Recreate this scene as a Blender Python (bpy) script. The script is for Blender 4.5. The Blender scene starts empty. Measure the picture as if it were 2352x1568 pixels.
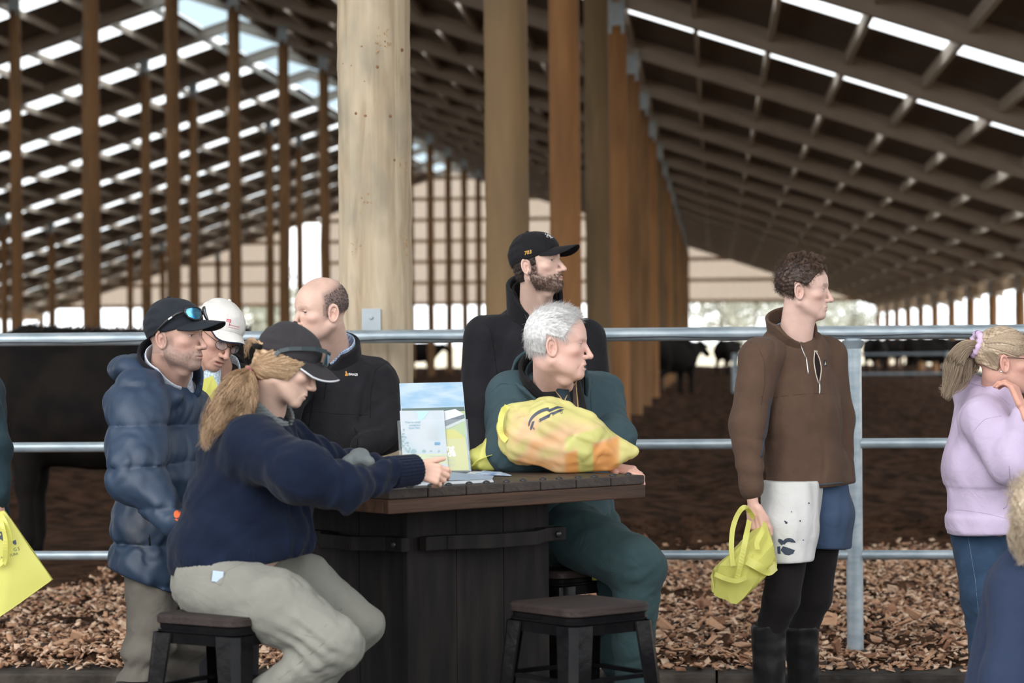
import bpy, bmesh, math, random
import numpy as np
from mathutils import Vector, Matrix, Quaternion
from mathutils.bvhtree import BVHTree

SC = bpy.context.scene
COL = SC.collection

# ------------------------------------------------------------------ camera
W, H, F = 2352.0, 1568.0, 85.0 / 36.0 * 2352.0
CAM_Z = 1.30
YAW = math.atan(464.0 / F)
PITCH = math.radians(0.05)
ROLL = math.radians(-0.47)
CAMR = (Matrix.Rotation(YAW, 3, 'Z') @ Matrix.Rotation(math.pi / 2 + PITCH, 3, 'X') @ Matrix.Rotation(ROLL, 3, 'Z'))
CAMP = Vector((0.0, 0.0, CAM_Z))
cd = bpy.data.cameras.new('camera')
cd.lens = 85.0
cd.sensor_width = 36.0
cd.clip_end = 2000.0
cd.dof.use_dof = True
cd.dof.focus_distance = 8.2
cd.dof.aperture_fstop = 3.8
cam = bpy.data.objects.new('camera', cd)
cam.matrix_world = Matrix.Translation(CAMP) @ CAMR.to_4x4()
COL.objects.link(cam)
SC.camera = cam

# ------------------------------------------------------------------ light
wd = bpy.data.worlds.new('overcast_sky')
SC.world = wd
wd.use_nodes = True
bg = wd.node_tree.nodes['Background']
bg.inputs['Color'].default_value = (0.95, 0.975, 1.0, 1)
bg.inputs['Strength'].default_value = 3.0
sl = bpy.data.lights.new('hazy_sun', 'SUN')
sl.energy = 1.0
sl.angle = math.radians(30)
sl.color = (1.0, 0.96, 0.90)
sun = bpy.data.objects.new('hazy_sun', sl)
sun.rotation_euler = Vector((0.45, 0.85, -0.62)).to_track_quat('-Z', 'Y').to_euler()
COL.objects.link(sun)
SC.view_settings.view_transform = 'Standard'
SC.view_settings.look = 'None'
SC.view_settings.gamma = 1.0
SC.view_settings.use_curve_mapping = False
SC.view_settings.exposure = 0.10

# ------------------------------------------------------------------ helpers
def P(px, py, D):
    """photo pixel + distance along the lens axis -> world point"""
    return CAMP + CAMR @ Vector(((px - W / 2) / F * D, -(py - H / 2) / F * D, -D))

def gpt(px, D, z):
    """world point at photo column px, distance D and height z"""
    p = P(px, 784, D)
    return Vector((p.x, p.y, z))

def proj(p):
    q = CAMR.transposed() @ (Vector(p) - CAMP)
    return (W / 2 + F * q.x / -q.z, H / 2 - F * q.y / -q.z, -q.z)

CR = Vector(CAMR.col[0]); CU = Vector(CAMR.col[1]); CF = -Vector(CAMR.col[2])   # camera right, up, forward

def link(o, parent=None):
    COL.objects.link(o)
    if parent is not None:
        o.parent = parent
        o.matrix_parent_inverse = parent.matrix_basis.inverted()
    return o

def tag(o, label=None, cat=None, group=None, kind=None):
    if label: o['label'] = label
    if cat: o['category'] = cat
    if group: o['group'] = group
    if kind: o['kind'] = kind
    return o

def empty(name, loc, label=None, cat=None, group=None, kind=None, rz=0.0):
    o = bpy.data.objects.new(name, None)
    o.empty_display_size = 0.1
    o.location = loc
    o.rotation_euler = (0, 0, rz)
    COL.objects.link(o)
    return tag(o, label, cat, group, kind)

def mesh_obj(name, verts, faces, mat=None, parent=None, smooth=False, local=False):
    me = bpy.data.meshes.new(name)
    if isinstance(verts, np.ndarray):
        verts = verts.tolist()
    if isinstance(faces, np.ndarray):
        faces = faces.tolist()
    me.from_pydata(verts, [], faces)
    if smooth:
        me.polygons.foreach_set('use_smooth', [True] * len(me.polygons))
    if mat is not None:
        me.materials.append(mat)
    me.update()
    o = bpy.data.objects.new(name, me)
    if local and parent is not None:
        COL.objects.link(o)
        o.parent = parent
    else:
        link(o, parent)
    return o

class MB:
    """collects shapes for ONE mesh"""
    def __init__(s):
        s.v = []; s.f = []
    def add(s, vs, fs):
        n = len(s.v)
        s.v.extend([tuple(v) for v in vs]); s.f.extend([tuple(i + n for i in f) for f in fs])
        return s
    def box(s, c, size, M=None, bev=0.0):
        hx, hy, hz = size[0] / 2, size[1] / 2, size[2] / 2
        c = Vector(c)
        if bev > 0:
            bm = bmesh.new()
            bmesh.ops.create_cube(bm, size=1.0)
            for v in bm.verts: v.co = Vector((v.co.x * size[0], v.co.y * size[1], v.co.z * size[2]))
            bmesh.ops.bevel(bm, geom=list(bm.edges), offset=bev, segments=2, affect='EDGES', profile=0.6)
            bm.verts.ensure_lookup_table()
            vs = [v.co.copy() for v in bm.verts]
            fs = [[v.index for v in f.verts] for f in bm.faces]
            bm.free()
        else:
            vs = [Vector((x, y, z)) for x in (-hx, hx) for y in (-hy, hy) for z in (-hz, hz)]
            fs = [(0, 1, 3, 2), (4, 6, 7, 5), (0, 4, 5, 1), (2, 3, 7, 6), (0, 2, 6, 4), (1, 5, 7, 3)]
        if M is not None: vs = [M @ v for v in vs]
        return s.add([v + c for v in vs], fs)
    def bar(s, a, b, w, h, up=(0, 0, 1), bev=0.0):
        a = Vector(a); b = Vector(b)
        x = (b - a).normalized(); z = Vector(up); y = z.cross(x).normalized(); z = x.cross(y)
        M = Matrix((x, y, z)).transposed()
        return s.box((a + b) / 2, ((b - a).length, w, h), M, bev)
    def tube(s, pts, r, n=10, cap=True):
        pts = [Vector(p) for p in pts]
        rs = r if isinstance(r, (list, tuple)) else [r] * len(pts)
        vs = []; fs = []
        prev = None
        for i, p in enumerate(pts):
            t = (pts[min(i + 1, len(pts) - 1)] - pts[max(i - 1, 0)]).normalized()
            if prev is None:
                a = t.orthogonal().normalized()
            else:
                a = (prev - t * prev.dot(t)).normalized()
            prev = a
            b = t.cross(a)
            for j in range(n):
                an = 2 * math.pi * j / n
                vs.append(p + (a * math.cos(an) + b * math.sin(an)) * rs[i])
        for i in range(len(pts) - 1):
            for j in range(n):
                k = (j + 1) % n
                fs.append((i * n + j, i * n + k, (i + 1) * n + k, (i + 1) * n + j))
        if cap:
            fs.append(tuple(range(n - 1, -1, -1)))
            m = (len(pts) - 1) * n
            fs.append(tuple(range(m, m + n)))
        return s.add(vs, fs)
    def lathe(s, prof, c=(0, 0, 0), n=20, M=None):
        c = Vector(c)
        vs = []; fs = []
        for (r, z) in prof:
            for j in range(n):
                a = 2 * math.pi * j / n
                v = Vector((r * math.cos(a), r * math.sin(a), z))
                if M is not None: v = M @ v
                vs.append(v + c)
        for i in range(len(prof) - 1):
            for j in range(n):
                k = (j + 1) % n
                fs.append((i * n + j, i * n + k, (i + 1) * n + k, (i + 1) * n + j))
        fs.append(tuple(range(n - 1, -1, -1)))
        m = (len(prof) - 1) * n
        fs.append(tuple(range(m, m + n)))
        return s.add(vs, fs)
    def prism(s, poly, z0, z1, M=None, c=(0, 0, 0)):
        n = len(poly); c = Vector(c)
        vs = [Vector((x, y, z0)) for x, y in poly] + [Vector((x, y, z1)) for x, y in poly]
        if M is not None: vs = [M @ v for v in vs]
        fs = [tuple(range(n - 1, -1, -1)), tuple(range(n, 2 * n))]
        fs += [(i, (i + 1) % n, n + (i + 1) % n, n + i) for i in range(n)]
        return s.add([v + c for v in vs], fs)
    def build(s, name, mat, parent=None, smooth=False, local=False):
        return mesh_obj(name, s.v, s.f, mat, parent, smooth, local)

def autosmooth(o, ang=35):
    me = o.data
    me.polygons.foreach_set('use_smooth', [True] * len(me.polygons))
    bm = bmesh.new(); bm.from_mesh(me)
    lim = math.radians(ang)
    for e in bm.edges:
        if len(e.link_faces) == 2 and e.calc_face_angle(0) > lim:
            e.smooth = False
    bm.to_mesh(me); bm.free()
    return o

# ------------------------------------------------------------------ materials
def pmat(name, c1, c2=None, scale=8.0, rough=0.7, bump=0.0, bscale=None, metal=0.0, stretch=(1, 1, 1), detail=4.0,
         ramp=(0.35, 0.65), spec=0.5, sheen=0.0, sss=0.0, vcol=None, coat=0.0, fibre=None, coord='Object', bdist=0.01):
    m = bpy.data.materials.new(name)
    m.use_nodes = True
    nt = m.node_tree; N = nt.nodes; L = nt.links
    b = N['Principled BSDF']
    b.inputs['Roughness'].default_value = rough
    b.inputs['Metallic'].default_value = metal
    b.inputs['Specular IOR Level'].default_value = spec
    if sheen: b.inputs['Sheen Weight'].default_value = sheen
    if coat: b.inputs['Coat Weight'].default_value = coat
    if sss:
        b.inputs['Subsurface Weight'].default_value = sss
        b.inputs['Subsurface Radius'].default_value = (0.012, 0.005, 0.003)
        b.inputs['Subsurface Scale'].default_value = 0.6
    b.inputs['Base Color'].default_value = (*c1, 1)
    tc = N.new('ShaderNodeTexCoord')
    mp = N.new('ShaderNodeMapping')
    mp.inputs['Scale'].default_value = stretch
    L.new(tc.outputs[coord], mp.inputs['Vector'])
    if c2 is not None:
        no = N.new('ShaderNodeTexNoise')
        no.inputs['Scale'].default_value = scale
        no.inputs['Detail'].default_value = detail
        L.new(mp.outputs[0], no.inputs['Vector'])
        cr = N.new('ShaderNodeValToRGB')
        cr.color_ramp.elements[0].position = ramp[0]; cr.color_ramp.elements[0].color = (*c1, 1)
        cr.color_ramp.elements[1].position = ramp[1]; cr.color_ramp.elements[1].color = (*c2, 1)
        L.new(no.outputs['Fac'], cr.inputs['Fac'])
        last = cr.outputs['Color']
        if vcol:
            at = N.new('ShaderNodeAttribute'); at.attribute_name = vcol
            mx = N.new('ShaderNodeMix'); mx.data_type = 'RGBA'; mx.blend_type = 'MULTIPLY'
            mx.inputs['Factor'].default_value = 1.0
            L.new(last, mx.inputs['A']); L.new(at.outputs['Color'], mx.inputs['B'])
            last = mx.outputs['Result']
        L.new(last, b.inputs['Base Color'])
    elif vcol:
        at = N.new('ShaderNodeAttribute'); at.attribute_name = vcol
        L.new(at.outputs['Color'], b.inputs['Base Color'])
    if bump:
        nb = N.new('ShaderNodeTexNoise')
        nb.inputs['Scale'].default_value = bscale or scale * 3
        nb.inputs['Detail'].default_value = 5
        L.new(mp.outputs[0], nb.inputs['Vector'])
        bp = N.new('ShaderNodeBump')
        bp.inputs['Strength'].default_value = bump
        bp.inputs['Distance'].default_value = bdist
        L.new(nb.outputs['Fac'], bp.inputs['Height'])
        L.new(bp.outputs[0], b.inputs['Normal'])
    return m

def sheet_mat(name, col, transp, rough=0.4):
    """clear / translucent sheet: part of the light goes straight through, part is scattered"""
    m = bpy.data.materials.new(name); m.use_nodes = True
    nt = m.node_tree; N = nt.nodes; L = nt.links
    for n in list(N):
        if n.type != 'OUTPUT_MATERIAL': N.remove(n)
    out = [n for n in N if n.type == 'OUTPUT_MATERIAL'][0]
    t = N.new('ShaderNodeBsdfTransparent'); t.inputs[0].default_value = (*col, 1)
    tl = N.new('ShaderNodeBsdfTranslucent'); tl.inputs[0].default_value = (*col, 1)
    df = N.new('ShaderNodeBsdfDiffuse'); df.inputs[0].default_value = (*col, 1)
    m1 = N.new('ShaderNodeMixShader'); m1.inputs[0].default_value = 0.5
    L.new(tl.outputs[0], m1.inputs[1]); L.new(df.outputs[0], m1.inputs[2])
    m2 = N.new('ShaderNodeMixShader'); m2.inputs[0].default_value = transp
    L.new(m1.outputs[0], m2.inputs[1]); L.new(t.outputs[0], m2.inputs[2])
    L.new(m2.outputs[0], out.inputs[0])
    return m
# ------------------------------------------------------------------ shared materials
M_POLE = pmat('treated_timber', (0.27, 0.135, 0.055), (0.16, 0.085, 0.035), 3.0, 0.85, 0.35, 14.0, stretch=(1.5, 1.5, 0.25), ramp=(0.4, 0.7), bdist=0.02)
M_POLE2 = pmat('weathered_timber', (0.30, 0.19, 0.09), (0.21, 0.14, 0.075), 3.0, 0.85, 0.4, 14.0, stretch=(1.5, 1.5, 0.3), ramp=(0.35, 0.7), bdist=0.02)
M_POLE3 = pmat('orange_timber', (0.36, 0.17, 0.06), (0.22, 0.10, 0.04), 3.0, 0.85, 0.35, 14.0, stretch=(1.5, 1.5, 0.25), ramp=(0.4, 0.7), bdist=0.02)
M_POLE4 = pmat('dark_timber', (0.19, 0.12, 0.055), (0.12, 0.075, 0.035), 3.0, 0.85, 0.35, 14.0, stretch=(1.5, 1.5, 0.25), ramp=(0.4, 0.7), bdist=0.02)  # darker timber copy: the row's alternating dark and bright shading put into colour
M_STEEL = pmat('galvanised_rafter', (0.47, 0.385, 0.315), (0.40, 0.325, 0.265), 1.5, 0.55, metal=0.0)
M_PURLIN = pmat('galvanised_purlin', (0.56, 0.49, 0.42), (0.50, 0.43, 0.36), 1.5, 0.5)
M_ROOF = pmat('dark_roof_sheet', (0.17, 0.132, 0.108), (0.14, 0.108, 0.088), 2.0, 0.6)
M_CLEAR = sheet_mat('clear_roof_sheet', (0.97, 0.98, 0.98), 0.75)
M_RIDGE = sheet_mat('ridge_sheet', (0.70, 0.78, 0.82), 0.35)
M_CLAD = sheet_mat('pale_cladding', (0.50, 0.42, 0.355), 0.03)
M_GIRT = pmat('pine_girt', (0.55, 0.38, 0.24), (0.46, 0.31, 0.19), 3.0, 0.8)
M_GALV = pmat('galvanised_pipe', (0.40, 0.46, 0.50), (0.27, 0.33, 0.375), 22.0, 0.36, 0.05, 60.0, metal=0.35, stretch=(0.4, 1, 1), ramp=(0.35, 0.62), detail=7)
M_BRKT = pmat('galvanised_plate', (0.42, 0.47, 0.50), (0.36, 0.41, 0.44), 10.0, 0.5, metal=0.2)
M_FIELD = pmat('dry_field', (0.50, 0.43, 0.30), (0.58, 0.50, 0.36), 0.15, 0.95)
M_CONC = pmat('wet_concrete', (0.085, 0.07, 0.058), (0.012, 0.010, 0.009), 5.0, 0.6, 0.6, 30.0, ramp=(0.36, 0.62), detail=8, spec=0.12)
M_YARD = pmat('yard_gravel', (0.13, 0.12, 0.11), (0.08, 0.075, 0.07), 6.0, 0.9, 0.5, 60.0, spec=0.1)
M_COMP = pmat('compost_bedding', (0.085, 0.045, 0.027), (0.028, 0.016, 0.010), 5.0, 0.95, 0.9, 24.0, ramp=(0.40, 0.60), detail=10, bdist=0.05, spec=0.03)

RIDGE_X = -14.2
SL = 0.33
NB = 19
BAY = 6.75
BAY0 = 10.4
def zraf(x): return 10.72 - SL * abs(x - RIDGE_X)      # underside of the rafters
RH = 0.36                                               # rafter depth
XL, XR = RIDGE_X - 24.2, RIDGE_X + 24.2
YB0, YB1 = BAY0 - BAY - 0.35, BAY0 + BAY * (NB - 1) + 0.3  # roof includes an unseen front bay, added so the people get soft frontal light
ROWS = {'left eave': RIDGE_X - 23.1, 'left': -27.3, 'ridge left': -16.9, 'ridge right': -11.5, 'right': -1.46, 'right eave': 8.85}

# ------------------------------------------------------------------ ground
def displaced_grid(name, x0, x1, y0, y1, nx, ny, amp, freq, mat, z=0.0, seed=3):
    rs = np.random.RandomState(seed)
    xs = np.linspace(x0, x1, nx); ys = np.linspace(y0, y1, ny)
    X, Y = np.meshgrid(xs, ys)
    Z = np.zeros_like(X)
    for o in range(14):
        a = rs.uniform(0, 6.28); fq = freq * rs.uniform(0.5, 3.0)
        Z += amp / 3.0 * np.sin(fq * (X * math.cos(a) + Y * math.sin(a)) + rs.uniform(0, 6.28)) / (0.6 + fq / freq)
    Z += rs.normal(0, amp * 0.35, Z.shape)
    Z[0, :] = 0
    v = np.stack([X, Y, Z + z], -1).reshape(-1, 3)
    idx = np.arange(nx * ny).reshape(ny, nx)
    f = np.stack([idx[:-1, :-1], idx[:-1, 1:], idx[1:, 1:], idx[1:, :-1]], -1).reshape(-1, 4)
    return mesh_obj(name, v, f, mat, None, True)

floor = displaced_grid('floor', -3.6, 5.0, 9.72, 17.5, 230, 210, 0.035, 11.0, M_COMP)
tag(floor, 'dark brown compost bedding of the barn floor behind the pipe fence', None, None, 'structure')
far_floor = displaced_grid('floor_bedding', XL - 1, XR + 1, 17.4, YB1 + 1, 200, 330, 0.07, 2.2, M_COMP, -0.03, 5)
tag(far_floor, 'dark compost bedding stretching down the barn', None, None, 'structure')
side_floor = MB()
for a, b in ((XL - 1, -3.55), (4.95, XR + 1)):
    side_floor.box(((a + b) / 2, (9.72 + 17.45) / 2, -0.06), (b - a, 17.45 - 9.72, 0.1))
tag(side_floor.build('floor_sides', M_COMP), 'compost bedding to either side of the fenced bay', None, None, 'structure')
field = MB().box((0, 200, -0.32), (2600, 2600, 0.3)).build('floor_field', M_FIELD)
tag(field, 'pale dry field beyond the open sides of the barn', None, None, 'structure')
yard = MB().box((0, -20.4, -0.25), (120, 60.0, 0.2)).build('floor_yard', M_YARD)
tag(yard, 'dark gravel yard in front of the kerb', None, None, 'structure')
kerb = MB()
x = -16.0
while x < 14:
    kerb.box((x + 1.0, 9.62, -0.085), (1.994, 0.30, 0.17), None, 0.012)
    x += 2.0
kerb = kerb.build('trim_1', M_CONC)
tag(kerb, 'muddy concrete kerb along the front of the fence', None, None, 'structure')

# ------------------------------------------------------------------ roof
roof = empty('ceiling', (RIDGE_X, 70, 8), 'barn roof of dark sheets, steel rafters and clear skylight strips', None, None, 'structure')
def slope_pts(side, xa, xb, dz):
    return (RIDGE_X + side * xa, zraf(RIDGE_X + side * xa) + dz), (RIDGE_X + side * xb, zraf(RIDGE_X + side * xb) + dz)

def sheet(name, side, xa, xb, y0, y1, mat, dz=RH + 0.012):
    (x0, z0), (x1, z1) = slope_pts(side, xa, xb, dz)
    t = 0.006
    vs = [(x0, y0, z0), (x1, y0, z1), (x1, y1, z1), (x0, y1, z0)]
    vs += [(a, b, c + t) for a, b, c in vs]
    fs = [(3, 2, 1, 0), (4, 5, 6, 7), (0, 1, 5, 4), (1, 2, 6, 5), (2, 3, 7, 6), (3, 0, 4, 7)]
    return mesh_obj(name, vs, fs, mat, roof)

S0, S1 = 2.05, 3.45
for k in range(-2, NB):
    ya = BAY0 + BAY * k + S0 if k >= -1 else YB0
    yb = ya + (S1 - S0) if k >= -1 else ya
    yc = min(BAY0 + BAY * (k + 1) + S0, YB1)
    for side in (-1, 1):
        if k >= -1 and k < NB - 1:
            sheet('skylight_strip', side, 0.95, 24.2, ya, yb, M_CLEAR)
            sheet('roof_sheet', side, 0.95, 24.2, yb, yc, M_ROOF)
        elif yc > ya + 0.01:
            sheet('roof_sheet', side, 0.95, 24.2, ya, yc, M_ROOF)
        if k < NB - 1:
            sheet('ridge_sheet', side, 0.0, 0.97, ya, yc, M_RIDGE, RH + 0.06)

# rafters: I-section, shared mesh per side
def rafter_mesh(side):
    b = MB()
    (x0, z0), (x1, z1) = slope_pts(side, 0.0, 24.2, 0.0)
    for (w, lo, hi) in ((0.16, 0.0, 0.018), (0.016, 0.018, RH - 0.018), (0.16, RH - 0.018, RH)):
        vs = []
        for (xx, zz) in ((x0, z0), (x1, z1)):
            for yy in (-w / 2, w / 2):
                for hh in (lo, hi):
                    vs.append((xx, yy, zz + hh))
        b.add(vs, [(0, 1, 3, 2), (4, 6, 7, 5), (0, 4, 5, 1), (2, 3, 7, 6), (0, 2, 6, 4), (1, 5, 7, 3)])
    # web stiffener line: a cold-formed lip half way
    return b
for side in (-1, 1):
    me = None
    for k in range(-1, NB):
        if me is None:
            o = rafter_mesh(side).build('rafter', M_STEEL)
            me = o.data
            COL.objects.unlink(o); bpy.data.objects.remove(o)
        o = bpy.data.objects.new('rafter', me)
        o.location = (0, BAY0 + BAY * k, 0)
        link(o, roof)

# purlins: C-section running the whole length
PUR = []
for side in (-1, 1):
    d = 1.1
    while d < 24.1:
        x = RIDGE_X + side * d
        zt = zraf(x) + RH
        b = MB()
        Lq = YB1 - YB0
        yc = (YB0 + YB1) / 2
        ph = 0.20
        b.box((0, 0, -ph / 2), (0.012, Lq, ph))
        b.box((0.03 * side, 0, -0.006), (0.07, Lq, 0.012))
        b.box((0.03 * side, 0, -ph + 0.006), (0.07, Lq, 0.012))
        o = b.build('purlin', M_PURLIN)
        o.location = (x, yc, zt)
        o.parent = roof; o.matrix_parent_inverse = roof.matrix_basis.inverted()
        d += 1.165

for side in (-1, 1):
    x = RIDGE_X + side * 23.05
    MB().box((x, (YB0 + YB1) / 2, zraf(x) - 0.16), (0.10, YB1 - YB0, 0.34)).build('eave_beam', M_GIRT, roof)

# ------------------------------------------------------------------ poles
def pole_mesh(r, h, seed, n=18, rings=14, wob=0.012):
    rs = np.random.RandomState(seed)
    vs = []; fs = []
    lob = rs.normal(0, wob * 0.5, n)
    for i in range(rings):
        t = i / (rings - 1)
        cx, cy = rs.normal(0, wob * 0.35, 2)
        for j in range(n):
            a = 2 * math.pi * j / n
            rr = r * (1.03 - 0.06 * t) + lob[j] + rs.normal(0, wob * 0.25)
            vs.append((cx + rr * math.cos(a), cy + rr * math.sin(a), -0.3 + t * (h + 0.3)))
    for i in range(rings - 1):
        for j in range(n):
            k = (j + 1) % n
            fs.append((i * n + j, i * n + k, (i + 1) * n + k, (i + 1) * n + j))
    fs.append(tuple(range((rings - 1) * n, rings * n)))
    return vs, fs

def in_view(x, y, margin=260):
    q = proj((x, y, 1.3))
    return -margin < q[0] < W + margin
for ri, (row, rx) in enumerate(ROWS.items()):
    hh = zraf(rx) - 0.30
    shared = None
    for k in range(NB):
        y = BAY0 + BAY * k
        if not in_view(rx, y): continue
        if row == 'right' and k == 0: continue
        if row == 'right' and k < 6:
            v, f = pole_mesh(0.155, hh, 40 + k, 24, 40, 0.005)
            me = bpy.data.meshes.new('timber_pole'); me.from_pydata(v, [], f)
            me.polygons.foreach_set('use_smooth', [True] * len(me.polygons))
            me.materials.append({1: M_POLE2, 2: M_POLE3, 3: M_POLE4, 4: M_POLE3, 5: M_POLE}[k])
        else:
            if shared is None:
                v, f = pole_mesh(0.15, hh, 7 + ri)
                shared = bpy.data.meshes.new('timber_pole'); shared.from_pydata(v, [], f)
                shared.polygons.foreach_set('use_smooth', [True] * len(shared.polygons))
                shared.materials.append(M_POLE)
            me = shared
            if row == 'right' and k % 3 == 1:
                me = shared.copy(); me.materials.clear(); me.materials.append(M_POLE3)
            elif row == 'right' and k % 3 == 2:
                me = shared.copy(); me.materials.clear(); me.materials.append(M_POLE4)
        o = bpy.data.objects.new('timber_pole', me)
        o.location = (rx, y, 0)
        o.rotation_euler = (0, 0, (k * 2.3) % 6.28)
        COL.objects.link(o)
        nth = ('first', 'second', 'third', 'fourth', 'fifth', 'sixth', 'seventh', 'eighth', 'ninth', 'tenth', 'eleventh', 'twelfth', 'thirteenth', 'fourteenth', 'fifteenth', 'sixteenth', 'seventeenth', 'eighteenth', 'nineteenth')
        if row == 'right':
            lb = '%s round timber pole behind the pale thick pole, in its receding row' % nth[k - 1]
        else:
            lb = {'left eave': 'timber pole of the eave beyond the tall doorway, %s from the far gable', 'left': 'timber pole midway down the doorway-side slope, %s from the far gable',
                  'ridge left': 'tall timber pole on the doorway side of the ridge, %s from the far gable', 'ridge right': 'tall timber pole on the pale pole side of the ridge, %s from the far gable',
                  'right eave': 'short timber pole of the eave behind the lilac hoodie, %s from the far gable'}[row] % nth[NB - 1 - k]
        tag(o, lb, 'pole', 'timber poles of the %s row' % {'left eave': 'far eave', 'left': 'doorway-side slope', 'ridge left': 'doorway-side ridge', 'ridge right': 'pole-side ridge', 'right': 'receding', 'right eave': 'open eave'}[row])
        if row == 'right' and k == 1:
            o['label'] = 'greenish brown knotty timber pole next behind the pale thick pole'
            del o['group']
        b = MB()
        for s in (-1, 1):
            b.box((s * 0.10, -0.152, hh + 0.12), (0.05, 0.012, 0.55))
        b.box((0, -0.155, hh + 0.14), (0.26, 0.008, 0.34))
        b.box((0, 0.0, hh + 0.17), (0.2, 0.28, 0.30))
        br = b.build('pole_bracket', M_BRKT, None)
        br.parent = o; br.matrix_parent_inverse = Matrix.Rotation(-o.rotation_euler[2], 4, 'Z')

# ------------------------------------------------------------------ far gable
gable = empty('wall_back', (RIDGE_X, YB1, 0), 'pale ribbed cladding and timber girts of the far gable end', None, None, 'structure')
GZ = 3.45
def clad(x0, x1, zlo, name='cladding_panel'):
    """ribbed sheet from zlo up to the roof line"""
    b = MB(); n = max(2, int((x1 - x0) / 0.19)); vs = []; fs = []
    n += n % 2
    for i in range(n + 1):
        x = x0 + (x1 - x0) * i / n
        y = YB1 + (0.035 if i % 2 else 0.0)
        vs.append((x, y, zlo)); vs.append((x, y, max(zlo + 0.01, zraf(x) + RH)))
    for i in range(n):
        fs.append((2 * i, 2 * i + 2, 2 * i + 3, 2 * i + 1))
    mesh_obj(name, vs, fs, M_CLAD, gable)
x = XL
edges = [XL]
while edges[-1] + 2.4 < XR: edges.append(edges[-1] + 2.4)
edges.append(XR)
DX0, DX1 = -23.35, -21.55
for a, b_ in zip(edges[:-1], edges[1:]):
    segs = [(a, b_)]
    if a < DX1 and b_ > DX0:
        segs = []
        if a < DX0: segs.append((a, DX0))
        if b_ > DX1: segs.append((DX1, b_))
    for s0, s1 in segs:
        if zraf(s0) + RH > GZ or zraf(s1) + RH > GZ:
            clad(s0, s1, GZ)
clad(DX0, DX1, 8.9)
for i in range(7):
    z = GZ + 0.08 + 1.15 * i
    half = (10.72 + RH - z) / SL
    if half < 1: break
    x0, x1 = max(RIDGE_X - half, XL), min(RIDGE_X + half, XR)
    if x0 < DX0 and z < 8.9:
        MB().box(((x0 + DX0) / 2, YB1 - 0.06, z), (DX0 - x0, 0.09, 0.20)).build('girt', M_GIRT, gable)
        MB().box(((x1 + DX1) / 2, YB1 - 0.06, z), (x1 - DX1, 0.09, 0.20)).build('girt', M_GIRT, gable)
    else:
        MB().box(((x0 + x1) / 2, YB1 - 0.06, z), (x1 - x0, 0.09, 0.20)).build('girt', M_GIRT, gable)
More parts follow.
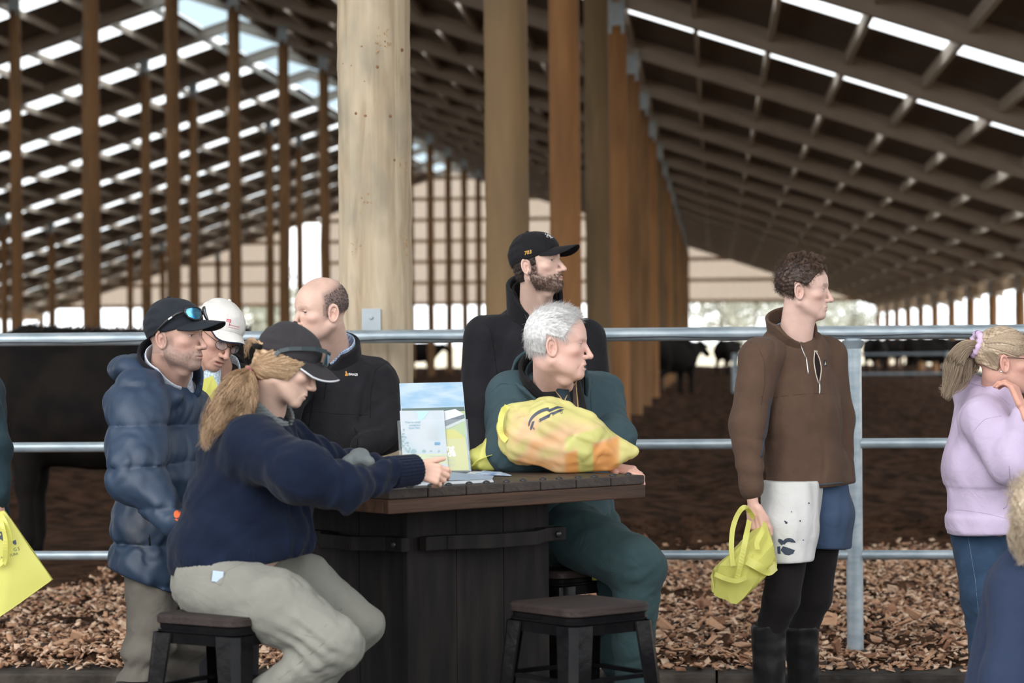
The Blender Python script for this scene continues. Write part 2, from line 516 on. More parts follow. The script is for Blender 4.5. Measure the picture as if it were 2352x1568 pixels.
# ------------------------------------------------------------------ the thick pale pole behind the fence
def pale_pole():
    m = bpy.data.materials.new('pale_debarked_timber'); m.use_nodes = True
    nt = m.node_tree; N = nt.nodes; L = nt.links; b = N['Principled BSDF']
    b.inputs['Roughness'].default_value = 0.85
    tc = N.new('ShaderNodeTexCoord')
    mp = N.new('ShaderNodeMapping'); mp.inputs['Scale'].default_value = (1.6, 1.6, 0.16)
    L.new(tc.outputs['Object'], mp.inputs['Vector'])
    n1 = N.new('ShaderNodeTexNoise'); n1.inputs['Scale'].default_value = 9.0; n1.inputs['Detail'].default_value = 7; n1.inputs['Distortion'].default_value = 1.2
    L.new(mp.outputs[0], n1.inputs['Vector'])
    r1 = N.new('ShaderNodeValToRGB')
    e = r1.color_ramp.elements
    e[0].position = 0.28; e[0].color = (0.36, 0.27, 0.175, 1)
    e[1].position = 0.66; e[1].color = (0.58, 0.48, 0.345, 1)
    e2 = e.new(0.47); e2.color = (0.50, 0.40, 0.275, 1)
    L.new(n1.outputs['Fac'], r1.inputs['Fac'])
    # bluish grey sap stain low on the pole
    n2 = N.new('ShaderNodeTexNoise'); n2.inputs['Scale'].default_value = 3.2; n2.inputs['Detail'].default_value = 6
    mp2 = N.new('ShaderNodeMapping'); mp2.inputs['Scale'].default_value = (1.4, 1.4, 0.8)
    L.new(tc.outputs['Object'], mp2.inputs['Vector']); L.new(mp2.outputs[0], n2.inputs['Vector'])
    r2 = N.new('ShaderNodeValToRGB'); r2.color_ramp.elements[0].position = 0.50; r2.color_ramp.elements[1].position = 0.85
    L.new(n2.outputs['Fac'], r2.inputs['Fac'])
    mx = N.new('ShaderNodeMix'); mx.data_type = 'RGBA'
    L.new(r2.outputs['Color'], mx.inputs['Factor']); L.new(r1.outputs['Color'], mx.inputs['A'])
    mx.inputs['B'].default_value = (0.235, 0.22, 0.175, 1)
    L.new(mx.outputs['Result'], b.inputs['Base Color'])
    bp = N.new('ShaderNodeBump'); bp.inputs['Strength'].default_value = 0.35; bp.inputs['Distance'].default_value = 0.012
    L.new(n1.outputs['Fac'], bp.inputs['Height']); L.new(bp.outputs[0], b.inputs['Normal'])
    rx = ROWS['right']; y = BAY0
    h = zraf(rx) - 0.3
    v, f = pole_mesh(0.157, h, 11, 48, 110, 0.0022)
    o = mesh_obj('timber_pole', v, f, m, None, True)
    o.location = (rx, y, 0)
    tag(o, 'thick pale debarked timber pole with knots and grey sap stains beside the bald man', 'pole')
    M_KNOT = pmat('pole_knot', (0.17, 0.075, 0.035), (0.30, 0.16, 0.08), 60.0, 0.9, 0.4)
    M_SPL = pmat('pole_splinter', (0.56, 0.36, 0.19), (0.42, 0.25, 0.12), 60.0, 0.9)
    rs = random.Random(4)
    def on_pole(px, py):
        D = 10.3
        p = P(px, py, D)
        dx = p.x - rx
        dx = max(-0.14, min(0.14, dx))
        return Vector((rx + dx, y - math.sqrt(max(0.156 ** 2 - dx * dx, 0)) + 0.002, p.z)), Vector((dx, -math.sqrt(max(0.156 ** 2 - dx * dx, 0)), 0)).normalized()
    for (px, py, s) in ((828, 103, 7), (916, 109, 6), (781, 140, 4), (803, 147, 4), (863, 152, 5), (835, 185, 4), (837, 264, 6), (814, 258, 4), (893, 264, 6), (838, 468, 9), (885, 548, 13), (813, 570, 9), (900, 365, 7), (806, 620, 5)):
        c, n = on_pole(px, py)
        r = s / F * 10.25
        M = n.to_track_quat('Z', 'Y').to_matrix()
        MB().lathe([(r * 1.0, -0.003), (r * 0.9, 0.002), (r * 0.35, 0.0035)], c, 10, M).build('knot', M_KNOT, o, True)
    for (px, py, s, cnt) in ((877, 90, 17, 26), (921, 374, 13, 16), (925, 560, 14, 18), (838, 465, 12, 10), (815, 560, 14, 12)):
        b = MB()
        for i in range(cnt):
            c, n = on_pole(px + rs.uniform(-s, s) * 0.8, py + rs.uniform(-s, s) * 1.2)
            t = Vector((rs.uniform(-0.5, 0.5), 0, rs.choice((-1, 1)) * rs.uniform(0.4, 1))).normalized()
            t = (t - n * t.dot(n)).normalized()
            a = c - n * 0.002
            e = c + t * rs.uniform(0.012, 0.032) + n * rs.uniform(0.001, 0.009)
            b.bar(a, e, rs.uniform(0.002, 0.005), 0.002, n)
        b.build('torn_fibres', M_SPL, o)
    # flat plate that ties the rail to the pole
    c, n = on_pole(851, 738)
    pl = MB().box((0, 0, 0), (0.082, 0.006, 0.10), None, 0.002)
    pl = pl.build('fixing_plate', M_BRKT, None)
    pl.location = c + Vector((0, -0.006, 0.005)); pl.rotation_euler = (0, 0, 0)
    tag(pl, 'small grey steel plate bolted to the pale pole above the rail', 'plate')
    bl = MB().lathe([(0.010, 0), (0.010, 0.003), (0.005, 0.006)], (0, -0.003, 0.012), 10, Matrix.Rotation(math.pi / 2, 3, 'X')).build('bolt', M_BRKT, pl, False, True)
    return o
pale_pole()

# ------------------------------------------------------------------ pipe fence
FY = 10.12
def fence():
    fo = empty('pipe_fence', (0, FY, 0), 'galvanised three-rail pipe fence between the people and the cattle', 'fence')
    rs = random.Random(2)
    x0, x1 = -4.2, 4.6
    for (z, r) in ((1.334, 0.0285), (0.874, 0.0215), (0.412, 0.0195)):
        b = MB().tube([(x0 + (x1 - x0) * i / 24, FY, z) for i in range(25)], r, 20)
        autosmooth(b.build('rail', M_GALV, fo), 40)
    xp = P(1961, 1100, 10.0).x
    xp = gpt(1961, 9.97, 0).x
    for xx in (xp, -3.9):
        b = MB().tube([(xx, FY, 0.0 - 0.05), (xx, FY, 0.6), (xx, FY, 1.31)], 0.0345, 24)
        b.lathe([(0.036, 0.0), (0.046, 0.03), (0.038, 0.034)], (xx, FY, 1.268), 24)
        autosmooth(b.build('post', M_GALV, fo), 40)
        MB().lathe([(0.055, 0.0), (0.05, 0.012), (0.036, 0.02)], (xx, FY, 0.0), 20).build('base_collar', M_CONC, fo, True)
    # black electric tape under the top rail
    pts = []
    for i in range(60):
        x = x0 + (x1 - x0) * i / 59
        pts.append((x, FY - 0.0285 - 0.001, 1.322 + 0.003 * math.sin(i * 1.7) + 0.002 * math.sin(i * 0.6)))
    M_WIRE = pmat('black_wire', (0.02, 0.02, 0.022), None, rough=0.6)
    MB().tube(pts, 0.0017, 6).build('wire', M_WIRE, fo)
fence()
# distant pipe fence across the barn
def far_fence():
    fo = empty('pipe_fence', (4, 62, 0), 'thin distant pipe fence among the cattle deep in the barn', 'fence')
    for z in (0.45, 0.95):
        MB().tube([(0.5, 62, z), (8.6, 62, z)], 0.03, 8).build('rail', M_GALV, fo)
    for i in range(4):
        MB().tube([(0.5 + 2.7 * i, 62, 0), (0.5 + 2.7 * i, 62, 1.0)], 0.05, 8).build('post', M_GALV, fo)
far_fence()
# ------------------------------------------------------------------ implicit surfaces (smooth unions -> surface nets)
f32 = np.float32
def A3(p): return np.array((p[0], p[1], p[2]), dtype=f32)
def J(px, py, D): return A3(P(px, py, D))
def RP(px, D): return px * D / F

def s_cap(p, a, b, ra, rb, ax=None, ratio=1.0):
    ba = b - a
    q = p - a
    t = np.clip((q @ ba) / max(float(ba @ ba), 1e-9), 0, 1)
    q = q - t[:, None] * ba
    if ax is not None:
        q = q + (q @ ax)[:, None] * ax * (1.0 / ratio - 1.0)
    return np.sqrt((q * q).sum(1)) - (ra + (rb - ra) * t)
def s_ell(p, c, r, R=None):
    q = p - c
    if R is not None: q = q @ R
    r = np.asarray(r, f32)
    a = q / r
    k0 = np.sqrt((a * a).sum(1))
    b = a / r
    k1 = np.sqrt((b * b).sum(1)) + 1e-9
    return k0 * (k0 - 1.0) / k1
def s_box(p, c, h, R=None, rad=0.0):
    q = p - c
    if R is not None: q = q @ R
    q = np.abs(q) - (np.asarray(h, f32) - rad)
    return np.sqrt((np.maximum(q, 0) ** 2).sum(1)) + np.minimum(q.max(1), 0) - rad
def smin(a, b, k):
    if k <= 0: return np.minimum(a, b)
    h = np.clip(0.5 + 0.5 * (b - a) / k, 0, 1)
    return b * (1 - h) + a * h - k * h * (1 - h)
def smax(a, b, k): return -smin(-a, -b, k)
def plane(p, c, n):
    n = np.asarray(n, f32); n = n / np.sqrt(n @ n)
    return (p - np.asarray(c, f32)) @ n
def snoise(p, f, seed=0):
    """cheap smooth pseudo noise in about -1..1"""
    rs = np.random.RandomState(seed)
    o = np.zeros(len(p), f32)
    w = 0.0
    q = p * f
    for i in range(5):
        d = rs.normal(size=3).astype(f32); d /= np.sqrt(d @ d)
        d2 = rs.normal(size=3).astype(f32); d2 /= np.sqrt(d2 @ d2)
        ph = rs.uniform(0, 6.28)
        o += np.sin(q @ d * (1 + 0.35 * i) + ph + 1.3 * np.sin(q @ d2 * 0.7 + ph * 2))
    return o / 3.2
def chain(p, prims, k):
    d = None
    for pr in prims:
        if pr[0] == 'c': e = s_cap(p, *pr[1:])
        elif pr[0] == 'e': e = s_ell(p, *pr[1:])
        elif pr[0] == 'b': e = s_box(p, *pr[1:])
        d = e if d is None else smin(d, e, k)
    return d

def surf(fn, lo, hi, h, slack=1.6, smooth=0):
    """surface nets of fn(p)<0 inside the box, evaluated only in blocks near the surface"""
    lo = np.asarray(lo, np.float64); hi = np.asarray(hi, np.float64)
    B = 6
    nb = np.maximum(np.ceil((hi - lo) / (h * B)).astype(int), 1)
    n = nb * B
    bc = [lo[i] + (np.arange(nb[i]) + 0.5) * B * h - 0.5 * h for i in range(3)]
    G = np.stack(np.meshgrid(*bc, indexing='ij'), -1).reshape(-1, 3).astype(f32)
    dc = fn(G)
    act = np.abs(dc) < (B * h * 0.87 * slack + 0.004)
    sg = np.where(dc < 0, -1.0, 1.0).astype(f32).reshape(nb)
    D = np.repeat(np.repeat(np.repeat(sg, B, 0), B, 1), B, 2)
    bi = np.nonzero(act.reshape(nb))
    off = np.stack(np.meshgrid(*[np.arange(B)] * 3, indexing='ij'), -1).reshape(-1, 3)
    gi = (np.stack(bi, -1)[:, None, :] * B + off[None]).reshape(-1, 3)
    pts = (lo + gi * h).astype(f32)
    vals = np.empty(len(pts), f32)
    for s in range(0, len(pts), 400000):
        vals[s:s + 400000] = fn(pts[s:s + 400000])
    D[gi[:, 0], gi[:, 1], gi[:, 2]] = vals
    D[0], D[-1], D[:, 0], D[:, -1], D[:, :, 0], D[:, :, -1] = 1, 1, 1, 1, 1, 1
    S = D < 0
    c = np.zeros(np.array(S.shape) - 1, np.uint8)
    for dx in (0, 1):
        for dy in (0, 1):
            for dz in (0, 1):
                c += S[dx:S.shape[0] - 1 + dx, dy:S.shape[1] - 1 + dy, dz:S.shape[2] - 1 + dz]
    ci = np.nonzero((c > 0) & (c < 8))
    m = len(ci[0])
    vid = np.full(c.shape, -1, np.int64); vid[ci] = np.arange(m)
    C = np.stack(ci, -1)
    acc = np.zeros((m, 3)); cnt = np.zeros(m)
    cor = [(0, 0, 0), (1, 0, 0), (0, 1, 0), (1, 1, 0), (0, 0, 1), (1, 0, 1), (0, 1, 1), (1, 1, 1)]
    V = [D[C[:, 0] + a, C[:, 1] + b, C[:, 2] + e] for a, b, e in cor]
    for (i, j) in ((0, 1), (2, 3), (4, 5), (6, 7), (0, 2), (1, 3), (4, 6), (5, 7), (0, 4), (1, 5), (2, 6), (3, 7)):
        a, b = V[i], V[j]
        x = (a < 0) != (b < 0)
        t = np.where(x, a / np.where(x, a - b, 1), 0)
        pa = np.array(cor[i], float); pb = np.array(cor[j], float)
        acc += np.where(x[:, None], pa + t[:, None] * (pb - pa), 0); cnt += x
    verts = lo + (C + acc / np.maximum(cnt, 1)[:, None]) * h
    faces = []
    for ax in range(3):
        s0 = [slice(None)] * 3; s1 = [slice(None)] * 3
        s0[ax] = slice(0, -1); s1[ax] = slice(1, None)
        a = S[tuple(s0)]; b = S[tuple(s1)]
        e = np.stack(np.nonzero(a != b), -1)
        u, w = (ax + 1) % 3, (ax + 2) % 3
        ok = (e[:, u] > 0) & (e[:, w] > 0) & (e[:, u] < S.shape[u] - 1) & (e[:, w] < S.shape[w] - 1)
        e = e[ok]
        ins = a[tuple(e.T)]
        q = []
        for (du, dw) in ((-1, -1), (0, -1), (0, 0), (-1, 0)):
            f = e.copy(); f[:, u] += du; f[:, w] += dw
            q.append(vid[f[:, 0], f[:, 1], f[:, 2]])
        q = np.stack(q, -1)
        q[~ins] = q[~ins][:, ::-1]
        q = q[(q >= 0).all(1)]
        faces.append(q)
    faces = np.concatenate(faces)
    for _ in range(smooth):
        acc = np.zeros_like(verts); cn = np.zeros(len(verts))
        for i in range(4):
            a, b = faces[:, i], faces[:, (i + 1) % 4]
            for d in range(3):
                acc[:, d] += np.bincount(a, verts[b, d], len(verts)) + np.bincount(b, verts[a, d], len(verts))
            cn += np.bincount(a, minlength=len(verts)) + np.bincount(b, minlength=len(verts))
        verts = 0.5 * verts + 0.5 * acc / np.maximum(cn, 1)[:, None]
    return verts, faces

def np_mesh(name, verts, faces, mat, parent=None, col=None, loc=None, smooth=True, extra_mats=(), mat_idx=None):
    """fast mesh from numpy quads (or tris)"""
    me = bpy.data.meshes.new(name)
    v = np.asarray(verts, np.float32)
    if loc is not None: v = v - np.asarray(loc, np.float32)
    k = faces.shape[1]
    me.vertices.add(len(v)); me.vertices.foreach_set('co', v.ravel())
    me.loops.add(faces.size); me.loops.foreach_set('vertex_index', faces.ravel().astype(np.int32))
    me.polygons.add(len(faces))
    me.polygons.foreach_set('loop_start', np.arange(0, faces.size, k, dtype=np.int32))
    me.polygons.foreach_set('loop_total', np.full(len(faces), k, np.int32))
    if smooth: me.polygons.foreach_set('use_smooth', np.ones(len(faces), bool))
    me.materials.append(mat)
    for m in extra_mats: me.materials.append(m)
    if mat_idx is not None: me.polygons.foreach_set('material_index', mat_idx.astype(np.int32))
    me.update(calc_edges=True)
    if col is not None:
        at = me.color_attributes.new('Col', 'FLOAT_COLOR', 'POINT')
        c = np.ones((len(v), 4), np.float32); c[:, :3] = col
        at.data.foreach_set('color', c.ravel())
    o = bpy.data.objects.new(name, me)
    if loc is not None: o.location = loc
    link(o, parent)
    return o

def sdf_obj(name, fn, lo, hi, h, mat, parent=None, colfn=None, loc=None, smooth=1):
    v, f = surf(fn, lo, hi, h, smooth=smooth)
    return np_mesh(name, v, f, mat, parent, colfn(v.astype(f32)) if colfn else None, loc)

def bounds(pts, pad):
    a = np.array(pts)
    return a.min(0) - pad, a.max(0) + pad

# ------------------------------------------------------------------ strands (hair)
def strands(name, roots, paths, r0, mat, parent, col=None, taper=0.25):
    """paths: (n, m, 3) points of each strand; 3-sided tapering tubes in ONE mesh"""
    n, m, _ = paths.shape
    t = np.gradient(paths, axis=1)
    t /= np.linalg.norm(t, axis=2, keepdims=True) + 1e-9
    ref = np.where(np.abs(t[..., 2:3]) > 0.9, np.array([1.0, 0, 0]), np.array([0, 0, 1.0]))
    a = np.cross(t, ref); a /= np.linalg.norm(a, axis=2, keepdims=True) + 1e-9
    b = np.cross(t, a)
    rr = np.asarray(r0).reshape(-1, 1) * np.linspace(1, taper, m)[None]
    V = np.empty((n, m, 3, 3))
    for j in range(3):
        an = 2.0944 * j
        V[:, :, j] = paths + (a * math.cos(an) + b * math.sin(an)) * rr[..., None]
    idx = np.arange(n * m * 3).reshape(n, m, 3)
    fs = []
    for j in range(3):
        k = (j + 1) % 3
        fs.append(np.stack([idx[:, :-1, j], idx[:, :-1, k], idx[:, 1:, k], idx[:, 1:, j]], -1).reshape(-1, 4))
    fs = np.concatenate(fs)
    c = None
    if col is not None:
        c = np.repeat(col[:, None, :], m * 3, 1).reshape(-1, 3)
    return np_mesh(name, V.reshape(-1, 3), fs, mat, parent, c)
# ------------------------------------------------------------------ heads and hands
def frame(yaw, pitch=0.0, roll=0.0):
    """face direction: yaw 0 looks at the camera, +90 looks to image right; pitch + looks up; roll + tilts the crown to image right.
    returns 3x3 with columns person-left, forward, up (level with the world)"""
    r = Vector((CR.x, CR.y, 0)).normalized(); up = Vector((0, 0, 1)); toc = up.cross(r) * -1.0
    toc = -Vector((CF.x, CF.y, 0)).normalized()
    y = math.radians(yaw); pt = math.radians(pitch)
    f = toc * math.cos(y) + r * math.sin(y)
    l = up.cross(f).normalized()
    f2 = f * math.cos(pt) + up * math.sin(pt)
    u2 = f2.cross(l)
    if roll:
        q = Quaternion(-CF, -math.radians(roll)).to_matrix()
        l = q @ l; f2 = q @ f2; u2 = q @ u2
    return np.array([[l[i], f2[i], u2[i]] for i in range(3)], dtype=f32)

EAR_R = np.array(Matrix.Rotation(math.radians(22), 3, 'Z') @ Matrix.Rotation(math.radians(10), 3, 'X'), dtype=f32)

def head_field(q, o):
    """q in centimetres in the head frame (x = person's left, y = forward, z = up), origin at eye level between the ears"""
    g = o.get
    m = q.copy(); m[:, 0] = np.abs(m[:, 0])
    jw = g('jaw', 1.0); ch = g('chin', 0.0); fat = g('fat', 0.0)
    d = s_ell(q, A3((0, -1.1, 3.1)), (7.5, 9.4, 8.5))
    d = smin(d, s_ell(q, A3((0, 3.4, 2.4)), (6.4, 5.7, 6.2)), 2.0)
    d = smin(d, s_ell(q, A3((0, 3.0, -3.2)), (5.9 + fat * .6, 5.7, 6.4)), 2.0)
    d = smin(d, s_ell(q, A3((0, 3.2, -7.2)), (4.7 * jw + fat, 5.3, 3.9)), 2.0)
    d = smin(d, s_cap(m, A3((4.9 * jw + fat * .5, -0.6, -5.6)), A3((1.6, 6.6, -9.8)), 1.7 + fat * .4, 1.5), 1.6)
    d = smin(d, s_ell(q, A3((0, 7.2 + ch, -9.9)), (2.2, 2.0, 1.9)), 1.3)
    d = smin(d, s_ell(m, A3((4.1, 5.2, -2.3)), (2.2, 2.3, 1.8)), 1.4)
    d = smin(d, s_cap(m, A3((0.6, 8.2, 1.6)), A3((4.3, 6.6, 1.7)), 0.95, 0.8), 1.0)
    d = smin(d, s_ell(q, A3((0, 7.6, -6.8)), (2.7, 1.9, 2.3)), 1.2)                      # muzzle
    d = smax(d, -s_ell(m, A3((3.1, 9.3, 0.0)), (1.9, 1.75, 1.15)), 0.9)                    # sockets
    d = smin(d, s_ell(m, A3((3.15, 6.75, -0.05)), (1.55, 1.45, 1.3)), 0.25)                # lids over the eyeball
    ns = g('nose', 1.0)
    d = smin(d, s_cap(q, A3((0, 8.3, 0.6)), A3((0, 8.6 + 2.3 * ns, -3.7)), 0.72, 0.92), 0.7)
    d = smin(d, s_ell(q, A3((0, 8.7 + 2.0 * ns, -4.0)), (1.1, 1.15, 0.92)), 0.6)
    d = smin(d, s_ell(m, A3((1.25, 9.1 + 0.3 * ns, -4.25)), (0.85, 1.25, 0.8)), 0.35)
    d = smax(d, -s_ell(m, A3((0.62, 9.5 + 0.7 * ns, -5.55)), (0.32, 0.55, 0.4)), 0.25)          # nostrils
    d = d + 0.13 * g('crease', 1.0) * np.exp(-(s_cap(m, A3((1.9, 9.3, -4.4)), A3((3.5, 7.4, -8.2)), 0.0, 0.0) / 0.42) ** 2)   # nasolabial fold
    d = d + 0.08 * g('crease', 1.0) * np.exp(-(s_cap(m, A3((1.7, 8.2, -1.5)), A3((4.2, 7.0, -1.9)), 0.0, 0.0) / 0.4) ** 2)    # under the eye
    op = g('mouth', 0.0)
    d = smin(d, s_ell(q, A3((0, 8.75, -6.75 + op * .2)), (2.3, 0.95, 0.5)), 0.35)
    d = smin(d, s_ell(q, A3((0, 8.55, -7.75 - op * .5)), (2.0, 1.0, 0.62)), 0.35)
    d = smax(d, -s_ell(q, A3((0, 9.9, -7.2 - op * .2)), (2.5, 1.5, 0.14 + op * 0.35)), 0.22)
    d = smax(d, -s_ell(m, A3((3.15, 8.1, -0.1)), (1.25, 1.2, g('eye', 0.36))), 0.08)          # lid opening
    if g('ears', True):
        e = (m - A3((7.0, -1.5, -1.4))) @ EAR_R
        rr = np.sqrt((e[:, 1] / 1.6) ** 2 + (e[:, 2] / 2.8) ** 2) + 1e-6
        ring = np.sqrt(((rr - 1) * 1.9) ** 2 + (e[:, 0] - 0.70) ** 2) - 0.40
        pl = s_ell(e, A3((0.15, 0.1, -0.1)), (0.38, 1.75, 2.95))
        pl = smin(pl, s_cap(e, A3((0.45, -0.5, 1.3)), A3((0.45, -0.55, -1.4)), 0.3, 0.3), 0.15)
        pl = smax(pl, -s_ell(e, A3((0.85, 0.40, -0.45)), (0.85, 0.85, 1.25)), 0.12)
        ear = smin(ring, pl, 0.25)
        ear = smin(ear, s_ell(e, A3((0.35, 0.45, -2.6)), (0.45, 0.7, 0.75)), 0.3)
        ear = smin(ear, s_ell(e, A3((0.4, 1.35, -0.5)), (0.45, 0.5, 0.7)), 0.3)
        d = smin(d, ear, 0.35)
    return d

def skin_color(q, o, P0):
    """real skin colouring: tone, blush, lips, brows, stubble, close-cropped hair"""
    g = o.get
    n = len(q)
    base = np.array(g('tone', (0.62, 0.40, 0.31)), f32)
    c = np.tile(base, (n, 1))
    nz = snoise(q, 0.8, 5); nz2 = snoise(q, 3.0, 9); fine = snoise(q, 9.0, 21)
    c *= (1 + 0.04 * nz + 0.025 * nz2)[:, None]
    ax = np.abs(q[:, 0])
    def blob(cx, cy, cz, rx, ry, rz):
        return np.exp(-(((ax - cx) / rx) ** 2 + ((q[:, 1] - cy) / ry) ** 2 + ((q[:, 2] - cz) / rz) ** 2))
    red = np.array((0.66, 0.35, 0.29), f32)
    bl = g('blush', 0.35)
    w = bl * (blob(4.6, 6.0, -3.4, 2.6, 4, 2.4) + 0.8 * blob(0, 11, -4, 1.6, 2, 1.5) + 0.7 * blob(7.6, -1.3, -1.4, 1.2, 2.4, 3.2)) * (1 + 0.35 * nz2)
    w = np.clip(w, 0, 0.85)[:, None]
    c = c * (1 - w) + red * w
    hair = np.array(g('hairc', (0.10, 0.07, 0.055)), f32)
    lips = np.clip(1.5 * blob(0, 9.6, -7.2 - 0.2 * g('mouth', 0), 2.3, 1.6, 0.85) - 0.35, 0, 1) * 0.55
    lipc = np.array((0.50, 0.22, 0.19), f32)
    c = c * (1 - lips[:, None]) + lipc * lips[:, None]
    # brows
    by = 2.0 - 0.10 * (ax - 3) ** 2 * 0.5
    br = 1.35 * np.exp(-((q[:, 2] - by) / 0.48) ** 2) * (ax > 1.0) * (ax < 4.9) * (q[:, 1] > 5) * g('brow', 0.6) * (0.8 + 0.3 * fine)
    br = np.clip(br, 0, 1)[:, None]
    c = c * (1 - br) + np.array(g('browc', hair), f32) * br
    # lash line
    ll = np.exp(-((q[:, 2] + 0.1 - g('eye', 0.36) * 0.9 - 0.1) / 0.16) ** 2) * (np.abs(ax - 3.15) < 1.5) * (q[:, 1] > 6.5) * 0.55
    ll = np.clip(ll, 0, 1)[:, None]
    c = c * (1 - ll) + np.array((0.12, 0.07, 0.05), f32) * ll
    bd = g('beard', 0.0)
    if bd:
        # jaw, chin and moustache
        jaw = 1 / (1 + np.exp((q[:, 2] + 5.6 + 0.45 * np.minimum(0, q[:, 1] - 5.5) * 0.9) * 2.2))
        sb = np.exp(-((q[:, 1] - 1.4) / 1.5) ** 4) * np.clip((1.2 - q[:, 2]) / 2.5, 0, 1) * (ax > 4)
        jaw = np.maximum(jaw, sb * g('sideburn', 0.8))
        mus = np.exp(-((q[:, 2] + 5.75) / 0.55) ** 2) * (ax < 3.2) * (q[:, 1] > 7)
        mk = np.clip(np.maximum(jaw, mus), 0, 1) * (q[:, 1] > g('beard_back', -0.8)) * (1 - np.clip(lips * 2.2, 0, 1))
        mk *= 1 / (1 + np.exp(-(q[:, 2] + g('beard_low', 12.6) + 0.25 * np.minimum(0, q[:, 1] - 6)) * 2.0))
        mk = np.clip(mk * bd * (0.85 + 0.35 * fine + 0.2 * nz2), 0, 1)[:, None]
        bc = np.array(g('beardc', hair), f32) * (1 + 0.25 * fine)[:, None]
        c = c * (1 - mk) + bc * mk
    cr = g('crop', None)
    if cr is not None:
        mk = np.clip(cr(q, fine), 0, 1)[:, None]
        hc = hair * (1 + 0.3 * fine)[:, None]
        c = c * (1 - mk) + hc * mk
    sp = g('spots', None)
    if sp:
        rs = np.random.RandomState(3)
        for _ in range(sp):
            k = q[rs.randint(n)]
            w = np.exp(-((q - k) ** 2).sum(1) / 0.05)[:, None] * 0.4
            c = c * (1 - w) + np.array((0.42, 0.2, 0.13), f32) * w
    return np.clip(c, 0, 1)

M_SKIN = pmat('skin', (1, 1, 1), None, rough=0.5, vcol='Col', spec=0.35, sss=0.12, bump=0.12, bscale=700.0, bdist=0.0006)
M_EYE = pmat('eye_white', (0.72, 0.68, 0.64), None, rough=0.15, spec=0.6)
M_IRIS = pmat('iris', (0.05, 0.06, 0.07), None, rough=0.1, spec=0.8)

def to_head(p, h): return ((p - h['O']) @ h['R']) / (0.01 * h['s'])
def from_head(x, y, z, h): return h['O'] + h['R'] @ (np.array((x, y, z), f32) * 0.01 * h['s'])

def hand_prims(w, d, n, side, curl, size=1.0, spread=0.0, thumb=(0.5, 0.4)):
    """w wrist, d towards the knuckles, n out of the back of the hand, side=+1 thumb on d x n side. curl: 4 finger bends (radians per joint)"""
    d = d / np.linalg.norm(d); n = n - d * (n @ d); n = n / np.linalg.norm(n)
    t = np.cross(d, n) * side
    pr = []
    S = size
    L = [(0.040, 0.024, 0.021), (0.045, 0.028, 0.022), (0.042, 0.026, 0.021), (0.033, 0.020, 0.019)]
    R0 = [0.0092, 0.0095, 0.0090, 0.0080]
    for i in range(4):
        off = (0.030 - 0.0195 * i)
        k = w + d * (0.092 - 0.004 * abs(i - 1.2)) * S + t * off * S
        b = w + d * 0.012 * S + t * off * 0.65 * S
        pr.append(('c', A3(b), A3(k), 0.0135 * S, 0.0115 * S))
        dd = d + t * spread * (1.5 - i) * 0.3
        dd = dd / np.linalg.norm(dd); nn = n - dd * (n @ dd); nn /= np.linalg.norm(nn)
        a = 0.0; pprev = k
        c = curl[i] if not isinstance(curl[i], (tuple, list)) else None
        for j in range(3):
            a += c if c is not None else curl[i][j]
            dv = dd * math.cos(a) - nn * math.sin(a)
            q = pprev + dv * L[i][j] * S
            pr.append(('c', A3(pprev), A3(q), R0[i] * S * (1 - 0.07 * j), R0[i] * S * (1 - 0.07 * (j + 1))))
            pprev = q
    b = w + d * 0.018 * S + t * 0.022 * S
    a1 = b + (d * math.cos(thumb[0]) + t * math.sin(thumb[0]) - n * 0.35) * 0.045 * S
    a2 = a1 + (d * math.cos(thumb[1]) + t * math.sin(thumb[1]) - n * 0.2) * 0.034 * S
    a3 = a2 + (d * math.cos(thumb[1] * 0.8) + t * math.sin(thumb[1] * 0.8) - n * 0.1) * 0.027 * S
    pr += [('c', A3(b), A3(a1), 0.016 * S, 0.0125 * S), ('c', A3(a1), A3(a2), 0.0120 * S, 0.0105 * S), ('c', A3(a2), A3(a3), 0.0105 * S, 0.0085 * S)]
    pr.append(('c', A3(w - d * 0.05 * S), A3(w + d * 0.03 * S), 0.024 * S, 0.022 * S, A3(n), 0.75))
    return pr

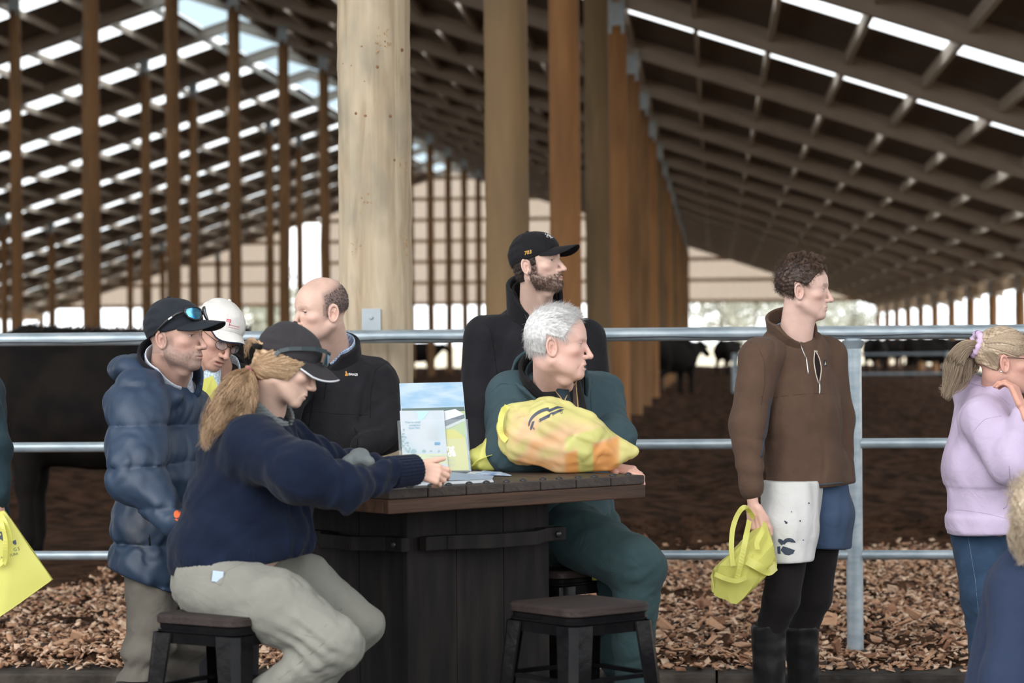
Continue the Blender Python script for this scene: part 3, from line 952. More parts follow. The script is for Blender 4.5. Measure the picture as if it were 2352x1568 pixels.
def make_person(label, base, head=None, hands=(), body=(), body_k=0.03, hsize=0.0021, cat='person', hand_h=0.0024, tone=None):
    """one continuous skin figure: fine head and hands, coarse covered body, joined in one mesh"""
    VV = []; FF = []; CC = []; n = 0
    def push(v, f, c):
        nonlocal n
        VV.append(v); FF.append(f + n); CC.append(c); n += len(v)
    if head:
        h = head
        h['s'] = h.get('s', 1.0)
        h['O'] = A3(h['O']); h['R'] = frame(h['yaw'], h.get('pitch', 0), h.get('roll', 0))
        nb = A3(h['neck'])
        na = from_head(0, -2.0, -5.0, h)
        nr = h.get('neck_r', 0.058)
        def fn(p):
            d = head_field(to_head(p, h), h) * (0.01 * h['s'])
            d = smin(d, s_cap(p, na, nb, nr * 0.97, nr * 1.12), 0.018)
            if h.get('adam', True):
                d = smin(d, s_cap(p, from_head(0, 3.0, -12.0, h), nb + (h['R'][:, 1] * 0.035), 0.02, 0.03), 0.03)
            return d
        lo, hi = bounds([h['O'] - 0.155, h['O'] + 0.155, nb - 0.07, nb + 0.07], 0.0)
        v, f = surf(fn, lo, hi, hsize, smooth=1)
        push(v, f, skin_color(to_head(v.astype(f32), h), h, base))
    tn = np.array(tone or (head or {}).get('tone', (0.60, 0.38, 0.30)), f32)
    for pr in hands:
        pts = [q for x in pr for q in (x[1], x[2])]
        lo, hi = bounds(pts, 0.03)
        v, f = surf(lambda p: chain(p, pr, 0.0055), lo, hi, hand_h, smooth=1)
        kn = snoise(v.astype(f32), 60.0, 4)
        col = tn[None] * (1 + 0.06 * kn)[:, None] * np.array((1.02, 0.93, 0.9), f32)
        push(v, f, np.clip(col, 0, 1))
    if body:
        pts = []
        for x in body: pts += [x[1] - 0.2, x[1] + 0.2] + ([x[2]] if x[0] == 'c' else [])
        lo, hi = bounds(pts, 0.05)
        v, f = surf(lambda p: chain(p, body, body_k), lo, hi, 0.016, smooth=1)
        push(v, f, np.tile(tn, (len(v), 1)))
    V = np.concatenate(VV); Fq = np.concatenate(FF); C = np.concatenate(CC)
    o = np_mesh('person', V, Fq, M_SKIN, None, C, loc=base)
    tag(o, label, cat)
    if head and head.get('eyes', True):
        for sx in (-1, 1):
            c = from_head(3.15 * sx, 6.75, -0.05, head)
            r = 0.0122 * head['s']
            eb = MB().lathe([(r * math.sin(a), -r * math.cos(a)) for a in np.linspace(0.05, math.pi - 0.05, 12)], (0, 0, 0), 16)
            look = head.get('look', (0, 0))
            fwd = head['R'] @ np.array((look[0], 1.0, look[1]), f32)
            e = eb.build('eyeball', M_EYE, None, True)
            e.data.materials.append(M_IRIS)
            for pl in e.data.polygons:
                if pl.center.z > r * 0.86: pl.material_index = 1
            e.rotation_euler = Vector(fwd).to_track_quat('Z', 'Y').to_euler()
            e.location = c
            e.parent = o; e.matrix_parent_inverse = o.matrix_basis.inverted()
    return o

# ------------------------------------------------------------------ caps, glasses
def make_cap(person, h, mat, brim_mat, lift=0.0, brim_len=7.0, brim_w=7.0, brim_drop=1.0, tilt=0.0, button=True, low_back=-2.2, front=2.9, under=None, tall=0.0, brim_curve=1.6, edge_mat=None, rise=2.0, back=10.3):
    """crown and curved peak of a baseball cap in the head frame"""
    def fn(p):
        q = to_head(p, h)
        d = s_ell(q, A3((0, -1.2, 3.3 + lift)), (8.45, back, 9.1 + tall))
        d = smin(d, s_ell(q, A3((0, 3.0, 4.4 + lift)), (6.8, 6.2, 6.6 + tall)), 1.5)
        zc = low_back + (front - low_back) * np.clip((q[:, 1] + 10.5) / 17.0, 0, 1) ** 0.65
        zc = zc + rise * np.exp(-(q[:, 0] / 5.0) ** 2) * np.clip((q[:, 1] - 5) / 3, 0, 1)
        d = smax(d, (zc - q[:, 2]) * 0.9, 0.15)
        an = np.arctan2(q[:, 0], q[:, 1] + 1.2)
        seam = np.exp(-((np.sin(an * 3 + 1.57)) / 0.10) ** 2) * (q[:, 2] > front)
        d = d + 0.10 * seam
        w = 0.10 * snoise(q, 0.9, 3) + 0.12 * np.sin(q[:, 2] * 2.1 + 1.5 * np.sin(q[:, 1] * 0.5)) * np.exp(-((q[:, 1] + 6) / 4.5) ** 2)
        d = d + w
        return d * 0.01 * h['s']
    lo, hi = bounds([h['O'] - 0.16 * h['s'], h['O'] + 0.16 * h['s']], 0.0)
    cap = sdf_obj('cap', fn, lo, hi, 0.0026, mat, person)
    if button:
        b = MB().lathe([(0.007, -0.003), (0.007, 0.002), (0.004, 0.005)], from_head(0, -2.6, 12.25 + lift + tall, h), 10, Matrix(h['R'].tolist())).build('cap_button', mat, cap, True)
    # peak
    vs = []; fs = []; nu, nv = 26, 12
    for i in range(nu + 1):
        u = -1 + 2 * i / nu
        for j in range(nv + 1):
            v = j / nv
            x = brim_w * u * (1 + 0.02 * v)
            y0 = 8.55 * math.sqrt(max(0, 1 - (u * 0.80) ** 2)) - 0.6
            y1 = y0 + (brim_len + 0.6) * math.sqrt(max(0.0, 1 - abs(u) ** 2.6))
            y = y0 + (max(y1, y0) - y0) * v
            z = front + 0.25 + rise * (1 - u * u) ** 0.8 - brim_curve * (u * u) * v * 1.5 * math.sqrt(max(0.0, 1 - abs(u) ** 2.6)) - brim_drop * v * v + tilt * v
            vs.append(from_head(x, y, z, h))
    for i in range(nu):
        for j in range(nv):
            a = i * (nv + 1) + j
            fs.append((a, a + nv + 1, a + nv + 2, a + 1))
    n = len(vs)
    th = h['R'][:, 2] * 0.0035
    vs = vs + [v - th for v in vs]
    fs2 = [tuple(reversed([i + n for i in f])) for f in fs]
    rim = []
    for i in range(nu):
        a = i * (nv + 1) + nv; b = a + nv + 1
        rim.append((a, b, b + n, a + n))
        a = i * (nv + 1); b = a + nv + 1
        rim.append((b, a, a + n, b + n))
    br = mesh_obj('cap_peak', [tuple(v) for v in vs], fs + fs2 + rim, brim_mat, cap, True)
    if under is not None:
        br.data.materials.append(under)
        k = len(fs)
        for pl in br.data.polygons[k:2 * k]: pl.material_index = 1
    if edge_mat is not None:
        pts = [(Vector(vs[i * (nv + 1) + nv]) + Vector(vs[i * (nv + 1) + nv + n])) / 2 for i in range(nu + 1)]
        MB().tube(pts, 0.0028, 6).build('peak_edging', edge_mat, cap, True)
    return cap

def text_mesh(body, size, mat, name='lettering', bold=0.0, sub=0, shear=0.0, align='CENTER', spacing=1.0):
    cu = bpy.data.curves.new(name, 'FONT')
    cu.body = body; cu.size = size; cu.align_x = align; cu.align_y = 'CENTER'
    cu.offset = bold * size; cu.shear = shear; cu.resolution_u = 3; cu.space_character = spacing
    o = bpy.data.objects.new(name, cu)
    COL.objects.link(o)
    dg = bpy.context.evaluated_depsgraph_get()
    me = bpy.data.meshes.new_from_object(o.evaluated_get(dg))
    COL.objects.unlink(o); bpy.data.objects.remove(o)
    me.materials.clear(); me.materials.append(mat)
    return me

def project_mesh(me, origin, ux, uy, target_v, target_f, direction, off=0.0008, cut=0.006, name='lettering', parent=None):
    """lay a flat mesh (x,y plane) on a curved surface: place by ux/uy at origin, then cast along direction"""
    bm = bmesh.new(); bm.from_mesh(me)
    bmesh.ops.triangulate(bm, faces=bm.faces[:])
    for _ in range(3):
        es = [e for e in bm.edges if e.calc_length() > cut]
        if not es: break
        bmesh.ops.subdivide_edges(bm, edges=es, cuts=1)
        bmesh.ops.triangulate(bm, faces=bm.faces[:])
    tree = BVHTree.FromPolygons(target_v, target_f)
    d = Vector(direction).normalized()
    for v in bm.verts:
        w = Vector(origin) + Vector(ux) * v.co.x + Vector(uy) * v.co.y
        hit = tree.ray_cast(w - d * 0.25, d)
        if hit[0] is None:
            hit = tree.find_nearest(w)
        v.co = hit[0] - d * off
    bm.to_mesh(me); bm.free()
    me.update()
    o = bpy.data.objects.new(name, me)
    link(o, parent)
    return o

def obj_geo(o):
    M = o.matrix_world if o.parent is None else o.matrix_basis
    bpy.context.view_layer.update()
    M = o.matrix_world
    n = len(o.data.vertices)
    co = np.empty(n * 3, np.float32); o.data.vertices.foreach_get('co', co)
    vs = [M @ Vector(c) for c in co.reshape(-1, 3)]
    return vs, [tuple(p.vertices) for p in o.data.polygons]
# ------------------------------------------------------------------ clothing helpers
def cloth(name, c, c2=None, rough=0.85, bump=0.25, bscale=500.0, sheen=0.05, scale=14.0, spec=0.08, bdist=0.0012, wrinkle=0.22):
    m = pmat(name, c, c2 or tuple(x * 0.86 for x in c), scale, rough, bump, bscale, sheen=sheen, spec=spec, ramp=(0.3, 0.7), bdist=bdist)
    if wrinkle:
        nt = m.node_tree; N = nt.nodes; L = nt.links
        tc = N.new('ShaderNodeTexCoord'); no = N.new('ShaderNodeTexNoise')
        no.inputs['Scale'].default_value = 16.0; no.inputs['Detail'].default_value = 2.5; no.inputs['Distortion'].default_value = 1.4
        L.new(tc.outputs['Object'], no.inputs['Vector'])
        b2 = N.new('ShaderNodeBump'); b2.inputs['Strength'].default_value = wrinkle; b2.inputs['Distance'].default_value = 0.02
        L.new(no.outputs['Fac'], b2.inputs['Height'])
        for n in N:
            if n.type == 'BUMP' and n is not b2: L.new(b2.outputs[0], n.inputs['Normal'])
    return m

def shrink(prims, f=0.7):
    out = []
    for x in prims:
        if x[0] == 'c': out.append(('c', x[1], x[2], x[3] * f, x[4] * f) + tuple(x[5:]))
        elif x[0] == 'e': out.append(('e', x[1], tuple(v * f for v in x[2])) + tuple(x[3:]))
    return out

def prim_bounds(prims, pad=0.04):
    pts = []
    for x in prims:
        if x[0] == 'c':
            r = max(x[3], x[4]) * (x[6] if len(x) > 6 else 1.0)
            for a in (x[1], x[2]): pts += [a - r, a + r]
        else:
            r = max(x[2]); pts += [x[1] - r, x[1] + r]
    return bounds(pts, pad)

def creases(p, seed, f=9.0, sharp=3.0):
    """soft fold pattern 0..1, ridged"""
    a = snoise(p, f, seed)
    return np.exp(-(a * sharp) ** 2)

def folds_dir(p, seed, u, fa, fl):
    """long soft folds running along u: fa = frequency across, fl = along (rad per metre), about -1..1"""
    u = np.asarray(u, f32); u = u / np.linalg.norm(u)
    t = p @ u
    q = p * fa + (t * (fl - fa))[:, None] * u
    a = snoise(q, 1.0, seed)
    return np.tanh(1.6 * a) * 0.8

def crl(p, seed, u, fa, fl, sharp=4.0):
    """narrow crease valleys (0..1) running roughly along u"""
    u = np.asarray(u, f32); u = u / np.linalg.norm(u)
    t = p @ u
    q = p * fa + (t * (fl - fa))[:, None] * u
    return np.exp(-(snoise(q, 1.0, seed) * sharp) ** 2) * np.clip(0.6 + 0.8 * snoise(p, 9.0, seed + 3), 0, 1)

def garment(name, prims, k, h, mat, parent, cuts=(), disp=None, extra=None, sub=None, smooth=1, pad=0.04, colfn=None):
    lo, hi = prim_bounds(prims, pad)
    def fn(p):
        d = chain(p, prims, k)
        if disp is not None: d = d + disp(p)
        if extra is not None: d = extra(p, d)
        for (c, n) in cuts:
            d = smax(d, plane(p, c, n), 0.006)
        if sub is not None: d = np.maximum(d, -sub(p))
        return d
    return sdf_obj(name, fn, lo, hi, h, mat, parent, colfn, smooth=smooth)

def collar_field(p, c, axis, r, hgt, th, flare=0.0, od=None, gap=0.5, ratio=None, rdir=None, dip=0.0):
    axis = np.asarray(axis, f32); axis = axis / np.linalg.norm(axis)
    q = p - c
    z = q @ axis
    rad = q - z[:, None] * axis
    if rdir is not None:
        rad = rad + (rad @ rdir)[:, None] * rdir * (1.0 / ratio - 1.0)
    rr = np.sqrt((rad * rad).sum(1)) + 1e-6
    top = hgt
    if od is not None:
        od = np.asarray(od, f32); od = od - axis * (od @ axis); od = od / np.linalg.norm(od)
        cs = (rad @ od) / rr
        top = hgt - dip * np.clip(cs, 0, 1)
    a = np.abs(rr - (r + flare * z)) - th / 2
    b = np.maximum(z - top, -z)
    d = smax(a, b, 0.006)
    if od is not None and gap > 0:
        g = (cs - math.cos(gap)) * r
        d = smax(d, g, 0.004)
    return d

def ring_obj(name, c, axis, r, hgt, th, mat, parent, flare=0.0, od=None, gap=0.0, h=0.003, ratio=None, rdir=None, dip=0.0, disp=None, smooth=1, colfn=None):
    c = A3(c)
    R = r + abs(flare) * hgt + th + hgt * 0.3
    if ratio: R *= max(ratio, 1)
    lo, hi = c - R - hgt * 0.6, c + R + hgt * 1.1
    def fn(p):
        d = collar_field(p, c, axis, r, hgt, th, flare, od, gap, ratio, rdir, dip)
        return d + disp(p) if disp is not None else d
    return sdf_obj(name, fn, lo, hi, h, mat, parent, smooth=smooth, colfn=colfn)

class Cast:
    """finds the point of a surface that a photo pixel looks at, so seams, zips and prints sit on the cloth"""
    def __init__(s, *objs):
        vs = []; fs = []
        for o in objs:
            v, f = obj_geo(o)
            n = len(vs); vs += v; fs += [tuple(i + n for i in q) for q in f]
        s.v, s.f = vs, fs
        s.t = BVHTree.FromPolygons(vs, fs)
    def at(s, px, py, off=0.0):
        d = (P(px, py, 10) - CAMP).normalized()
        h = s.t.ray_cast(CAMP, d)
        if h[0] is None: return None
        return h[0] - d * off
    def line(s, name, pts, r, mat, parent, off=0.0, n=6, step=6.0):
        if 'seam' in name: r = r * 0.55
        out = []
        for (a, b) in zip(pts[:-1], pts[1:]):
            m = max(1, int(math.hypot(b[0] - a[0], b[1] - a[1]) / step))
            for i in range(m): out.append((a[0] + (b[0] - a[0]) * i / m, a[1] + (b[1] - a[1]) * i / m))
        out.append(pts[-1])
        w = [s.at(x, y, off) for x, y in out]
        w = [q for q in w if q is not None]
        if len(w) < 2: return None
        if len(w) > 4:
            w2 = [w[0]] + [(w[i - 1] + w[i] * 2 + w[i + 1]) / 4 for i in range(1, len(w) - 1)] + [w[-1]]
            w = w2
        return MB().tube(w, r, n).build(name, mat, parent, True)
    def patch(s, name, poly, mat, parent, off=0.0015, step=5.0):
        """a thin print or panel laid on the surface, outline in photo pixels"""
        me = bpy.data.meshes.new(name)
        bm = bmesh.new()
        vs = [bm.verts.new((x, y, 0)) for x, y in poly]
        bm.faces.new(vs)
        bmesh.ops.triangulate(bm, faces=bm.faces[:])
        for _ in range(5):
            es = [e for e in bm.edges if e.calc_length() > step]
            if not es: break
            bmesh.ops.subdivide_edges(bm, edges=es, cuts=1)
            bmesh.ops.triangulate(bm, faces=bm.faces[:])
        last = None
        for v in bm.verts:
            h = s.at(v.co.x, v.co.y, off)
            if h is None:
                q = s.t.find_nearest(P(v.co.x, v.co.y, s.dist))
                h = q[0] - (q[0] - CAMP).normalized() * off
            v.co = h
        bm.to_mesh(me); bm.free()
        me.materials.append(mat)
        o = bpy.data.objects.new(name, me)
        return link(o, parent)
    dist = 8.0
    def text(s, body, px, py, hpx, D, mat, parent, rot=0.0, name='lettering', bold=0.0, shear=0.0, sx=1.0, align='CENTER', off=0.0012, spacing=1.0):
        me = text_mesh(body, RP(hpx, D) * 1.35, mat, name, bold, shear=shear, align=align, spacing=spacing)
        a = math.radians(rot)
        ux = (CR * math.cos(a) + CU * math.sin(a)) * sx; uy = -CR * math.sin(a) + CU * math.cos(a)
        o = s.at(px, py) or P(px, py, D)
        return project_mesh(me, o, ux, uy, s.v, s.f, (o - CAMP), off, 0.008, name, parent)

def ground_at(px, D): 
    p = gpt(px, D, -0.15)
    return p

UPZ = A3((0, 0, 1))
CRn = A3(CR); CUn = A3(CU); CFn = A3(CF)
# ------------------------------------------------------------------ man in the blue puffer jacket
M_NAVYCAP = cloth('navy_black_cap', (0.018, 0.021, 0.027), (0.026, 0.030, 0.036), bump=0.3, bscale=900)
M_DARK = pmat('dark_plastic', (0.018, 0.018, 0.02), None, rough=0.35)
M_WHITE = pmat('white_print', (0.8, 0.8, 0.8), None, rough=0.7)
M_BOOT = pmat('rubber_boot', (0.010, 0.010, 0.011), (0.032, 0.029, 0.026), 9.0, 0.4, 0.15, 40.0, ramp=(0.55, 0.8), spec=0.2)
def gingham(name, a, b, n=260.0):
    m = pmat(name, a, None, rough=0.85)
    nt = m.node_tree; N = nt.nodes; L = nt.links
    tc = N.new('ShaderNodeTexCoord'); ck = N.new('ShaderNodeTexChecker')
    ck.inputs['Scale'].default_value = n; ck.inputs['Color1'].default_value = (*a, 1); ck.inputs['Color2'].default_value = (*b, 1)
    mp = N.new('ShaderNodeMapping'); mp.inputs['Rotation'].default_value = (0.3, 0.5, 0.4)
    L.new(tc.outputs['Object'], mp.inputs[0]); L.new(mp.outputs[0], ck.inputs['Vector']); L.new(ck.outputs['Color'], N['Principled BSDF'].inputs['Base Color'])
    return m

def person_a():
    D = 7.75
    m_puff = pmat('blue_puffer_shell', (0.026, 0.046, 0.084), (0.021, 0.038, 0.072), 10.0, 0.5, 0.15, 260.0, spec=0.4, bdist=0.002)
    nt = m_puff.node_tree; N = nt.nodes; L = nt.links
    # dried mud smears on the sleeve and skirt
    no = N.new('ShaderNodeTexNoise'); no.inputs['Scale'].default_value = 5.0; no.inputs['Detail'].default_value = 8
    tc = N.new('ShaderNodeTexCoord'); L.new(tc.outputs['Object'], no.inputs['Vector'])
    sp = N.new('ShaderNodeSeparateXYZ'); L.new(tc.outputs['Object'], sp.inputs[0])
    rr = N.new('ShaderNodeValToRGB'); rr.color_ramp.elements[0].position = 0.58; rr.color_ramp.elements[1].position = 0.72
    L.new(no.outputs['Fac'], rr.inputs['Fac'])
    rz = N.new('ShaderNodeMapRange'); rz.inputs['From Min'].default_value = 1.05; rz.inputs['From Max'].default_value = 0.7
    L.new(sp.outputs['Z'], rz.inputs['Value'])
    mm = N.new('ShaderNodeMath'); mm.operation = 'MULTIPLY'; L.new(rr.outputs['Color'], mm.inputs[0]); L.new(rz.outputs[0], mm.inputs[1])
    m3 = N.new('ShaderNodeMath'); m3.operation = 'MULTIPLY'; m3.inputs[1].default_value = 0.6; L.new(mm.outputs[0], m3.inputs[0])
    mx = N.new('ShaderNodeMix'); mx.data_type = 'RGBA'
    b = N['Principled BSDF']
    src = b.inputs['Base Color'].links[0].from_socket
    L.new(m3.outputs[0], mx.inputs['Factor']); L.new(src, mx.inputs['A']); mx.inputs['B'].default_value = (0.17, 0.16, 0.15, 1)
    L.new(mx.outputs['Result'], b.inputs['Base Color'])
    m_tr = cloth('stone_trousers', (0.155, 0.14, 0.12), (0.125, 0.112, 0.096))
    O = P(404, 770, 7.78)
    hd = dict(O=O, yaw=68, pitch=0, roll=0, s=0.955, neck=P(388, 880, 7.88), neck_r=0.060, tone=(0.50, 0.31, 0.245), blush=0.45, beard=0.62, hairc=(0.09, 0.075, 0.07),
              beardc=(0.13, 0.105, 0.095), jaw=1.08, fat=0.35, brow=0.5, eye=0.26, beard_low=12.2, nose=1.0, mouth=0.0,
              crop=lambda q, f: 0.28 * (q[:, 2] > -6) * (q[:, 1] < 0.5 + 0.3 * f) * (np.abs(q[:, 0]) < 7.4))
    lat = A3(frame(60)[:, 0])
    tors = [('c', J(374, 935, 7.88), J(368, 1080, 7.87), 0.122, 0.142, lat, 1.3), ('c', J(368, 1080, 7.87), J(362, 1350, 7.84), 0.142, 0.146, lat, 1.2),
            ('c', J(325, 915, 7.72), J(425, 915, 8.03), 0.070, 0.065)]
    arm1 = [('c', J(316, 925, 7.66), J(318, 1090, 7.52), 0.104, 0.096), ('c', J(318, 1095, 7.52), J(398, 1192, 7.43), 0.092, 0.052)]
    arm2 = [('c', J(432, 930, 8.06), J(455, 1060, 8.08), 0.075, 0.07), ('c', J(455, 1060, 8.08), J(440, 1180, 7.95), 0.07, 0.05)]
    base = gpt(345, 7.85, -0.15)
    legs = [('c', J(350, 1300, 7.80), J(346, 1470, 7.74), 0.090, 0.072), ('c', J(346, 1470, 7.74), J(320, 1560, 7.72), 0.072, 0.072),
            ('c', J(405, 1300, 7.98), J(420, 1460, 7.95), 0.09, 0.075), ('c', J(420, 1460, 7.95), J(405, 1570, 8.0), 0.075, 0.07)]
    foot1, foot2 = gpt(330, 7.72, -0.15), gpt(400, 8.0, -0.15)
    bl = [('c', J(324, 1540, 7.74), A3(foot1 + Vector((0, 0, 0.09))), 0.042, 0.04), ('c', J(405, 1560, 8.02), A3(foot2 + Vector((0, 0, 0.09))), 0.042, 0.04)]
    pr = make_person('man in a blue puffer jacket with mirrored sunglasses on his dark cap', base, hd, (), shrink(tors + arm1 + arm2 + legs, 0.6) + bl)
    a0, a1 = J(316, 900, 7.66), J(318, 1095, 7.52)
    def quilt(p):
        z = p[:, 2] + 0.012 * snoise(p, 7.0, 2)
        # baffles
        q = np.abs(np.sin(math.pi * (z - 0.03) / 0.128))
        d = -0.019 * (q ** 0.42 - 0.78)
        d += 0.0045 * folds_dir(p, 11, UPZ + CRn * 0.3, 75.0, 16.0) * (1.25 - q) + 0.007 * crl(p, 12, UPZ * 0.6 + CRn * 0.6, 46.0, 12.0, 3.0) + 0.006 * folds_dir(p, 6, CRn * 0.8 - UPZ * 0.5, 34.0, 9.0)
        return d
    jk = garment('puffer_jacket', tors + arm1 + arm2 + [('e', J(290, 852, 7.86), (0.055, 0.07, 0.046)), ('c', J(298, 850, 7.80), J(345, 880, 7.74), 0.046, 0.036), ('c', J(345, 880, 7.74), J(405, 905, 7.76), 0.036, 0.024), ('c', J(290, 848, 7.9), J(360, 835, 8.0), 0.045, 0.04)], 0.03, 0.0062, m_puff, pr,
                 cuts=[(J(352, 1332, 7.85), A3(-CU * 1.0 + CR * 0.36 * -1 + CR * 0.0)), (J(420, 1196, 7.42), A3(CR * 0.9 - CU * 0.35 - CF * 0.0))][:1], disp=quilt)
    # stand collar, open at the throat
    ax = A3(P(392, 820, 7.83) - P(380, 890, 7.9))
    od = A3(frame(62)[:, 1])
    od2 = A3(frame(52)[:, 1])
    ring_obj('collar', P(385, 890, 7.86), ax, 0.098, 0.082, 0.016, m_puff, pr, flare=0.12, od=od2, gap=0.42, dip=0.03, disp=lambda p: 0.003 * snoise(p, 40, 2))
    ring_obj('collar_lining', P(380, 885, 7.875), ax, 0.088, 0.128, 0.010, cloth('dark_fleece_lining', (0.015, 0.015, 0.018)), pr, flare=0.12, od=od, gap=1.2, dip=0.10)
    ring_obj('shirt_collar', P(386, 868, 7.85), ax, 0.072, 0.088, 0.007, gingham('blue_gingham', (0.62, 0.64, 0.68), (0.33, 0.37, 0.46), 330), pr, flare=0.14, od=od, gap=0.38, dip=0.075, h=0.0025)
    garment('shirt_front', [('c', J(430, 872, 7.84), J(440, 930, 7.88), 0.016, 0.02)], 0.02, 0.004, gingham('blue_gingham_front', (0.55, 0.57, 0.62), (0.25, 0.27, 0.34), 330), pr)
    def folds(p):
        z = p[:, 2]
        return 0.005 * folds_dir(p, 5, CRn * 0.7 + UPZ * 0.6, 60.0, 15.0) + 0.006 * crl(p, 6, CRn * 0.8 + UPZ * 0.5, 50.0, 14.0) * (z < 0.62) + 0.012 * np.sin(z * 75 + 3 * snoise(p, 8, 3)) * np.exp(-((z - 0.30) / 0.08) ** 2)
    tr = garment('trousers', legs, 0.03, 0.0075, m_tr, pr, cuts=[(A3(foot1 + Vector((0, 0, 0.33))), (0, 0, -1)), (J(360, 1290, 7.8), (0, 0, 1))], disp=folds)
    bo = []
    for ft, top in ((foot1, J(318, 1560, 7.7)), (foot2, J(405, 1575, 8.0))):
        t = Vector(top.tolist()); t.z = 0.24
        fr = Vector(frame(62)[:, 1].tolist())
        prb = [('c', A3(t), A3(ft + Vector((0, 0, 0.1))), 0.072, 0.058), ('c', A3(ft + Vector((0, 0, 0.05))), A3(ft + fr * 0.14 + Vector((0, 0, 0.045))), 0.052, 0.045)]
        garment('gumboot', prb, 0.04, 0.009, M_BOOT, pr, cuts=[(A3(ft + Vector((0, 0, 0.004))), (0, 0, -1)), (A3(t), (0, 0, 1))])
    cap = make_cap(pr, hd, M_NAVYCAP, M_NAVYCAP, lift=0.2, brim_len=9.8, brim_drop=0.6, low_back=-2.2, front=2.3, tall=0.2, brim_curve=1.6, rise=2.6)
    # hand in the pocket: a strip of palm under the cuff, cuff logo
    cs = Cast(jk)
    M_OR = pmat('orange_print', (0.75, 0.13, 0.03), None, rough=0.6)
    cs.dist = 7.45
    cs.patch('sleeve_emblem', [(401, 1174), (406, 1171), (413, 1173), (417, 1178), (414, 1181), (417, 1186), (414, 1194), (407, 1197), (401, 1192), (404, 1191), (409, 1192), (411, 1187), (408, 1182), (404, 1180), (403, 1186), (405, 1190), (400, 1186), (399, 1179)], M_OR, pr)
    zm = pmat('grey_zip', (0.03, 0.032, 0.035), None, rough=0.4)
    cs.line('pocket_zip', [(408, 1228), (402, 1252)], 0.003, zm, pr)
    cs.line('side_label', [(341, 1228), (344, 1252)], 0.0035, M_DARK, pr)
    cs.line('shoulder_seam', [(250, 905), (280, 890), (320, 888), (350, 905), (368, 950), (366, 1000)], 0.0018, zm, pr, off=-0.001)
    # sunglasses resting on the peak
    hdR = hd['R']
    g = MB()
    side = [from_head(-8.75, -3.5, -1.2, hd), from_head(-8.9, 0.0, 1.3, hd), from_head(-8.4, 4.0, 3.4, hd), from_head(-6.6, 7.6, 5.0, hd)]
    fo = mesh_obj('sunglasses', [], [], M_DARK, None)
    COL.objects.unlink(fo); bpy.data.objects.remove(fo)
    def frame_lens(sx):
        pts = []
        for (x, z) in ((0.7, 8.6), (2.2, 9.3), (4.4, 9.5), (6.5, 8.9), (7.0, 7.6), (6.4, 6.0), (4.4, 5.1), (2.4, 5.2), (1.1, 6.6)):
            y = 10.9 - 0.055 * x * x - (z - 5) * 0.28
            pts.append(Vector(from_head(sx * x, y, z, hd)))
        return pts
    gl = MB()
    for sx in (-1, 1):
        pts = frame_lens(sx)
        gl.tube(pts + [pts[0], pts[1]], 0.0032, 8, False)
    gl.tube([from_head(-0.7, 10.0, 8.0, hd), from_head(0.7, 10.0, 8.0, hd)], 0.003, 8)
    for sx in (-1, 1):
        gl.tube([from_head(sx * 6.8, 7.3, 8.2, hd), from_head(sx * 8.3, 5.0, 7.0, hd), from_head(sx * 9.1, 1.5, 4.6, hd), from_head(sx * 9.0, -1.5, 2.2, hd), from_head(sx * 8.4, -4.2, -0.2, hd)], [0.0045, 0.0055, 0.005, 0.003, 0.0025], 8)
    go = gl.build('sunglasses', M_DARK, None, True)
    tag(go, 'dark sunglasses with blue mirrored lenses pushed up on a navy cap', 'sunglasses')
    M_MIR = pmat('blue_mirror_lens', (0.05, 0.33, 0.75), (0.30, 0.75, 0.95), 30.0, 0.12, metal=0.85)
    for sx in (-1, 1):
        pts = frame_lens(sx)
        c = sum(pts, Vector()) / len(pts) + Vector((hdR[:, 1] * 0.003).tolist())
        mesh_obj('lens', [tuple(p) for p in pts] + [tuple(c)], [(i, (i + 1) % len(pts), len(pts)) for i in range(len(pts))], M_MIR, go, True)
    MB().tube([Vector(from_head(-8.9, 2.4, 5.3, hd)) - CF * 0.004, Vector(from_head(-8.6, 3.6, 6.1, hd)) - CF * 0.004], 0.0028, 8).build('temple_badge', M_WHITE, go)
    return pr, hd
PA, HA = person_a()

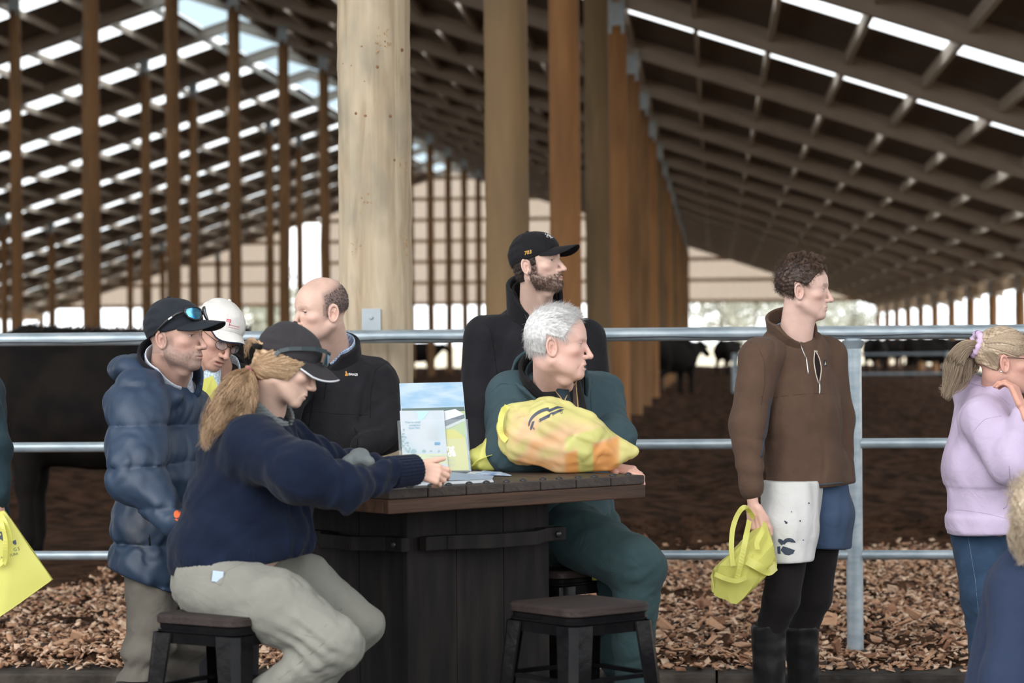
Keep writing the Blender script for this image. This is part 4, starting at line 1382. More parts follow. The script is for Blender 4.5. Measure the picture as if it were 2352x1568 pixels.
# ------------------------------------------------------------------ man in the white cap
def person_b():
    D = 8.55
    O = P(497, 768, 8.5)
    hd = dict(O=O, yaw=46, pitch=-14, roll=20, s=0.96, neck=P(497, 865, 8.62), neck_r=0.06, tone=(0.52, 0.30, 0.23), blush=0.5, hairc=(0.3, 0.28, 0.26), brow=0.3, mouth=0.8, eye=0.25, fat=0.3)
    lat = A3(frame(30)[:, 0])
    tors = [('c', J(510, 900, 8.65), J(505, 1120, 8.65), 0.115, 0.13, lat, 1.5), ('c', J(400, 895, 8.7), J(590, 890, 8.62), 0.07, 0.07)]
    arms = [('c', J(590, 900, 8.6), J(600, 1050, 8.55), 0.07, 0.06), ('c', J(600, 1050, 8.55), J(500, 930, 8.38), 0.055, 0.04), ('c', J(400, 900, 8.7), J(390, 1060, 8.68), 0.07, 0.06)]
    base = gpt(505, 8.65, -0.15)
    f1, f2 = gpt(460, 8.65, -0.15), gpt(545, 8.65, -0.15)
    legs = [('c', J(470, 1120, 8.65), A3(f1 + Vector((0, 0, 0.1))), 0.10, 0.06), ('c', J(540, 1120, 8.65), A3(f2 + Vector((0, 0, 0.1))), 0.10, 0.06)]
    pr = make_person('man with glasses and a white cap talking behind the blue puffer jacket', base, hd, (), shrink(tors + arms + legs, 0.62))
    m_j = cloth('brown_black_jacket', (0.022, 0.018, 0.017))
    jk = garment('jacket', tors + arms, 0.04, 0.008, m_j, pr, disp=lambda p: 0.005 * folds_dir(p, 3, UPZ + CRn * 0.4, 45.0, 10.0) + 0.005 * crl(p, 4, UPZ + CRn * 0.4, 40.0, 9.0))
    garment('trousers', legs, 0.03, 0.011, cloth('dark_trousers', (0.03, 0.03, 0.035)), pr, cuts=[(A3(f1 + Vector((0, 0, 0.05))), (0, 0, -1))])
    for ft in (f1, f2):
        garment('boot', [('c', A3(ft + Vector((0, 0, 0.1))), A3(ft + Vector((0, 0, 0.05))), 0.05, 0.05), ('c', A3(ft + Vector((0, 0, 0.045))), A3(ft + Vector((0.05, -0.13, 0.04))), 0.048, 0.042)], 0.02, 0.012, M_BOOT, pr, cuts=[(A3(ft + Vector((0, 0, 0.002))), (0, 0, -1))])
    ax = A3(P(500, 820, 8.55) - P(497, 880, 8.64))
    od = A3(frame(40)[:, 1])
    ring_obj('shirt_collar', P(500, 880, 8.6), ax, 0.068, 0.075, 0.008, gingham('blue_check', (0.60, 0.68, 0.74), (0.36, 0.48, 0.58), 120), pr, flare=0.25, od=od, gap=0.35, dip=0.05)
    ring_obj('jacket_collar', P(505, 885, 8.63), ax, 0.082, 0.07, 0.014, m_j, pr, flare=0.35, od=od, gap=0.8, dip=0.03)
    # shirt front
    garment('shirt_front', [('c', J(488, 850, 8.50), J(484, 960, 8.47), 0.03, 0.035)], 0.02, 0.006, gingham('blue_check_front', (0.60, 0.68, 0.74), (0.36, 0.48, 0.58), 120), pr)
    m_w = cloth('white_cap', (0.66, 0.64, 0.61), (0.60, 0.58, 0.55), bump=0.2, bscale=800, sheen=0.0)
    nav = cloth('navy_edging', (0.03, 0.035, 0.06))
    cap = make_cap(pr, hd, m_w, m_w, lift=0.6, brim_len=6.2, brim_drop=1.4, low_back=-0.8, front=3.7, tall=0.2, brim_curve=2.4, edge_mat=nav, rise=1.6)
    cs = Cast(cap)
    rd = pmat('red_embroidery', (0.50, 0.05, 0.09), None, rough=0.7)
    cs.text('m', 526, 735, 11, D, rd, cap, rot=-8, name='embroidery', bold=0.02)
    cs.line('embroidery_stem', [(528, 738), (527, 748)], 0.0012, rd, cap)
    cs.text('mmmmmm', 538, 748, 4, D, rd, cap, rot=-14, name='embroidery_line')
    cs.text('mmmm mm m', 536, 753, 3, D, rd, cap, rot=-14, name='embroidery_line')
    # glasses
    M_WIRE2 = pmat('spectacle_wire', (0.05, 0.045, 0.04), None, rough=0.3, metal=0.6)
    M_LENS = bpy.data.materials.new('spectacle_lens'); M_LENS.use_nodes = True
    b = M_LENS.node_tree.nodes['Principled BSDF']; b.inputs['Alpha'].default_value = 0.22; b.inputs['Roughness'].default_value = 0.03; b.inputs['Base Color'].default_value = (0.8, 0.85, 0.9, 1)
    g = MB(); lens = []
    for sx in (-1, 1):
        pts = [Vector(from_head(sx * (3.3 + 2.35 * math.cos(t)), 9.9 - 0.04 * (3.3 + 2.35 * math.cos(t)) ** 2, -0.5 + 1.75 * math.sin(t), hd)) for t in np.linspace(0, 2 * math.pi, 20, endpoint=False)]
        g.tube(pts + [pts[0], pts[1]], 0.0012, 6, False)
        lens.append(pts)
        g.tube([from_head(sx * 5.7, 8.6, 0.1, hd), from_head(sx * 7.5, 5.0, 0.4, hd), from_head(sx * 7.9, -1.5, 0.3, hd)], 0.0013, 6)
    g.tube([from_head(-1.0, 9.9, -0.2, hd), from_head(0, 10.3, 0.1, hd), from_head(1.0, 9.9, -0.2, hd)], 0.0012, 6)
    go = g.build('spectacles', M_WIRE2, None, True)
    tag(go, 'thin wire-rimmed spectacles worn under the white cap', 'spectacles')
    for pts in lens:
        mesh_obj('lens', [tuple(p) for p in pts], [tuple(range(len(pts)))], M_LENS, go)
    # yellow leaflet in his hand
    m_y = pmat('yellow_paper', (0.72, 0.70, 0.16), (0.68, 0.66, 0.15), 20, 0.7)
    q = [P(463, 872, 8.32), P(489, 862, 8.36), P(503, 893, 8.36), P(478, 935, 8.30), P(462, 926, 8.28)]
    n = (q[1] - q[0]).cross(q[3] - q[0]).normalized() * 0.0008
    vs = [tuple(p) for p in q] + [tuple(p + n) for p in q]
    lf = mesh_obj('leaflet', vs, [(0, 1, 2, 3, 4), (9, 8, 7, 6, 5)] + [(i, (i + 1) % 5, 5 + (i + 1) % 5, 5 + i) for i in range(5)], m_y)
    tag(lf, 'yellow paper leaflet held by the man in the white cap', 'leaflet')
    return pr
person_b()
# ------------------------------------------------------------------ blonde woman seated at the table
def catmull(pts, n):
    pts = np.asarray(pts, float)
    ext = np.vstack([2 * pts[0] - pts[1], pts, 2 * pts[-1] - pts[-2]])
    out = []
    m = len(pts) - 1
    for u in np.linspace(0, m - 1e-6, n):
        i = int(u); t = u - i
        p0, p1, p2, p3 = ext[i:i + 4]
        out.append(0.5 * ((2 * p1) + (-p0 + p2) * t + (2 * p0 - 5 * p1 + 4 * p2 - p3) * t * t + (-p0 + 3 * p1 - 3 * p2 + p3) * t ** 3))
    return np.array(out)

def lock(name, ctrl, width, n, mat, parent, r=0.0011, wave=0.006, wf=3.0, cols=None, seed=0, m=16, flat=None, taper_w=(0.5, 1.0, 0.35)):
    """bundle of strands following a centre line"""
    rs = np.random.RandomState(seed)
    base = catmull(ctrl, m)
    t = np.gradient(base, axis=0); t /= np.linalg.norm(t, axis=1, keepdims=True)
    a = np.cross(t, np.array(CFn, float)); a /= np.linalg.norm(a, axis=1, keepdims=True) + 1e-9
    b = np.cross(t, a)
    s = np.linspace(0, 1, m)
    w = np.interp(s, [0, 0.45, 1], taper_w) * width
    ang = rs.uniform(0, 6.28, n); rad = np.sqrt(rs.uniform(0, 1, n))
    u = (rad * np.cos(ang))[:, None] * w[None]; v = (rad * np.sin(ang))[:, None] * w[None] * 0.8
    grp = rs.randint(0, 9, n)
    ph = (grp * 0.7)[:, None] + rs.normal(0, 0.25, n)[:, None]
    u = u + wave * np.sin(wf * 6.28 * s[None] + ph) * (0.3 + s[None])
    v = v + wave * np.cos(wf * 5.1 * s[None] + ph * 1.7) * (0.3 + s[None])
    ln = rs.beta(4.0, 1.6, n)
    si = s[None] * ln[:, None]
    ip = lambda arr: np.stack([np.interp(si, s, arr[:, k]) for k in range(3)], -1)
    wi = np.interp(si, s, w)
    u = (rad * np.cos(ang))[:, None] * wi; v = (rad * np.sin(ang))[:, None] * wi * 0.8
    u = u + wave * np.sin(wf * 6.28 * si + ph) * (0.3 + si)
    v = v + wave * np.cos(wf * 5.1 * si + ph * 1.7) * (0.3 + si)
    paths = ip(base) + u[..., None] * ip(a) + v[..., None] * ip(b)
    c = None
    if cols is not None:
        k = rs.uniform(0, 1, n)[:, None]
        gk = rs.uniform(0, 1, 9)[grp][:, None]
        k = 0.3 * k + 0.35 * gk + 0.35 * rs.uniform()
        c = np.array(cols[0]) * (1 - k) + np.array(cols[1]) * k
    return strands(name, None, paths, np.full(n, r), mat, parent, c)

M_HAIR = pmat('hair', (1, 1, 1), None, rough=0.42, vcol='Col', spec=0.4)

def person_c():
    D = 6.75
    O = P(659, 834, 6.8)
    hd = dict(O=O, yaw=94, pitch=-24, s=0.92, neck=P(612, 938, 6.86), neck_r=0.050, tone=(0.66, 0.45, 0.36), blush=0.3, hairc=(0.35, 0.2, 0.1), brow=0.35, eye=0.2, nose=0.72, jaw=0.92, adam=False, chin=-0.2, ears=False)
    fwd = frame(85)[:, 1]
    lat = A3(frame(80)[:, 0])
    tors = [('c', J(604, 1000, 6.86), J(572, 1090, 6.84), 0.082, 0.135, lat, 1.35), ('c', J(572, 1090, 6.84), J(556, 1225, 6.82), 0.150, 0.165, lat, 1.15),
            ('c', J(556, 1225, 6.82), J(545, 1275, 6.80), 0.170, 0.160, lat, 1.1), ('e', J(640, 1150, 6.84), (0.10, 0.12, 0.11)), ('c', J(492, 1265, 6.76), J(600, 1240, 6.82), 0.122, 0.135)]
    arm1 = [('c', J(585, 1020, 6.66), J(690, 1085, 6.55), 0.088, 0.078), ('c', J(690, 1085, 6.55), J(795, 1122, 6.56), 0.076, 0.056), ('c', J(795, 1122, 6.56), J(905, 1083, 6.74), 0.053, 0.040)]
    arm2 = [('c', J(640, 1000, 7.02), J(740, 1062, 7.10), 0.075, 0.055), ('c', J(740, 1062, 7.10), J(880, 1078, 7.20), 0.05, 0.04)]
    base = gpt(560, 6.8, -0.15)
    th = [('c', J(478, 1340, 6.70), J(640, 1395, 6.58), 0.098, 0.100), ('c', J(640, 1395, 6.58), J(775, 1478, 6.5), 0.098, 0.070),
          ('c', J(555, 1310, 6.95), J(700, 1340, 6.98), 0.10, 0.085), ('c', J(700, 1340, 6.98), J(835, 1432, 6.98), 0.082, 0.056), ('c', J(485, 1335, 6.80), J(520, 1325, 6.86), 0.115, 0.115)]
    sh = [('c', J(772, 1484, 6.5), J(610, 1600, 6.55), 0.068, 0.050), ('c', J(610, 1600, 6.55), J(580, 1700, 6.6), 0.05, 0.05),
          ('c', J(835, 1436, 6.98), J(720, 1570, 7.0), 0.055, 0.05), ('c', J(720, 1570, 7.0), J(690, 1720, 7.0), 0.05, 0.045)]
    # hands
    w1 = J(952, 1078, 6.80)
    h1 = hand_prims(w1, A3(CR * 0.93 - CU * 0.22 + CF * 0.28), A3(-CF * 0.9 + CU * 0.35), -1, [(0.25, 0.75, 0.6), (0.45, 0.8, 0.6), (0.65, 0.85, 0.6), (0.8, 0.9, 0.6)], 0.78, thumb=(0.55, 0.5))
    w2 = J(890, 1080, 7.22)
    h2 = hand_prims(w2, A3(CR * 0.95 + CF * 0.2), A3(CU * 0.9 - CF * 0.3), 1, [0.2, 0.2, 0.25, 0.3], 0.85)
    pr = make_person('blonde woman in a navy sweater seated at the bar table writing', base, hd, (h1, h2), shrink(tors + arm1 + arm2 + th + sh, 0.58))
    m_sw = cloth('navy_wool_sweater', (0.0075, 0.0125, 0.029), (0.0055, 0.009, 0.022), rough=0.95, bump=0.55, bscale=420, sheen=0.06, spec=0.1)
    hem_n = A3(-CU + CR * 0.16)
    def knit(p):
        d = 0.009 * folds_dir(p, 17, CRn * 0.8 - UPZ * 0.45, 24.0, 6.0) + 0.006 * crl(p, 19, CRn * 0.8 - UPZ * 0.5, 26.0, 7.0, 3.5) + 0.0025 * folds_dir(p, 4, CRn * 0.6 + UPZ * 0.6, 55.0, 14.0)
        # sleeve bunching
        e0, e1 = arm1[1][1], arm1[2][2]
        ax = (e1 - e0) / np.linalg.norm(e1 - e0)
        t = (p - e0) @ ax
        near = np.exp(-((p[:, 0] - e0[0]) / 0.4) ** 2) * (t > 0.0)
        d += 0.0045 * np.sin(t * 105 + 2.2 * snoise(p, 22, 3)) * near * (t > 0.05)
        # ribbed hem and cuff
        hz = plane(p, J(530, 1300, 6.8), hem_n)
        an = np.arctan2((p - tors[2][2]) @ CRn, (p - tors[2][2]) @ CFn)
        d += 0.0022 * np.sin(an * 90) * (hz > -0.05) - 0.004 * np.exp(-((hz + 0.02) / 0.03) ** 2)
        return d
    sw = garment('sweater', tors + arm1 + arm2, 0.05, 0.0058, m_sw, pr, cuts=[(J(530, 1300, 6.8), hem_n)], disp=knit)
    # ribbed cuff
    c0, c1 = J(898, 1085, 6.73), J(957, 1078, 6.80)
    cax = (c1 - c0) / np.linalg.norm(c1 - c0)
    ca = np.cross(cax, UPZ); ca /= np.linalg.norm(ca); cb = np.cross(cax, ca)
    def ribs(p):
        q = p - c0
        an = np.arctan2(q @ ca, q @ cb)
        return 0.0018 * np.sin(an * 26)
    garment('cuff', [('c', c0, c1, 0.042, 0.040, A3(cb), 1.08)], 0.01, 0.0026, m_sw, pr, cuts=[(c1, cax), (c0, -cax)], disp=ribs)
    # grey collar of the shirt below
    m_gr = cloth('grey_rib_knit', (0.17, 0.19, 0.19), (0.13, 0.145, 0.15), bump=0.5, bscale=350)
    ax = A3(P(640, 880, 6.84) - P(590, 965, 6.88))
    od = A3(frame(90, -40)[:, 1])
    ring_obj('grey_collar', P(602, 962, 6.865), ax, 0.082, 0.066, 0.012, m_gr, pr, flare=-0.14, od=od, gap=0.30, dip=0.02, disp=lambda p: 0.0014 * np.sin(p[:, 2] * 700))
    garment('shirt_cuff', [('c', J(800, 1062, 6.98), J(826, 1046, 7.02), 0.022, 0.02), ('c', J(826, 1046, 7.02), J(846, 1060, 7.0), 0.02, 0.02)], 0.02, 0.004, m_gr, pr, disp=lambda p: 0.003 * snoise(p, 90, 3))
    # chinos
    m_tr = cloth('pale_khaki_chinos', (0.215, 0.212, 0.185), (0.185, 0.182, 0.16), bump=0.2)
    def folds(p):
        k0 = J(720, 1470, 6.5)
        r = np.sqrt(((p - k0) ** 2).sum(1))
        d = 0.003 * folds_dir(p, 8, CRn * 0.7 + UPZ * 0.7, 60.0, 14.0) + 0.004 * crl(p, 9, CRn * 0.6 + UPZ * 0.75, 45.0, 9.0)
        q = (p - k0) @ A3(CR * 0.55 + CU * 0.83)
        d += 0.006 * np.sin(q * 160 + 2 * snoise(p, 20, 3)) * np.exp(-(r / 0.09) ** 2)
        return d
    tr = garment('trousers', th + sh, 0.028, 0.0062, m_tr, pr, cuts=[(A3(Vector((0, 0, -0.02))), (0, 0, -1))], disp=folds)
    cs = Cast(tr)
    sm = cloth('khaki_seam', (0.22, 0.21, 0.18))
    cs.line('seam', [(430, 1345), (520, 1395), (620, 1425), (700, 1458), (770, 1475)], 0.0012, sm, pr)
    cs.line('seam', [(745, 1440), (785, 1398)], 0.0012, sm, pr)
    cs.line('seam', [(640, 1560), (690, 1520), (745, 1475)], 0.0012, sm, pr)
    cs.line('pocket_edge', [(486, 1312), (484, 1330), (508, 1345), (520, 1310), (560, 1293)], 0.0016, sm, pr)
    # phone in the hip pocket
    m_ph = pmat('phone_glass', (0.02, 0.025, 0.035), None, rough=0.08); m_edge = pmat('phone_case', (0.42, 0.52, 0.68), None, rough=0.25)
    c = cs.at(500, 1327)
    if c is None: c = P(500, 1322, 6.6)
    x = (CR * 0.98 - CU * 0.12).normalized(); y = (CU * 0.98 + CR * 0.12).normalized(); z = x.cross(y)
    M = Matrix((x, y, z)).transposed()
    ph = MB().box(c + y * 0.004 - CF * 0.001, (0.030, 0.030, 0.008), M, 0.002).build('phone', m_edge)
    tag(ph, 'phone sticking out of the hip pocket of the pale chinos', 'phone')
    # shoes
    fr = Vector(frame(85)[:, 1].tolist())
    for ft in (gpt(590, 6.6, -0.15), gpt(700, 7.0, -0.15)):
        garment('shoe', [('c', A3(ft + Vector((0, 0, 0.09))), A3(ft + Vector((0, 0, 0.05))), 0.05, 0.05), ('c', A3(ft + Vector((0, 0, 0.045))), A3(ft + fr * 0.15 + Vector((0, 0, 0.04))), 0.046, 0.04)], 0.02, 0.012, M_BOOT, pr, cuts=[(A3(ft + Vector((0, 0, 0.002))), (0, 0, -1))])
    # cap
    m_cap = cloth('charcoal_cap', (0.040, 0.037, 0.040), (0.032, 0.030, 0.033), bump=0.2, bscale=900)
    m_un = cloth('black_underpeak', (0.012, 0.010, 0.010))
    wh = pmat('pale_edging', (0.55, 0.57, 0.6), None, rough=0.7)
    cap = make_cap(pr, hd, m_cap, m_cap, lift=0.1, brim_len=8.0, brim_drop=2.2, low_back=0.6, front=2.4, brim_curve=2.2, rise=1.3, under=m_un, edge_mat=wh, back=9.6)
    cs2 = Cast(cap)
    # back strap
    MB().tube([from_head(-5.5, -9.2, 1.4, hd), from_head(-2.5, -11.0, 1.0, hd), from_head(2.5, -11.0, 1.0, hd)], 0.008, 8).build('cap_strap', m_un, cap, True)
    # sunglasses on the cap
    m_fr = pmat('grey_green_frame', (0.030, 0.045, 0.052), None, rough=0.3)
    g = MB().tube([Vector(from_head(-6.9, 9.6, 8.1, hd).tolist()), Vector(from_head(0, 11.0, 8.1, hd).tolist()), Vector(from_head(6.9, 9.6, 8.1, hd).tolist())], 0.003, 6)
    fr_o = g.build('sunglasses', m_fr, None)
    for sx in (-1, 1):
        g = MB()
        pts = [from_head(sx * 6.9, 9.6, 8.0, hd), from_head(sx * 8.0, 6.5, 7.6, hd), from_head(sx * 8.9, 2.5, 6.0, hd), from_head(sx * 9.1, -1.0, 4.4, hd), from_head(sx * 8.9, -3.4, 2.6, hd), from_head(sx * 8.7, -4.0, 1.0, hd)]
        for a, b_ in zip(pts[:-1], pts[1:]):
            g.bar(a, b_, 0.004, 0.011, A3(hd['R'][:, 2]))
        g.build('temple', m_fr, fr_o)
    tag(fr_o, 'dark sunglasses with wide arms resting on a charcoal cap', 'sunglasses')
    m_ln = pmat('dark_lens', (0.02, 0.03, 0.035), None, rough=0.05, spec=0.8)
    for sx in (-1, 1):
        q = [from_head(sx * 0.8, 11.0, 7.9, hd), from_head(sx * 6.8, 9.7, 8.2, hd), from_head(sx * 6.6, 10.3, 4.2, hd), from_head(sx * 1.6, 11.6, 4.0, hd)]
        n = hd['R'][:, 1] * 0.002
        mesh_obj('lens', [tuple(v) for v in q] + [tuple(v + n) for v in q], [(0, 1, 2, 3), (7, 6, 5, 4)] + [(i, (i + 1) % 4, 4 + (i + 1) % 4, 4 + i) for i in range(4)], m_ln, fr_o)
        MB().tube([Vector(v.tolist()) for v in q + [q[0]]], 0.0022, 6).build('lens_rim', m_fr, fr_o)
    # hair: covered scalp, side sweep to the ponytail
    blonde = ((0.24, 0.135, 0.065), (0.66, 0.46, 0.29))
    def scalp(p):
        q = to_head(p, hd)
        d = s_ell(q, A3((0, -1.0, 2.4)), (8.15, 9.75, 8.4))
        d = smin(d, s_ell(q, A3((0, -4.0, -3.2)), (6.6, 6.0, 5.4)), 2.0)
        hl = 1.6 + 0.28 * np.minimum(0, q[:, 2]) - np.clip(-q[:, 2] - 2.0, 0, 9) * 0.25
        d = smax(d, (q[:, 1] - 5.0 - 0.42 * (q[:, 2] - 1.0)) * 0.8, 0.5)
        d = smax(d, (-7.0 + 0.2 * q[:, 1] - q[:, 2]) * 0.8, 0.6)
        d += 0.12 * np.sin(q[:, 2] * 3.2 + 0.35 * q[:, 1] + snoise(q, 0.7, 2)) + 0.08 * snoise(q, 2.2, 5)
        return d * 0.01 * hd['s']
    hm = lambda v: np.clip(np.array(blonde[0]) + (np.array(blonde[1]) - np.array(blonde[0])) * (0.45 + 0.4 * snoise((to_head(v, hd) * A3((1, 0.25, 1.5))), 1.6, 4))[:, None], 0, 1)
    hb = sdf_obj('hair', scalp, hd['O'] - 0.14, hd['O'] + 0.14, 0.0028, M_HAIR, pr, hm)
    # swept strands over the side of the head
    rs = np.random.RandomState(8)
    tie = from_head(-2.0, -11.2, -4.6, hd)
    tie = J(572, 856, 6.80)
    n = 1000
    paths = []
    for i in range(n):
        z0 = rs.uniform(-4.5, 2.2); y0 = 4.6 + 0.40 * (z0 - 1.0) + rs.uniform(-2.5, 0.3)
        if rs.rand() < 0.35: y0 = rs.uniform(-6, 3); z0 = rs.uniform(0.5, 2.2)
        s = np.linspace(0, 1, 12)
        y = y0 * (1 - s) + (-9.6) * s
        zt = -3.4 + rs.normal(0, 0.6)
        sag = -1.6 * np.sin(s * math.pi) * rs.uniform(0.2, 1.2) * (z0 < 1.5)
        z = z0 * (1 - s) + zt * s + sag + 0.15 * np.sin(s * 9 + i)
        x = -np.sqrt(np.clip(1 - ((y + 1.0) / 10.2) ** 2, 0.03, 1)) * 8.35 * np.sqrt(np.clip(1 - ((z - 2.4) / 12.0) ** 2, 0.2, 1)) - rs.uniform(0.0, 0.45)
        q = np.stack([x, y, z], -1)
        w = hd['O'][None] + (q * 0.01 * hd['s']) @ hd['R'].T
        w = w * 1.0
        e = np.clip((s - 0.75) / 0.25, 0, 1)[:, None] ** 2
        w = w * (1 - e) + (tie[None] + rs.normal(0, 0.006, 3)) * e
        paths.append(w)
    paths = np.array(paths)
    k = np.clip(0.5 + 0.4 * np.sin(np.arange(n) * 1.3) * rs.uniform(0, 1, n) + rs.normal(0, 0.2, n), 0, 1)[:, None]
    strands('hair_strands', None, paths, np.full(n, 0.0008), M_HAIR, hb, np.array(blonde[0]) * (1 - k) + np.array(blonde[1]) * k)
    # ponytail
    rl = np.random.RandomState(77)
    base_l = [(572, 856, 6.79), (548, 876, 6.74), (528, 920, 6.71), (505, 965, 6.70), (478, 1008, 6.70), (468, 1045, 6.71)]
    for j in range(13):
        off = rl.uniform(-1, 1); ln = rl.uniform(0.55, 1.0); ph = rl.uniform(0, 6.28)
        ct = []
        for i, (x, y, d) in enumerate(base_l):
            t = i / 5.0 * ln
            k = t * 5; a = int(min(k, 4)); f_ = k - a
            x0 = base_l[a][0] * (1 - f_) + base_l[a + 1][0] * f_; y0 = base_l[a][1] * (1 - f_) + base_l[a + 1][1] * f_
            wdt = 58 * math.sin(min(1, t * 2.2) * 1.57) * (1 - 0.45 * t)
            ct.append(J(x0 + off * wdt + 13 * t * math.sin(i * 1.9 + ph), y0 + off * wdt * 0.45 + 5 * t * math.cos(i * 2.1 + ph), d - 0.03 * math.sqrt(max(0, 1 - off * off)) * (t > 0) + 0.02 * rl.uniform(-1, 1)))
        lock('ponytail_lock', ct, rl.uniform(0.014, 0.022), 190, M_HAIR, hb, 0.0008, 0.008, 1.9, blonde, 100 + j, 22, taper_w=(0.6, 1.0, 0.25))
    core = [('c', J(570, 858, 6.80), J(545, 900, 6.77), 0.020, 0.034), ('c', J(545, 900, 6.77), J(510, 960, 6.75), 0.034, 0.020), ('c', J(510, 960, 6.75), J(492, 990, 6.74), 0.018, 0.008)]
    garment('ponytail', core, 0.03, 0.004, M_HAIR, hb, disp=lambda p: 0.005 * np.sin((p @ A3(CR * 0.8 + CU * 0.55)) * 260 + 3 * snoise(p, 30, 2)),
            colfn=lambda v: np.clip(np.array(blonde[0]) * 0.9 + (np.array(blonde[1]) - np.array(blonde[0])) * (0.35 + 0.35 * np.sin((v @ A3(CR * 0.8 + CU * 0.55)) * 260))[:, None], 0, 1))
    # stray wisp out of the cap's back
    lock('hair_wisp', [J(592, 790, 6.8), J(577, 782, 6.8), J(568, 800, 6.8), J(566, 825, 6.8)], 0.010, 60, M_HAIR, hb, 0.0009, 0.004, 1.5, blonde, 9, 12)
    m_pk = pmat('pink_hair_tie', (0.80, 0.04, 0.42), None, rough=0.6)
    tt = [J(571 + 9 * math.sin(a) * 0.6, 856 + 12 * math.cos(a), 6.79 - 0.022 * math.sin(a)) for a in np.linspace(0, 6.28, 14)]
    MB().tube([Vector(q.tolist()) for q in tt], 0.0045, 8, False).build('hair_tie', m_pk, hb, True)
    return pr
person_c()
# ------------------------------------------------------------------ short-hair helper
def cap_hair(person, hd, name, cols, region, thick=0.5, nz=0.15, nf=2.0, nstr=1500, slen=0.018, r=0.0006, curl=0.0, lift=0.5, down=0.4, seed=1, m=6, base_r=(7.7, 9.6, 8.7), fwd=0.0, base_c=(0, -1.1, 3.1), vox=0.0028):
    """scalp-hugging hair solid limited by region(q)<0 plus many strands rooted in it"""
    def fn(p):
        q = to_head(p, hd)
        d = s_ell(q, A3(base_c), tuple(b + thick for b in base_r))
        d = smin(d, s_ell(q, A3((0, -3.5, -2.8)), (5.9 + thick * .6, 5.6 + thick * .6, 6.0)), 1.5)
        d = d + nz * snoise(q, nf, seed)
        d = smax(d, region(q), 0.5)
        return d * 0.01 * hd['s']
    v, f = surf(fn, hd['O'] - 0.15, hd['O'] + 0.15, vox, smooth=1)
    k = np.clip(0.5 + 0.5 * snoise(to_head(v.astype(f32), hd) * A3((1, 0.6, 1)), 3.0, seed + 1), 0, 1)[:, None]
    hb = np_mesh(name, v, f, M_HAIR, person, np.array(cols[0]) * (1 - k) + np.array(cols[1]) * k)
    if nstr:
        rs = np.random.RandomState(seed)
        tri = v[f]
        c = tri.mean(1)
        n = np.cross(tri[:, 2] - tri[:, 0], tri[:, 3] - tri[:, 1]); n /= np.linalg.norm(n, axis=1, keepdims=True) + 1e-9
        out = ((c - hd['O']) * n).sum(1) > 0
        ids = np.nonzero(out)[0]
        ids = ids[rs.randint(0, len(ids), nstr)]
        p0, nn = c[ids], n[ids]
        up = hd['R'][:, 2].astype(float); fw = hd['R'][:, 1].astype(float)
        q = to_head(p0.astype(f32), hd)
        wd = np.clip((6.5 - q[:, 2]) / 6.0, 0, 1)[:, None]           # lower hair lies downward
        dr = nn * lift - up * down * wd + fw * fwd * (1.0 - 0.6 * wd) + rs.normal(0, 0.2, (nstr, 3))
        dr /= np.linalg.norm(dr, axis=1, keepdims=True)
        s = np.linspace(0, 1, m)
        L = slen * rs.uniform(0.6, 1.25, nstr)
        paths = p0[:, None] - nn[:, None] * 0.002 + dr[:, None] * (L[:, None] * s[None])[..., None]
        if curl:
            a = np.cross(dr, up); a /= np.linalg.norm(a, axis=1, keepdims=True) + 1e-9
            b = np.cross(dr, a)
            ph = np.round(snoise(q, 0.9, 3) * 3) + rs.normal(0, 0.3, nstr)
            th = ph[:, None] + s[None] * 6.0
            paths = paths + curl * (s[None] * np.cos(th))[..., None] * a[:, None] + curl * (s[None] * np.sin(th))[..., None] * b[:, None]
        k = rs.uniform(0, 1, nstr)[:, None]
        strands('hair_strands', None, paths, np.full(nstr, r), M_HAIR, hb, np.array(cols[0]) * (1 - k) + np.array(cols[1]) * k)
    return hb

def skin_fuzz(pr, hd, base, mask, n, ln, cols, name, lift=0.7, down=0.7, seed=3, rad=0.0005):
    """short hairs rooted on the skin where mask(head coords) holds"""
    rs = np.random.RandomState(seed)
    me = pr.data
    m = len(me.vertices)
    co = np.empty(m * 3, np.float32); me.vertices.foreach_get('co', co); co = co.reshape(-1, 3) + np.array(base, np.float32)
    no = np.empty(m * 3, np.float32); me.vertex_normals.foreach_get('vector', no); no = no.reshape(-1, 3)
    q = to_head(co, hd)
    ok = np.nonzero(mask(q) & (np.abs(q).max(1) < 16))[0]
    if not len(ok): return
    ids = ok[rs.randint(0, len(ok), n)]
    p0 = co[ids] + rs.normal(0, 0.0008, (n, 3)); nn = no[ids]
    dr = nn * lift - hd['R'][:, 2] * down + rs.normal(0, 0.3, (n, 3)); dr /= np.linalg.norm(dr, axis=1, keepdims=True)
    s = np.linspace(0, 1, 4)
    paths = p0[:, None] + dr[:, None] * (ln * rs.uniform(0.5, 1.2, n)[:, None] * s)[..., None]
    k = rs.uniform(0, 1, n)[:, None]
    strands(name, None, paths, np.full(n, rad), M_HAIR, pr, np.array(cols[0]) * (1 - k) + np.array(cols[1]) * k)

